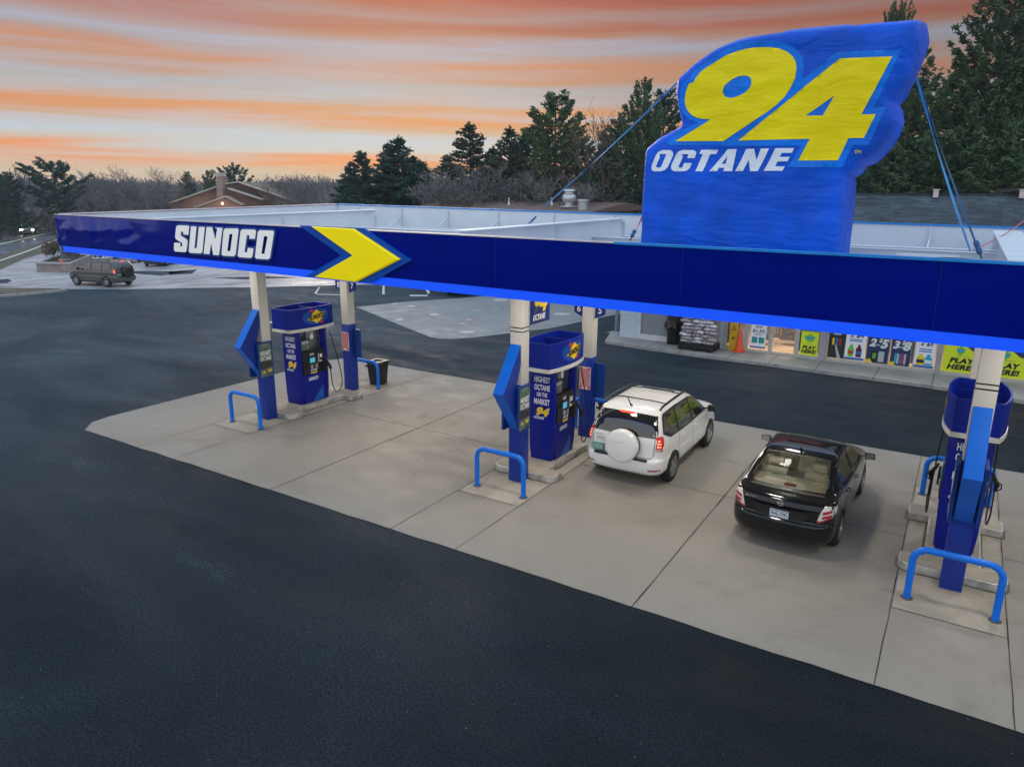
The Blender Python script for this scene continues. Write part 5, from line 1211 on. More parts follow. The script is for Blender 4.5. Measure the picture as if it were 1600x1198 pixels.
p = gz(45, 366); hc = paint_copy(sed2, m_pdk, m_psl, (p.x, p.y, .014), rad(180+62), 'silver car on the far road with both headlights on')
m_hl = mat('headlight_lit', (1, 1, .9), .2, emit=(1, .95, .82), estr=60)
for s in (-1, 1):
    mb = MB(); mb.lathe([(.001, .05), (.10, .04), (.13, 0), (.12, -.03)], 16, Matrix.Translation((s*.68, 2.14, .70)) @ Matrix.Rotation(rad(-90), 4, 'X'), cap=False); mb.build('lit_headlight', m_hl, hc)
p = gz(-4, 362); paint_copy(sed2, m_pdk, mat('paint_pale', (.6, .6, .6), .3), (p.x, p.y, .014), rad(60), 'white car cut off by the left edge of the photo on the far road')
# ------------------------------------------------------------------ store
SY = 28.30; SZ = .13
fx = lambda px, py: gy(px, py, SY)
m_wall = mat('store_wall_white', (.52, .60, .66), .6, var=.04); m_alu = mat('aluminium_frame', (.56, .54, .50), .35, .4, var=.05); m_pill = mat('pillar_grey', (.34, .34, .35), .5)
m_shut = mat('shutter_grey', (.25, .27, .28), .55, var=.06); m_blkg = mat('window_black', (.01, .012, .015), .08, spec=.8)
m_roof = bpy.data.materials.new('roof_shingle'); m_roof.use_nodes = True
def _shingle():
    t = m_roof.node_tree; b = t.nodes['Principled BSDF']; n = t.nodes.new; l = t.links.new
    co = n('ShaderNodeTexCoord'); br = n('ShaderNodeTexBrick'); br.inputs['Scale'].default_value = 1; br.inputs['Brick Width'].default_value = .34; br.inputs['Row Height'].default_value = .15; br.inputs['Mortar Size'].default_value = .006
    br.inputs['Color1'].default_value = (.026, .038, .048, 1); br.inputs['Color2'].default_value = (.068, .09, .108, 1); br.inputs['Mortar'].default_value = (.03, .035, .04, 1); br.inputs['Bias'].default_value = -.1
    l(co.outputs['Object'], br.inputs['Vector']); q = n('ShaderNodeTexNoise'); q.inputs['Scale'].default_value = .9; q.inputs['Detail'].default_value = 5; l(co.outputs['Object'], q.inputs['Vector'])
    r = n('ShaderNodeValToRGB'); r.color_ramp.elements[0].position = .3; r.color_ramp.elements[0].color = (.65, .65, .65, 1); r.color_ramp.elements[1].position = .7; r.color_ramp.elements[1].color = (1.25, 1.25, 1.25, 1); l(q.outputs['Fac'], r.inputs[0])
    m = n('ShaderNodeMix'); m.data_type = 'RGBA'; m.blend_type = 'MULTIPLY'; m.inputs[0].default_value = 1; l(br.outputs['Color'], m.inputs[6]); l(r.outputs[0], m.inputs[7]); l(m.outputs[2], b.inputs['Base Color']); b.inputs['Roughness'].default_value = .9
_shingle()
KB = [gz(945, 537), gz(1000, 546), gz(1100, 560), gz(1200, 573), gz(1300, 587), gz(1400, 600), gz(1450, 607), gz(1600, 632), gz(1760, 664)]
wk = [(p.x, p.y) for p in KB]+[(KB[-1].x, SY+.1), (-12.3, SY+.1), (-12.55, 29.3), (-13.0, 29.3)]
mb = MB(); mb.prism(wk, SZ-.012, z0=.012); o = mb.build('kerb', m_kerb); o['kind'] = 'structure'
wki = [(p.x+.02, p.y+.16) for p in KB]+wk[len(KB):]; sheet('sidewalk', wki, SZ+.004, m_walk)
mb = MB()
for px, py in ((1010, 543), (1060, 551), (1133, 562), (1196, 571), (1272, 578), (1365, 590), (1455, 605), (1560, 622)):
    a = gz(px-0, py, .13); mb.add([(a.x-.012, a.y-.6, .1365), (a.x+.012, a.y-.6, .1365), (a.x+.012, SY+.1, .1365), (a.x-.012, SY+.1, .1365)], [(0, 1, 2, 3)])
o = mb.build('sidewalk_joints', m_dark); o['kind'] = 'structure'
st = thing('store', (-4, 33, 0), 0, 'low convenience store with glazed front and grey shingle roof behind the canopy', 'store')
X0 = fx(968, 524).x; XR = 14.
def sp(mb, n, m, par=st, **k): return mb.build(n, m, par, world=True, **k)
# interior box first
m_floor = mat('shop_floor', (.55, .42, .30), .4, var=.1); m_inw = mat('shop_wall', (.60, .52, .42), .7)
mb = MB(); mb.box((X0+.2, SY+.2, .10), (XR, 39.8, .135)); sp(mb, 'floor', m_floor)
mb = MB(); mb.box((X0, SY+7.0, .14), (XR, SY+7.2, 3.0)); mb.box((X0+.2, 39.8, 0), (XR, 40, 3.2)); sp(mb, 'inner_wall', m_inw)
mb = MB(); mb.box((X0, SY+.2, 3.02), (XR, 39.8, 3.10)); sp(mb, 'ceiling', m_inw)
# outer wall pieces
xA = fx(996, 528).x
mb = MB(); mb.box((X0, SY, .0), (xA, SY+.2, 3.4)); mb.box((X0, SY+.2, 0), (X0+.2, 40, 3.4)); sp(mb, 'wall', m_wall)
mb = MB()
for z in [.28+.2*k for k in range(12)]: mb.box((X0, SY-.003, z), (xA-.02, SY+.0, z+.012))
sp(mb, 'wall_courses', mat('course_line', (.38, .45, .50), .7))
xB = fx(1062, 536).x; xC = fx(1074, 538).x
mb = MB(); mb.box((xA, SY+.06, .35), (xB, SY+.16, 3.2)); sp(mb, 'shutter_panel', m_shut)
mb = MB(); mb.box((xA, SY-.02, SZ), (xA+.12, SY+.2, 3.2)); mb.box((xB-.05, SY-.02, SZ), (xB+.03, SY+.2, 3.2)); mb.box((xA+.12, SY-.02, SZ), (xB-.05, SY+.2, .35)); sp(mb, 'panel_frame', mat('frame_white', (.62, .63, .64), .45))
xD = fx(1129, 545).x
mb = MB(); mb.box((xB+.03, SY, 0), (xD, SY+.2, 3.4)); sp(mb, 'wall', m_wall)
mb = MB(); mb.box((X0, SY-.0, 3.4), (XR, SY+.2, 3.55)); mb.box((xD, SY+.0, 2.62), (XR, SY+.2, 3.40)); sp(mb, 'header', m_wall)
# glazed front: frames at given photo columns (px of the foot)
def X(px): return fx(px, 545+(px-1130)*.124).x
def frame_v(a, b, z0=SZ, z1=2.62, m=m_alu, y0=-.03, y1=.14, name='mullion'):
    mb = MB(); mb.box((X(a), SY+y0, z0), (X(b), SY+y1, z1)); return sp(mb, name, m)
for a, b in ((1129, 1135), (1160, 1167), (1199, 1204.5), (1239, 1246), (1276.5, 1278), (1288, 1290)): frame_v(a, b)
frame_v(1278, 1288, m=m_pill, y0=-.10, name='pillar'); frame_v(1458, 1467, m=m_pill, y0=-.08, name='pillar'); frame_v(1529, 1537, m=m_wall, name='mullion'); frame_v(1599, 1606, m=m_pill, name='pillar')
for a in (1318, 1350, 1386, 1424): frame_v(a-.8, a+.8, y0=.02, y1=.10)
for a in (1660, 1720): frame_v(a, a+5)
mb = MB()
for a, b in ((1135, 1160), (1246, 1276.5), (1290, 1458), (1467, 1529), (1537, 1599), (1606, 1800)): mb.box((X(a), SY-.03, SZ), (X(b), SY+.13, .25))
for a, b in ((1167, 1199), (1204.5, 1239)): mb.box((X(a), SY-.02, SZ+.01), (X(b), SY+.10, .24))
mb.box((X(1129), SY-.02, 2.40), (XR, SY+.13, 2.62)); sp(mb, 'rail', m_alu)
m_gls = mat('shop_glass', (.9, .9, .9), .03, var=0, alpha=.10, spec=.8)
for a, b, nm in ((1135, 1160, 'window'), (1167, 1199, 'door'), (1204.5, 1239, 'door'), (1246, 1276.5, 'window'), (1290, 1458, 'window'), (1467, 1529, 'window'), (1537, 1599, 'window'), (1606, 1800, 'window')):
    mb = MB(); mb.box((X(a), SY+.05, .30), (X(b), SY+.06, 2.40)); g = sp(mb, nm, m_gls)
    if nm == 'door':
        mb = MB(); hx = X(b)-.08 if a < 1200 else X(a)+.08; mb.tube([(hx, SY-.06, .9), (hx, SY-.06, 1.5)], .018, 8); mb.build('handle', m_alu, g, world=True)
mb = MB(); mb.box((X(1135), SY+.12, .36), (X(1160)-.22, SY+.16, 2.4)); mb.box((X(1246), SY+.12, .36), (X(1276), SY+.16, 2.4)); mb.box((X(1419), SY+.12, .36), (X(1424), SY+.16, 2.4)); sp(mb, 'dark_panel', m_blkg)
# roof: gable with shingles
mb = MB(); e0, rz_, rY = 3.35, 6.15, 34.0
q = [(X0-.4, 27.5, e0), (XR, 27.5, e0), (XR, rY, rz_), (X0-.4+.0, rY, rz_), (X0-.4, 40.6, e0), (XR, 40.6, e0)]
mb.add([*q, *[(a, b, c-.15) for a, b, c in q]], [(0, 1, 2, 3), (3, 2, 5, 4), (6, 9, 8, 7), (9, 10, 11, 8), (0, 6, 7, 1), (4, 5, 11, 10), (0, 3, 9, 6), (3, 4, 10, 9), (1, 7, 8, 2), (2, 8, 11, 5)]); sp(mb, 'roof', m_roof)
mb = MB(); k = 0
while k < 0:    # courses of shingles as thin lapped strips
    u = (k+1)/28; y = 27.5+(rY-27.5)*u; z = e0+(rz_-e0)*u
    mb.box((X0-.4, y-.012, z-.02), (XR, y+.0, z+.006)); k += 1
pass
mb = MB(); mb.box((X0-.4, rY-.12, rz_-.03), (XR, rY+.12, rz_+.03)); sp(mb, 'ridge_cap', m_roof)
mb = MB(); mb.add([(X0, SY+.2, 3.4), (X0, 40, 3.4), (X0, rY, rz_-.15)], [(0, 2, 1)]); sp(mb, 'gable', m_wall)
for px, lab in ((1463, 0), (1598, 1)):
    pp = gy(px, 300, rY-.3); mb = MB(); mb.box((pp.x-.09, rY-.45, rz_-.12), (pp.x+.09, rY-.25, rz_+.16)); mb.box((pp.x-.12, rY-.48, rz_+.161), (pp.x+.12, rY-.22, rz_+.20)); sp(mb, 'roof_vent', m_capw)
# shelves and warm light
m_shelf = mat('shelf_brown', (.16, .09, .05), .6, var=.5, vscale=6); m_goods = mat('goods_mixed', (.24, .15, .09), .5, var=.8, vscale=9)
for a, b, yy in ((1168, 1190, 1.6), (1207, 1238, 2.0), (1168, 1200, 3.4), (1206, 1240, 3.8), (1290, 1330, 2.2)):
    mb = MB(); x0_, x1_ = X(a)-.2, X(b)-.1
    for z in (.35, .75, 1.15, 1.55): mb.box((x0_, SY+yy, z), (x1_, SY+yy+.4, z+.04))
    s_ = sp(mb, 'shelf', m_shelf); mb = MB(); random.seed(int(a)); x = x0_
    while x < x1_-.12:
        for z in (.39, .79, 1.19): mb.box((x, SY+yy+.05, z), (x+.09, SY+yy+.3, z+random.uniform(.12, .28)))
        x += .13
    mb.build('goods', m_goods, s_, world=True)
m_ceil = mat('ceiling_panel_lit', (.8, .7, .6), .5, emit=(1, .84, .62), estr=3)
for x_ in (-7, -5, -2, 2, 6):
    mb = MB(); mb.box((x_-.6, SY+1.4, 2.985), (x_+.6, SY+2.4, 3.01)); sp(mb, 'ceiling_light', m_ceil)
    la = bpy.data.lights.new('shop_lamp', 'AREA'); la.size = 1.1; la.energy = 75; la.color = (1, .80, .56); lo_ = bpy.data.objects.new('shop_lamp', la); C.objects.link(lo_); lo_.location = (x_, SY+1.9, 2.96)
# ---- posters in the windows (each a thing of its own)
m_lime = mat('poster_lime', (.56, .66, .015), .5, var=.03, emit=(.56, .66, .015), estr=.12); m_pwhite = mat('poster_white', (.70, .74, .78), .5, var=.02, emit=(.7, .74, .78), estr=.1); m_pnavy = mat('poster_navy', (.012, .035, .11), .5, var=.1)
m_teal = mat('print_teal', (.02, .30, .26), .5, var=.15, vscale=20); m_pb2 = mat('print_blue', (.03, .16, .45), .5); m_grn = mat('print_green', (.20, .52, .04), .4); m_cola = mat('print_cola', (.10, .01, .02), .4); m_red3 = mat('print_red', (.55, .03, .03), .4); m_cyan = mat('print_cyan', (.03, .38, .55), .4)
m_can = mat('print_can_silver', (.45, .5, .5), .4, var=.2, vscale=30); m_dp = mat('poster_charcoal', (.018, .022, .024), .5, var=.3, vscale=5)
POS = 0
def wposter(a, b, zt, zb, m, label, cat='poster', y=-.012, name='window_poster'):
    x0_, x1_ = X(a), X(b); t = thing(name, ((x0_+x1_)/2, SY+y, zb), 0, label, cat)
    mb = MB(); mb.prism(rect(x0_-(x0_+x1_)/2, 0, x1_-(x0_+x1_)/2, zt-zb), .006, FXZ(0, 0, 0)); mb.build('sheet', m, t); t['w'] = 0; del t['w']; return t, x1_-x0_, zt-zb
def on(t, poly, m, name, d=-.008, holes=()):
    mb = MB(); mb.prism(poly, .002, FXZ(0, d, 0), holes); return mb.build(name, m, t)
def tx(t, s, x, z, m, w=None, h=None, bold=.03, shear=.0): return text('lettering', s, m, t, FXZ(x, -.010, z), w=w, h=h, bold=bold, shear=shear, world=False)
def crest(t, x, z, w, h):
    on(t, [(x-w, z+h*.5), (x-w*.4, z+h*.6), (x-w*.3, z+h), (x+w*.3, z+h), (x+w*.4, z+h*.6), (x+w, z+h*.5), (x+w*.8, z-h*.4), (x+w*.3, z-h), (x-w*.3, z-h), (x-w*.8, z-h*.4)], m_grn, 'crest')
    on(t, rrect(x-w*.8, z-h*.35, x+w*.8, z+h*.3, h*.12), m_cyan, 'crest_band', -.0105)
ZT = 1.36
t, w, h = wposter(1170, 1194, ZT, .30, m_pwhite, 'white SAVE $1.50 poster in the glass door beside the orange cone', y=.035)
tx(t, 'SAVE', 0, .84, m_dp, w=w*.45, h=.08); tx(t, '$1.50', 0, .67, m_dp, w=w*.75, h=.15, bold=.02)
for s in (-1, 1): on(t, rrect(s*w*.22-w*.18, .20, s*w*.22+w*.18, .44, .03), m_teal, 'product_tin')
on(t, rect(-w/2, 0, w/2, .07), m_pb2, 'blue_foot')
for zz in (.52, .55): on(t, rect(-w*.25, zz, w*.25, zz+.012), m_dp, 'small_print')
t, w, h = wposter(1248.5, 1275.5, 1.16, .22, m_lime, 'lime PLAY HERE! poster in the narrow window right of the glass doors')
tx(t, 'PLAY\nHERE!', 0, .26, m_blk, w=w*.86, h=.30, bold=.06, shear=.2); crest(t, 0, .70, w*.32, .15)
on(t, rect(-w*.2, .46, w*.2, .475), m_teal, 'small_print')
t, w, h = wposter(1291, 1317, ZT, .28, m_dp, 'dark charcoal drinks poster, leftmost in the long shop window')
on(t, [(w*.1, .0), (w*.3, .0), (-w*.05, .55), (-w*.12, .50)], m_can, 'pale_streak'); tx(t, 'TURBO', -.05, h-.75, m_can, w=w*.35, h=.10) if False else None
for i, c_ in enumerate((m_ylw, m_pb2, m_red3)): on(t, rrect(-w*.28+i*w*.2, .48, -w*.16+i*w*.2, .74, .02), c_, 'can')
on(t, rect(-w*.25, .86, w*.2, .92), m_can, 'small_print')
t, w, h = wposter(1317.5, 1348, ZT+.05, .28, m_pwhite, 'white 2 $4 poster with green and dark bottles in the long window')
tx(t, '2 $4', .02, .90, m_dp, w=w*.7, h=.17, shear=.2)
for zz in (.68, .74): on(t, rect(-w*.32, zz, w*.32, zz+.035), m_pb2, 'small_print')
for s, m1, m2 in ((-1, m_grn, m_red3), (1, m_cola, m_red3)):
    on(t, [(s*w*.2-.09, .12), (s*w*.2+.09, .12), (s*w*.2+.10, .40), (s*w*.2+.05, .49), (s*w*.2+.035, .58), (s*w*.2-.035, .58), (s*w*.2-.05, .49), (s*w*.2-.10, .40)], m1, 'bottle'); on(t, rect(s*w*.2-.095, .22, s*w*.2+.095, .33), m_red3 if s < 0 else m_pb2, 'bottle_label', -.0105)
on(t, rect(-w/2, 0, w/2, .09), m_pb2, 'blue_foot')
def navy(a, b, big, label, cans):
    t, w, h = wposter(a, b, ZT, .26, m_pnavy, label)
    tx(t, big[0], -w*.26, .74, m_wht, h=.30, bold=.05, shear=.25); tx(t, 'FOR', -w*.04, .66, m_wht, h=.06, bold=.02, shear=.2); tx(t, '$', w*.09, .83, m_wht, h=.17, bold=.03, shear=.2); tx(t, big[1], w*.28, .72, m_wht, h=.34, bold=.05, shear=.25)
    on(t, rect(-w*.2, .98, w*.2, .995), m_can, 'small_print')
    on(t, [(-w/2, 0), (-w*.2, .0), (-w*.3, .14), (-w/2, .10)], m_ylw, 'yellow_corner')
    for x_, ww, cc in cans: on(t, rrect(x_*w-ww*w, .06, x_*w+ww*w, .44, .03), cc, 'can')
    return t, w, h
t, w, h = navy(1351, 1385, ('2', '5'), 'navy 2 FOR $5 poster with two tall cans', ((-.14, .13, m_blk), (.18, .13, m_can)))
for k in (-1, 0, 1): on(t, [(w*(-.14+k*.05)-.012, .16), (w*(-.14+k*.05)+.012, .16), (w*(-.14+k*.06)+.02, .36), (w*(-.14+k*.06)-.012, .36)], m_grn, 'green_stroke', -.0105)
t, w, h = navy(1388, 1419, ('3', '8'), 'navy 3 FOR $8 poster with a row of slim cans', tuple((-.24+.12*k, .05, (m_cyan, m_can, m_pb2, m_red3, m_can)[k]) for k in range(5)))
t, w, h = wposter(1425.5, 1456, ZT+.05, .28, m_pwhite, 'white 2 $5 poster with yellow and blue bottles, rightmost in the long window')
tx(t, '2 $5', .02, .86, m_dp, w=w*.65, h=.19, shear=.2)
for zz in (.56, .64): on(t, rect(-w*.32, zz, w*.32, zz+.04), m_pb2, 'small_print')
for s, m1 in ((-1, m_ylw), (1, m_cyan)):
    on(t, [(s*w*.2-.12, .10), (s*w*.2+.12, .10), (s*w*.2+.12, .34), (s*w*.2+.06, .42), (s*w*.2+.045, .49), (s*w*.2-.045, .49), (s*w*.2-.06, .42), (s*w*.2-.12, .34)], m1, 'bottle'); on(t, rect(s*w*.2-.115, .17, s*w*.2+.115, .29), m_dp if s < 0 else m_wht, 'bottle_label', -.0105)
on(t, rect(-w/2, 0, w/2, .09), m_pb2, 'blue_foot')
for a, b, lab, flip in ((1469, 1527, 'large lime PLAY HERE! poster with navy corner left of the rightmost white column', 1), (1539, 1597, 'large lime PLAY HERE! poster at the right edge, partly behind the white column', 1)):
    t, w, h = wposter(a, b, ZT+.05, .26, m_lime, lab)
    tx(t, 'PLAY\nHERE!', 0, .30, m_blk, w=w*.74, h=.42, bold=.06, shear=.2)
    on(t, [(w/2, h), (w*.06, h), (w*.08, .92), (w*.3, .74), (w/2, .68)], m_pnavy, 'navy_corner'); crest(t, -w*.06, .76, w*.12, .15); on(t, rect(-w*.2, .57, w*.2, .585), m_teal, 'small_print')
# wet floor board, paper, cone, bin, pallet of bags
m_wfy = mat('board_yellow', (.72, .42, .01), .5, var=.06)
p = gy(1144, 546, 28.16); t = thing('wet_floor_sign', (p.x, 28.2, SZ+.005), 0, 'yellow wet floor board leaning at the dark window left of the cone', 'floor sign')
mb = MB(); mb.prism([(-.17, 0), (.17, 0), (.15, .8), (.17, .82), (.15, 1.25), (.08, 1.38), (-.08, 1.38), (-.15, 1.25), (-.17, .82), (-.15, .8)], .03, FXZ(0, 0, 0)); bd = mb.build('board', m_wfy, t)
mb = MB(); mb.prism([(0, 1.02), (-.10, .80), (.10, .80)], .002, FXZ(0, -.031, 0), [[(0, .97), (-.06, .82), (.06, .82)]]); mb.build('triangle_mark', m_blk, bd)
mb = MB(); mb.prism(rect(-.05, 1.15, .05, 1.2), .002, FXZ(0, -.031, 0)); mb.prism(rect(-.05, .45, .05, .52), .002, FXZ(0, -.031, 0)); mb.build('small_print', m_blk, bd)
mb = MB(); mb.prism([(-.16, 0), (.16, 0), (.12, 1.1), (-.12, 1.1)], .02, FXZ(0, .07, 0)); mb.build('back_leg', m_wfy, t)
p = gy(1153, 548, 28.2); t = tag((lambda mb: (mb.box((p.x-.10, 28.24, .36), (p.x+.2, 28.25, .98)), mb.build('notice_sheet', mat('paper_pink', (.62, .5, .52), .6)))[1])(MB()), 'small pale pink notice in the dark window between wet floor board and cone', 'notice')
p = gz(1158.5, 547, SZ); t = thing('traffic_cone', (p.x-.03, p.y-.32, SZ+.004), 0, 'orange traffic cone on the sidewalk in front of the shop doors', 'traffic cone')
m_or = mat('cone_orange', (.85, .09, .01), .45, var=.05)
mb = MB(); mb.prism(rrect(-.22, -.22, .22, .22, .05), .04); mb.build('base', m_or, t, bevel=.008)
mb = MB(); mb.lathe([(.165, .04), (.15, .07), (.045, .86), (.035, .88)], 24, cap=True); mb.build('cone_body', m_or, t, smooth=True, angle=50)
p = gz(1052, 537, SZ); t = thing('trash_bin', (p.x, p.y, SZ+.004), 0, 'round black trash bin with hooded lid on the sidewalk left of the bagged goods', 'trash bin')
mb = MB(); mb.lathe([(.26, 0), (.27, .02), (.31, .80), (.33, .82)], 28); mb.build('bin_body', m_bin, t, smooth=True, angle=50)
mb = MB(); random.seed(5); n = 28
for k, (r, z) in enumerate(((.33, .93), (.37, .90), (.40, .78), (.42, .66), (.38, .60))):
    for i in range(n): a = 2*math.pi*i/n; q = r*(1+.07*math.sin(a*7+k)+.05*math.sin(a*3)); mb.v.append((q*math.cos(a), q*math.sin(a), z+.04*math.sin(a*5+k)))
for k in range(4):
    for i in range(n): a = k*n+i; b = k*n+(i+1) % n; mb.f.append((a+n, b+n, b, a)); mb.m.append(0)
mb.build('bin_bag', mat('bag_black', (.006, .006, .007), .2), t, smooth=True)
mb = MB(); mb.lathe([(.34, .86), (.34, .94), (.32, .96), (.31, 1.22), (.27, 1.30), (.12, 1.33), (.001, 1.33)], 28); mb.build('hood', m_bin, t, smooth=True, angle=50)
mb = MB(); mb.prism(rrect(-.14, 1.0, .14, 1.2, .04), .02, FXZ(0, -.315, 0)); mb.build('flap', mat('flap_black', (.02, .02, .02), .3), t)
pa, pb = gz(1071, 540, SZ), gz(1122, 546, SZ)
t = thing('pallet', ((pa.x+pb.x)/2, 28.0-.35, SZ+.004), 0, 'black pallet under the stack of bagged goods by the store wall', 'pallet'); W2 = (pb.x-pa.x)/2+.02
mb = MB(); mb.box((-W2, -.5, .20), (W2, .5, .26))
for x_ in (-W2, -.08, W2-.16):
    for y_ in (-.5, -.08, .34): mb.box((x_, y_, 0), (x_+.16, y_+.16, .199))
mb.build('deck_boards', m_bin, t)
mb = MB(); mb.box((-W2, -.515, .12), (W2, -.501, .26)); mb.build('front_board', m_bin, t)
m_bag = mat('bag_film', (.52, .50, .52), .3, var=.75, vscale=9, bump=.5, bscale=18, coat=.4); m_bag2 = mat('bag_print', (.36, .30, .30), .35, var=.8, vscale=13, bump=.5, bscale=18)
def bagmesh(seed):
    mb = MB(); nu, nv = 14, 8
    for i in range(nu+1):
        for k in range(nv):
            u = -1+2*i/nu; a = 2*math.pi*k/nv; e = (1-abs(u)**3)**.5 if abs(u) < 1 else 0
            w = 1+.2*noise.noise(Vector((u*3, a, seed)))
            mb.v.append((u*.25, math.cos(a)*.20*max(.75*e+.15, .1)*w, math.sin(a)*.095*max(e, .06)*w))
    for i in range(nu):
        for k in range(nv): a = i*nv+k; b = i*nv+(k+1) % nv; mb.f.append((a, a+nv, b+nv, b)); mb.m.append(0)
    mb.f += [tuple(range(nv)), tuple(range(nu*nv+nv-1, nu*nv-1, -1))]; mb.m += [0, 0]
    return mb
random.seed(11); base = [bagmesh(s).build('goods_bag', m_bag if s % 2 else m_bag2, smooth=True) for s in range(4)]; used = set()
cxp = (pa.x+pb.x)/2; layers = 12; colnames = ['first', 'second', 'third']
lname = ['bottom', 'second lowest', 'third lowest', 'fourth lowest', 'fifth lowest', 'sixth lowest', 'seventh lowest', 'eighth lowest', 'ninth lowest', 'tenth lowest', 'eleventh lowest', 'top']
for l_ in range(layers):
    for c_ in range(3):
        k = random.randrange(4); o = base[k]
        if k in used: o = o.copy(); C.objects.link(o)
        used.add(k)
        o.location = (cxp-W2+.26+c_*(W2*2-.5)/2+random.uniform(-.03, .03)+(.05 if l_ % 2 else -.03), 28.0-.35-.28+random.uniform(-.03, .03), SZ+.31+l_*.135+.03); o.rotation_euler = (random.uniform(-.1, .1), random.uniform(-.08, .08), random.uniform(-.2, .2)+(math.pi if random.random() < .5 else 0))
        tag(o, 'plastic bag in the %s layer of the pallet stack, %s from the left' % (lname[l_], colnames[c_]), 'bag', 'bags stacked on the pallet')
for k in range(4):
    if k not in used: bpy.data.objects.remove(base[k])
mb = MB(); mb.box((cxp-W2+.03, 27.55, SZ+.27), (cxp+W2-.05, 28.15, SZ+.25+layers*.135)); o = mb.build('stack_core', m_bag2, bevel=.05); tag(o, 'rear rows of plastic bags wrapped together behind the front bags on the pallet', 'bags')
# grey pipe post at the end of the store
p = gz(963, 520.5); t = thing('pipe_post', (p.x, p.y, .01), 0, 'grey pipe post standing on the asphalt at the left end of the store', 'post')
mb = MB(); mb.lathe([(.085, 0), (.085, 1.34), (.06, 1.38), (.001, 1.385)], 16); mb.build('pipe', mat('pipe_grey', (.22, .25, .27), .5), t, smooth=True, angle=50)
mb = MB(); mb.box((-.35, -.3, 0), (.25, .1, .03)); mb.lathe([(.14, .031), (.14, .07)], 16); mb.build('base_plate', mat('plate_teal', (.12, .22, .22), .6), t)
# ---- building behind with vents
m_brr = mat('roof_brown', (.16, .10, .08), .8, var=.2)
a = gy(640, 318, 44); b_ = gy(905, 321, 44)
t = thing('rear_building', ((a.x+b_.x)/2, 50, 0), 0, 'low building with brown roof and steel vents behind the back edge of the canopy', 'building')
zr = gy(860, 317.5, 44).z
mb = MB(); mb.box((a.x, 44.2, 0), (b_.x+.5, 56, zr-.55)); mb.build('wall', mat('wall_brown', (.20, .15, .12), .8), t, world=True)
mb = MB(); mb.add([(a.x-.4, 43.6, zr-.55), (b_.x+.9, 43.6, zr-.55), (b_.x+.9, 56, zr-.55), (a.x-.4, 56, zr-.55), (a.x-.4, 50, zr+.03), (b_.x+.9, 50, zr+.03)], [(0, 1, 5, 4), (4, 5, 2, 3), (0, 4, 3), (1, 2, 5), (0, 3, 2, 1)]); mb.build('roof', m_brr, t, world=True)
m_galv = mat('vent_galvanised', (.55, .58, .60), .35, .6, var=.1)
p = gy(889, 318, 46); T = Matrix.Translation((p.x, p.y, zr-.3)); mb = MB(); k = 46/34.
mb.lathe([(.62, 0), (.62, .10), (.30, .14), (.30, .34), (.46, .42), (.52, .62), (.46, .82), (.34, .90), (.34, 1.05), (.44, 1.10), (.40, 1.22), (.001, 1.25)], 24, T); mb.build('turbine_vent', m_galv, t, world=True, smooth=True, angle=40)
p = gy(911, 325, 45); T = Matrix.Translation((p.x, p.y, zr-.45)); mb = MB(); mb.lathe([(.34, 0), (.36, .55), (.42, .58), (.42, .72), (.001, .74)], 20, T); mb.build('round_vent', m_galv, t, world=True, smooth=True, angle=40)
# ---- brick house on the left
m_brick = mat('brick_wall', (.36, .20, .145), .8, var=.2, vscale=.6); m_rft = mat('roof_trim_pale', (.52, .44, .36), .6); m_rfd = mat('roof_dark', (.06, .05, .05), .8)
D = 110.
def hp(px, py, dd=0): q = gd(px, py, D+dd); return (q.x, q.y, q.z)
t = thing('brick_house', hp(350, 330), 0, 'brick house with low pitched roof and tall chimney beyond the canopy on the left', 'house')
def slab(pts, m, name, th=4., par=t):
    r = (Vector((AF.x, AF.y, 0))).normalized()*th; n = len(pts); mb = MB(); vs = list(pts)+[tuple(Vector(p)+r) for p in pts]
    mb.add(vs, [tuple(range(n)), tuple(range(2*n-1, n-1, -1))]+[((i+1) % n, i, i+n, (i+1) % n+n) for i in range(n)]); return mb.build(name, m, par, world=True)
slab([hp(266, 345), hp(266, 318), hp(346, 289.5), hp(375, 287), hp(462, 318), hp(462, 345)], m_brick, 'wall', 9)
slab([hp(262, 319.5, -1), hp(347, 289.5, -1), hp(347, 287.5, -1), hp(262, 317, -1)], m_rft, 'roof_edge', 11)
slab([hp(346, 289.0, -1), hp(372, 285.5, -1), hp(465, 317.5, -1), hp(465, 315, -1), hp(372, 283.5, -1), hp(346, 287.3, -1)][::-1], m_rft, 'roof_edge', .3)
slab([hp(346, 289.0, -.6), hp(372, 285.7, -.6), hp(465, 317.7, -.6), hp(465, 315.4, -.6), hp(372, 283.7, -.6), hp(346, 287.5, -.6)][::-1], mat('roof_weathered', (.15, .12, .095), .9, var=.3), 'roof', 11)
slab([hp(364, 290.0, -.6), hp(400, 300, -.6), hp(418, 316, -.6), hp(392, 302, -.6), hp(364, 293, -.6)], m_rfd, 'roof_dark_panel', .3)  # dark panel on the right roof slope
slab([hp(355, 293.5, -2), hp(410, 311.5, -2), hp(410, 313, -2), hp(355, 295.5, -2)][::-1], m_rft, 'lower_roof_edge', 2.3)
slab([hp(304, 324.5, -2), hp(352, 307, -2), hp(376, 322, -2), hp(376, 340, -2), hp(304, 340, -2)][::-1], m_brick, 'porch_gable', 1.3)
slab([hp(303, 325.5, -2.4), hp(352, 307.8, -2.4), hp(378, 321.5, -2.4), hp(378, 319.5, -2.4), hp(352, 305.8, -2.4), hp(303, 323.5, -2.4)][::-1], m_rft, 'porch_roof_edge', 1.8)
c_ = slab([hp(338.5, 330, -1.5), hp(338.5, 276, -1.5), hp(348.5, 276, -1.5), hp(348.5, 330, -1.5)][::-1], mat('chimney_brick', (.34, .24, .20), .8, var=.2, vscale=1), 'chimney', 1.6)
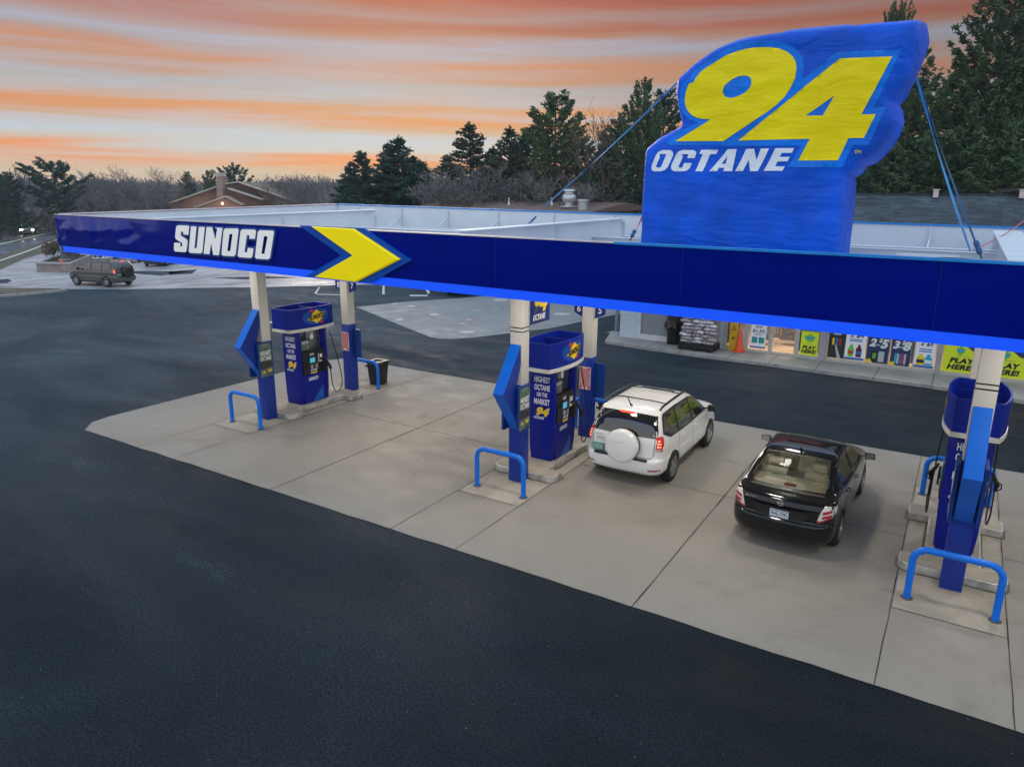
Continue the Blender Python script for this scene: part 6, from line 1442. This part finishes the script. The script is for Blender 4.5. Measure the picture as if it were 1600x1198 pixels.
mb = MB(); q = Vector(hp(343.5, 270, -.7)); mb.box((q.x-.55, q.y-.55, hp(343, 276)[2]), (q.x+.55, q.y+.55, q.z+.0)); mb.build('chimney_cap', m_rft, c_, world=True)
q = hp(347.5, 318, -2.9); mb = MB(); mb.lathe([(.001, -.16), (.16, 0), (.001, .16)], 12, Matrix.Translation(q)); mb.build('porch_lamp', mat('porch_lamp_lit', (1, .8, .5), .3, emit=(1, .72, .36), estr=14), t, world=True, smooth=True)
# ---- brick planter with shrubs and a sign post
m_pbr = mat('planter_brick', (.28, .23, .21), .75, var=.3, vscale=2.5); m_mulch = mat('mulch', (.03, .024, .02), .95, var=.5, vscale=6)
P1, P2_, P3 = gz(58, 425), gz(111, 426), gz(146, 410)
P4 = P1+(P3-P2_)
t = thing('brick_planter', tuple((P1+P3)/2), 0, 'low brick planter bed with pale cap on the light apron', 'planter')
def ringp(k): c = (P1+P3)/2; return [tuple((c+(p-c)*k)[:2]) for p in (P1, P2_, P3, P4)]
mb = MB(); mb.prism(ringp(1), .62, z0=.01, holes=[ringp(.90)]); wl_ = mb.build('brick_wall', m_pbr, t, world=True)
mb = MB(); mb.prism(ringp(1.02), .09, z0=.632, holes=[ringp(.86)]); mb.build('cap_stone', mat('cap_stone', (.36, .34, .33), .7), wl_, world=True)
mb = MB(); mb.prism(ringp(.90), .56, z0=.01); mb.build('soil', m_mulch, t, world=True)
q = gz(101, 407, .57); t = thing('sign_post', (q.x, q.y, .57), 0, 'grey post standing in the brick planter under the fascia corner', 'post')
mb = MB(); mb.box((-.18, -.18, 0), (.18, .18, 2.9)); mb.build('post', mat('post_grey', (.12, .16, .19), .6), t); mb = MB(); mb.box((-.35, -.35, 0), (.35, .35, .12)); mb.build('base', m_kerb, t)
p = gz(104, 424.5); t = thing('warning_marker', (p.x+.15, p.y-.35, .012), 0, 'small orange marker standing against the brick planter', 'marker')
mb = MB(); mb.lathe([(.20, 0), (.20, .05), (.14, .06), (.16, .35), (.10, .85), (.001, .95)], 14); mb.build('marker_body', m_or, t, smooth=True, angle=50)
# green sign by the far road
p = gz(48, 366.5); t = thing('road_sign', (p.x-1, p.y+4, 0), 0, 'green road sign behind the car with its headlights on', 'road sign')
q0, q1, q2 = gd(41, 347, D+14), gd(55, 347, D+14), gd(48, 366, D+14)
mb = MB(); dd = Vector((AR.x, AR.y, 0)).normalized()
for s in (-.8, .8): c0 = Vector((q2.x, q2.y, 0))+dd*s; mb.tube([tuple(c0), tuple(c0+Vector((0, 0, 3.2)))], .06, 8)
mb.build('posts', m_trimb, t, world=True)
z0_, z1_ = gd(48, 354.5, D+14).z, gd(48, 346.5, D+14).z
mb = MB(); a, b_ = Vector((q0.x, q0.y, 0)), Vector((q1.x, q1.y, 0)); nn = Vector((AF.x, AF.y, 0)).normalized()*.06
mb.add([(a.x-nn.x, a.y-nn.y, z0_), (b_.x-nn.x, b_.y-nn.y, z0_), (b_.x, b_.y, z0_), (a.x, a.y, z0_), (a.x-nn.x, a.y-nn.y, z1_), (b_.x-nn.x, b_.y-nn.y, z1_), (b_.x, b_.y, z1_), (a.x, a.y, z1_)], [(0,3,2,1),(4,5,6,7),(0,1,5,4),(1,2,6,5),(2,3,7,6),(3,0,4,7)])
mb.build('panel', mat('sign_green', (.05, .20, .14), .5), t, world=True)
# ------------------------------------------------------------------ trees
m_bark = mat('bark_grey', (.10, .08, .065), .9, var=.35, vscale=2, bump=.4, bscale=12); m_bark2 = mat('bark_pale', (.16, .13, .11), .9, var=.3, vscale=1.5)
def leafmat(name, c0, c1, c2, vs=.55):
    m = bpy.data.materials.new(name); m.use_nodes = True; t = m.node_tree; b = t.nodes['Principled BSDF']; n = t.nodes.new; l = t.links.new
    co = n('ShaderNodeTexCoord'); q = n('ShaderNodeTexNoise'); q.inputs['Scale'].default_value = vs; q.inputs['Detail'].default_value = 6; q.inputs['Roughness'].default_value = .7; l(co.outputs['Object'], q.inputs['Vector'])
    r = n('ShaderNodeValToRGB'); e = r.color_ramp.elements; e[0].position = .34; e[0].color = c0+(1,); e[1].position = .66; e[1].color = c2+(1,); k = e.new(.5); k.color = c1+(1,)
    l(q.outputs['Fac'], r.inputs[0]); l(r.outputs[0], b.inputs['Base Color']); b.inputs['Roughness'].default_value = .75; b.inputs['Specular IOR Level'].default_value = .25
    MATS[name] = m; return m
m_pine = leafmat('needles_pine', (.035, .075, .035), (.075, .135, .06), (.15, .21, .09))
m_pine2 = leafmat('needles_bluish', (.016, .055, .045), (.036, .088, .068), (.08, .14, .105))
m_spr = leafmat('needles_brownish', (.035, .065, .045), (.075, .10, .065), (.17, .15, .09))
m_twig = leafmat('twigs_grey', (.12, .115, .118), (.17, .16, .158), (.22, .20, .19), .3)
m_twig2 = leafmat('twigs_warm', (.11, .085, .062), (.17, .13, .095), (.24, .18, .13), .3)
class Quads:
    def __init__(s): s.v = []; s.n = 0
    def add(s, c, a, b):     # arrays (k,3)
        k = len(c); q = np.stack([c-a-b, c+a-b, c+a+b, c-a+b], 1); s.v.append(q.reshape(-1, 3)); s.n += k
    def build(s, name, m, par):
        v = np.concatenate(s.v); k = s.n; me = bpy.data.meshes.new(name); me.vertices.add(k*4); me.vertices.foreach_set('co', v.ravel())
        me.loops.add(k*4); me.loops.foreach_set('vertex_index', np.arange(k*4)); me.polygons.add(k); me.polygons.foreach_set('loop_start', np.arange(k)*4); me.polygons.foreach_set('loop_total', np.full(k, 4))
        me.materials.append(m); me.update(); me.validate(); o = bpy.data.objects.new(name, me); C.objects.link(o); o.parent = par; return o
def unit(v): return v/np.maximum(1e-9, np.linalg.norm(v, axis=-1, keepdims=True))
def conifer(seed, H, R, kind, nb, ncl, leaf, z0=.12, m=None, tips=1.):
    """kind 'pine': open whorled limbs with upswept tips; 'spruce': dense cone; 'round': flat topped old pine"""
    rs = np.random.RandomState(seed); t = thing('pine_tree', (0, 0, 0), 0, 'x', 'tree')
    lean = rs.uniform(-.03, .03, 2)*H; axis = lambda z: np.array([lean[0]*(z/H)**2, lean[1]*(z/H)**2, z])
    mb = MB(); n = 9
    mb.tube([tuple(axis(H*i/n*.97)) for i in range(n+1)], [H*.017*(1-.92*i/n)+.01 for i in range(n+1)], 8)
    q = Quads(); az = rs.uniform(0, 6.28)
    for i in range(nb):
        f = ((i+rs.uniform(-.4, .4))/nb); f = min(.985, max(.0, f)); z = H*(z0+(1-z0)*f)
        if kind == 'spruce': Lb = R*(1-f)**.85*rs.uniform(.7, 1.1)+.15; e0 = -.15+.55*f
        elif kind == 'pine': Lb = R*((1-f)**.72*(.75+.25*math.sin(9*f+seed)))*rs.uniform(.6, 1.12)+.25+R*.06; e0 = .06+.60*f**1.2
        else: Lb = R*(.35+.65*math.sin(math.pi*min(1, f*.75+.2)))*rs.uniform(.5, 1.1); e0 = .05+.35*f
        az += 2.4+rs.uniform(-.5, .5); d = np.array([math.cos(az), math.sin(az), 0]); e = e0+rs.uniform(-.12, .15)
        pts = []; ns = 6
        for k in range(ns+1):
            u = k/ns; up = Lb*(u*math.tan(e)*.8 + (tips*.35*u*u if kind != 'spruce' else -.12*u+.16*u*u)); pts.append(axis(z)+d*Lb*u+np.array([0, 0, up]))
        mb.tube([tuple(p) for p in pts], [max(.012, H*.0045*(Lb/R)*(1-.85*k/ns)+.008) for k in range(ns+1)], 4, cap=False)
        pts = np.array(pts); side = np.array([-d[1], d[0], 0])
        k = max(6, int(ncl*(Lb/R)**1.1))
        u = rs.uniform(.18 if kind != 'spruce' else .08, 1.03, k)**.8; idx = np.clip((u*ns).astype(int), 0, ns-1); fr = (u*ns-idx)[:, None]
        c = pts[idx]*(1-fr)+pts[np.minimum(idx+1, ns)]*fr
        spread = Lb*(.30 if kind != 'spruce' else .26)*(1.08-u)*rs.uniform(-1, 1, k)
        c = c+side*spread[:, None]+d*(np.abs(spread)*.45)[:, None]+np.stack([np.zeros(k), np.zeros(k), rs.uniform(-.10, .16, k)*Lb*.30], 1)
        per = 7; cc = np.repeat(c, per, 0)+rs.normal(0, leaf*.75, (k*per, 3))*np.array([1, 1, .6])
        dirs = unit(rs.normal(0, 1, (k*per, 3))+d*1.2+np.array([0, 0, .5])); nn = unit(np.cross(dirs, rs.normal(0, 1, (k*per, 3))))
        ln = leaf*rs.uniform(.7, 1.5, (k*per, 1)); q.add(cc, dirs*ln, nn*ln*.26)
    # tip
    k = 50; c = np.array([axis(H*.985)])+rs.normal(0, 1, (k, 3))*np.array([.16, .16, .55])*leaf*3
    dirs = unit(rs.normal(0, .5, (k, 3))+np.array([0, 0, 1])); nn = unit(np.cross(dirs, rs.normal(0, 1, (k, 3)))); q.add(c, dirs*leaf, nn*leaf*.25)
    mb.build('trunk', m_bark, t, smooth=True); q.build('crown', m or m_pine, t); return t
def baretree(seed, H, R, m=None, levels=5, name='bare_tree', multi=1, twig=None):
    rs = np.random.RandomState(seed); t = thing(name, (0, 0, 0), 0, 'x', 'tree'); trunk = MB(); q = Quads()
    def grow_(p, d, L_, r, lv):
        n = 4; pts = [p.copy()]; dd = d.copy()
        for i in range(n): dd = unit(dd+rs.normal(0, .10+.03*lv, 3)+np.array([0, 0, .05])); pts.append(pts[-1]+dd*L_/n)
        if lv < 3: trunk.tube([tuple(x) for x in pts], [r*(1-.35*i/n) for i in range(n+1)], 6 if lv == 0 else 4, cap=False)
        else:
            a = np.array(pts[:-1]); b = np.array(pts[1:]); dv = b-a; sd = unit(np.cross(dv, rs.normal(0, 1, dv.shape)))
            q.add((a+b)/2, dv/2, sd*max(r*.8, twig or .012))
        if lv >= levels: return
        k = (3, 4, 4, 4, 3, 3)[lv] if lv else 6
        for j in range(k):
            u = rs.uniform(.35, 1.) if lv else rs.uniform(.32, 1.); idx = min(n-1, int(u*n)); o = pts[idx]+(pts[idx+1]-pts[idx])*(u*n-idx)
            ax = unit(np.cross(dd, rs.normal(0, 1, 3))); an = rs.uniform(.35, .85); nd = unit(dd*math.cos(an)+ax*math.sin(an)*(R/H*1.9)); nd[2] = max(nd[2], -.1) + .08
            grow_(o, unit(nd), L_*rs.uniform(.52, .78)*(1.12 if lv == 0 else 1), r*.55, lv+1)
    for s in range(multi):
        a = rs.uniform(0, 6.28); sp_ = .0 if multi == 1 else .25
        grow_(np.array([math.cos(a)*sp_, math.sin(a)*sp_, 0.]), unit(np.array([math.cos(a)*sp_*1.6, math.sin(a)*sp_*1.6, 1.])), H*.42*rs.uniform(.85, 1.1), H*.016, 0)
    trunk.build('trunk', m_bark2, t, smooth=True); q.build('crown', m or m_twig, t); return t
PR = {
 'pineA': conifer(1, 14, 4.4, 'pine', 104, 58, .125, m=m_pine), 'pineB': conifer(2, 14, 4.8, 'pine', 98, 58, .125, m=m_pine2),
 'spruceA': conifer(3, 10, 4.0, 'spruce', 110, 60, .115, z0=.03, m=m_pine2), 'spruceB': conifer(4, 12, 4.2, 'spruce', 110, 58, .12, z0=.05, m=m_spr),
 'round': conifer(5, 12, 4.6, 'round', 44, 44, .17, z0=.30, m=m_pine2), 'big': conifer(6, 18, 7.2, 'pine', 130, 110, .125, z0=.05, m=m_pine, tips=1.3),
 'big2': conifer(9, 18, 6.6, 'pine', 124, 100, .125, z0=.05, m=m_pine, tips=1.6),
 'bareA': baretree(21, 12, 4.5, m_twig2, 5), 'bareB': baretree(22, 12, 5.5, m_twig, 5, multi=3), 'bareC': baretree(23, 10, 4, m_twig, 5, multi=2, twig=.02),
}
HH = {'pineA': 14, 'pineB': 14, 'spruceA': 10, 'spruceB': 12, 'round': 12, 'big': 18, 'big2': 18, 'bareA': 12, 'bareB': 12, 'bareC': 10}
usedp = set()
def tree(kind, px, ptop, D, label, wide=1., rz=None, group='trees beyond the canopy and store'):
    src = PR[kind]; t = src if kind not in usedp else copytree(src); usedp.add(kind)
    g = gd(px, ptop, D); h = g.z; base = gd(px, 300, D); s = h/HH[kind]
    t.location = (g.x, g.y, 0); t.scale = (s*wide, s*wide, s); t.rotation_euler = (0, 0, rz if rz is not None else random.uniform(0, 6.28))
    t['label'] = label; t['group'] = group
    t.name = ('bare_tree' if kind.startswith('bare') else ('spruce_tree' if kind.startswith('spruce') else 'pine_tree'))
    return t
random.seed(77)
tree('round', 78, 256, 118, 'dark layered pine standing alone left of the canopy corner', 1.25)
tree('pineB', 8, 272, 120, 'dark pine cut by the left edge above the road', 1.2); tree('pineB', -18, 262, 110, 'pine mostly outside the left edge of the photo', 1.1)
tree('bareB', 225, 262, 112, 'broad bare tree left of the brick house', 1.45); tree('bareC', 175, 272, 130, 'hazy bare tree between the layered pine and the broad bare tree', 1.2)
tree('bareC', 140, 292, 140, 'low bare tree directly right of the layered pine', 1.5); tree('bareA', 262, 268, 125, 'thin bare tree right behind the broad bare tree', 1.)
tree('pineB', 291, 271, 135, 'small dark pine at the left gable of the brick house', .9); tree('pineA', 326, 269, 140, 'dark pine directly left of the chimney', .9)
tree('round', 364, 262, 140, 'round topped dark pine directly right of the chimney', .95)
for px, tp, D_, k, lab in ((405, 284, 120, 'bareC', 'bare tree above the right roof slope of the house'), (432, 270, 110, 'bareA', 'tall thin bare tree right of the brick house roof'), (462, 280, 115, 'bareC', 'bare tree at the right end of the house roof'),
    (488, 274, 105, 'bareB', 'bushy bare tree midway between the house and the dark spruces'), (516, 279, 110, 'bareC', 'bare tree second left of the dark spruces'), (540, 277, 100, 'bareB', 'bare tree touching the left side of the dark spruces')):
    tree(k, px, tp, D_, lab, 1.25)
tree('spruceA', 566, 238, 72, 'leftmost dark spruce of the group behind the canopy', 1.25); tree('spruceA', 604, 226, 74, 'narrow dark spruce leaning against the tallest spruce of the group', 1.05); tree('spruceA', 622, 217, 72, 'tallest dark spruce of the left group', 1.35)
tree('spruceA', 658, 253, 70, 'short bushy dark spruce right of the tallest one', 1.6); tree('bareA', 678, 236, 85, 'pale bare tree between the spruces and the brown spruce', 1.)
tree('spruceB', 736, 196, 66, 'brownish spruce with a pointed top left of the tall pine', 1.45); tree('bareC', 703, 262, 62, 'bare bushy tree at the foot of the brownish spruce', 1.3)
tree('spruceB', 792, 201, 68, 'grey green conifer directly left of the tall pine', 1.2); tree('pineA', 818, 218, 72, 'thin warm toned pine between two conifers', .75)
tree('pineA', 870, 153, 60, 'tall dark pine behind the steel roof vents', 1.15); tree('bareC', 775, 268, 60, 'low bare thicket tree behind the canopy ribs', 1.4)
tree('bareA', 930, 160, 58, 'tall bare tree crossed by the long blue strap', 1.0); tree('bareA', 957, 150, 60, 'bare tree just left of the lacy pines by the inflatable', .9)
tree('big2', 1003, 134, 60, 'dark lacy pine directly left of the inflatable', .75); tree('pineB', 1040, 150, 64, 'dark pine touching the left edge of the inflatable', 1.)
tree('bareC', 905, 262, 56, 'low bare tree behind the round roof vents', 1.3); tree('pineB', 950, 235, 58, 'low dark pine under the long blue strap', 1.2)
tree('pineB', 1100, 180, 66, 'pine hidden behind the inflatable, left part', 1.1)
tree('big', 1408, 24, 60, 'tall pine whose tip shows above the right top of the inflatable', .42); tree('big2', 1440, 92, 56, 'dark pine between the inflatable and the big right pine', .9)
tree('big', 1575, -8, 54, 'huge green pine at the right edge of the photo', 1.0); tree('big2', 1500, 96, 55, 'green pine in front and left of the huge one', .95); tree('big2', 1660, -20, 56, 'pine cut off by the right edge', 1.0)
tree('pineB', 1375, 205, 60, 'dark low pine directly right of the inflatable', 1.3); tree('pineA', 1470, 215, 50, 'low green pine above the shingle roof', 1.5); tree('pineA', 1560, 222, 49, 'low green pine above the right end of the shingle roof', 1.5)
tree('pineB', 1420, 235, 54, 'dark low pine left of the green one above the roof', 1.4); tree('pineA', 1340, 225, 62, 'dark pine showing behind the right edge of the inflatable', 1.2)
# a denser second row behind the first
for px, tp, D_, k, wd, lab in ((700, 246, 74, 'spruceA', 1.3, 'dark spruce filling the gap left of the brownish spruce'), (765, 232, 73, 'spruceB', 1.4, 'conifer half hidden right of the brownish spruce'),
    (838, 205, 70, 'pineB', 1.2, 'dark pine close behind the left flank of the tall pine'), (905, 212, 68, 'pineB', 1.2, 'dark pine behind the right flank of the tall pine'), (975, 192, 66, 'pineB', 1.2, 'dark pine between the bare trees and the lacy pine'),
    (642, 246, 76, 'spruceA', 1.5, 'broad spruce behind the short bushy one'), (545, 262, 78, 'spruceA', 1.2, 'small spruce at the left end of the dark group')):
    tree(k, px, tp, D_, lab, wd)
for k in list(PR):
    if k not in usedp:
        for ch in list(PR[k].children): bpy.data.objects.remove(ch)
        bpy.data.objects.remove(PR[k])
# far woods and thickets: one mass of twigs each
def woods(name, D0, D1, a0, a1, h0, h1, n, m, seed, label=None):
    rs = np.random.RandomState(seed); q = Quads()
    px = rs.uniform(a0, a1, n); D = rs.uniform(D0, D1, n)
    base = np.array([[*(gd(x, 300, d))] for x, d in zip(px, D)]); base[:, 2] = 0
    hv = np.array([h0+(h1-h0)*(.5+.5*noise.noise(Vector((x*.016, d*.02, seed)))) + 1.6*noise.noise(Vector((x*.09, 3, seed))) for x, d in zip(px, D)])
    per = 22; c0 = np.repeat(base, per, 0); hh = np.repeat(hv, per)
    zz = rs.uniform(0, 1, n*per)**.75*hh; sp_ = rs.normal(0, 1, (n*per, 3))*np.array([1.1, 1.1, 0])
    dirs = unit(rs.normal(0, .55, (n*per, 3))+np.array([0, 0, 1.1])+sp_*.25); ln = rs.uniform(.3, 1.0, (n*per, 1)); c = c0+sp_; c[:, 2] = zz
    nn = unit(np.cross(dirs, rs.normal(0, 1, (n*per, 3)))); wd = .022*D.mean()/60*rs.uniform(.5, 1.4, (n*per, 1)); q.add(c, dirs*ln, nn*wd)
    o = q.build(name, m, None); o['kind'] = 'stuff'; o['label'] = label; o['category'] = 'woods'; return o
woods('far_woods', 175, 260, -120, 620, 5, 10, 2600, leafmat('far_twigs', (.11, .115, .13), (.15, .15, .16), (.19, .185, .185), .1), 5, 'hazy bare winter woods far behind the road and the brick house')
woods('thicket', 82, 100, 520, 1120, 3, 8, 900, m_twig, 8, 'grey brown undergrowth behind the conifers and the canopy')
woods('thicket', 60, 80, 1300, 1720, 4, 9, 700, leafmat('thicket_dark', (.02, .028, .016), (.035, .045, .024), (.06, .065, .035), .3), 12, 'dark undergrowth behind the pines on the right')
woods('thicket', 120, 150, -60, 330, 1, 4, 700, m_twig, 15, 'brown undergrowth beyond the road on the left')
# shrubs in the planter
for px, py, lab, s_ in ((86, 404.5, 'bare reddish shrub in the planter left of the grey post', 1.), (114, 406, 'bare reddish shrub in the planter right of the grey post', .95)):
    t = baretree(31+int(px), 1.7*s_, 1.5, m_twig2, 4, name='shrub', multi=6, twig=.014); q = gz(px, py, .57); t.location = (q.x, q.y, .57); t['label'] = lab; t['category'] = 'shrub'; t['group'] = 'shrubs in the brick planter'
# far building glimpsed behind the right pines
a = gy(1530, 296, 48); b_ = gy(1640, 296, 48); zt = gy(1560, 283, 48).z
t = thing('far_building', ((a.x+b_.x)/2, 50, 0), 0, 'brown building glimpsed through the pines above the right end of the shingle roof', 'building')
mb = MB(); mb.box((a.x, 48, 0), (b_.x, 58, zt-.6)); mb.build('wall', mat('far_brick', (.12, .06, .05), .8), t, world=True)
mb = MB(); mb.prism([(47.5, zt-.6), (58.5, zt-.6), (53, zt+.8)], b_.x-a.x+.8, FPX(a.x-.4, 0, 0)); mb.build('roof', m_rfd, t, world=True)
# ------------------------------------------------------------------ haze
mh = bpy.data.materials.new('haze_air'); mh.use_nodes = True; nh_ = mh.node_tree; nh_.nodes.clear()
ho = nh_.nodes.new('ShaderNodeOutputMaterial'); hv = nh_.nodes.new('ShaderNodeVolumePrincipled'); hv.inputs['Color'].default_value = (.75, .82, .9, 1); hv.inputs['Density'].default_value = .00045
hv.inputs['Anisotropy'].default_value = .2; nh_.links.new(hv.outputs[0], ho.inputs['Volume'])
mb = MB(); mb.box((-420, -60, -1), (420, 420, 21)); hz = mb.build('haze', mh); hz['kind'] = 'stuff'; hz['label'] = 'thin evening haze over the whole place'; hz['category'] = 'haze'
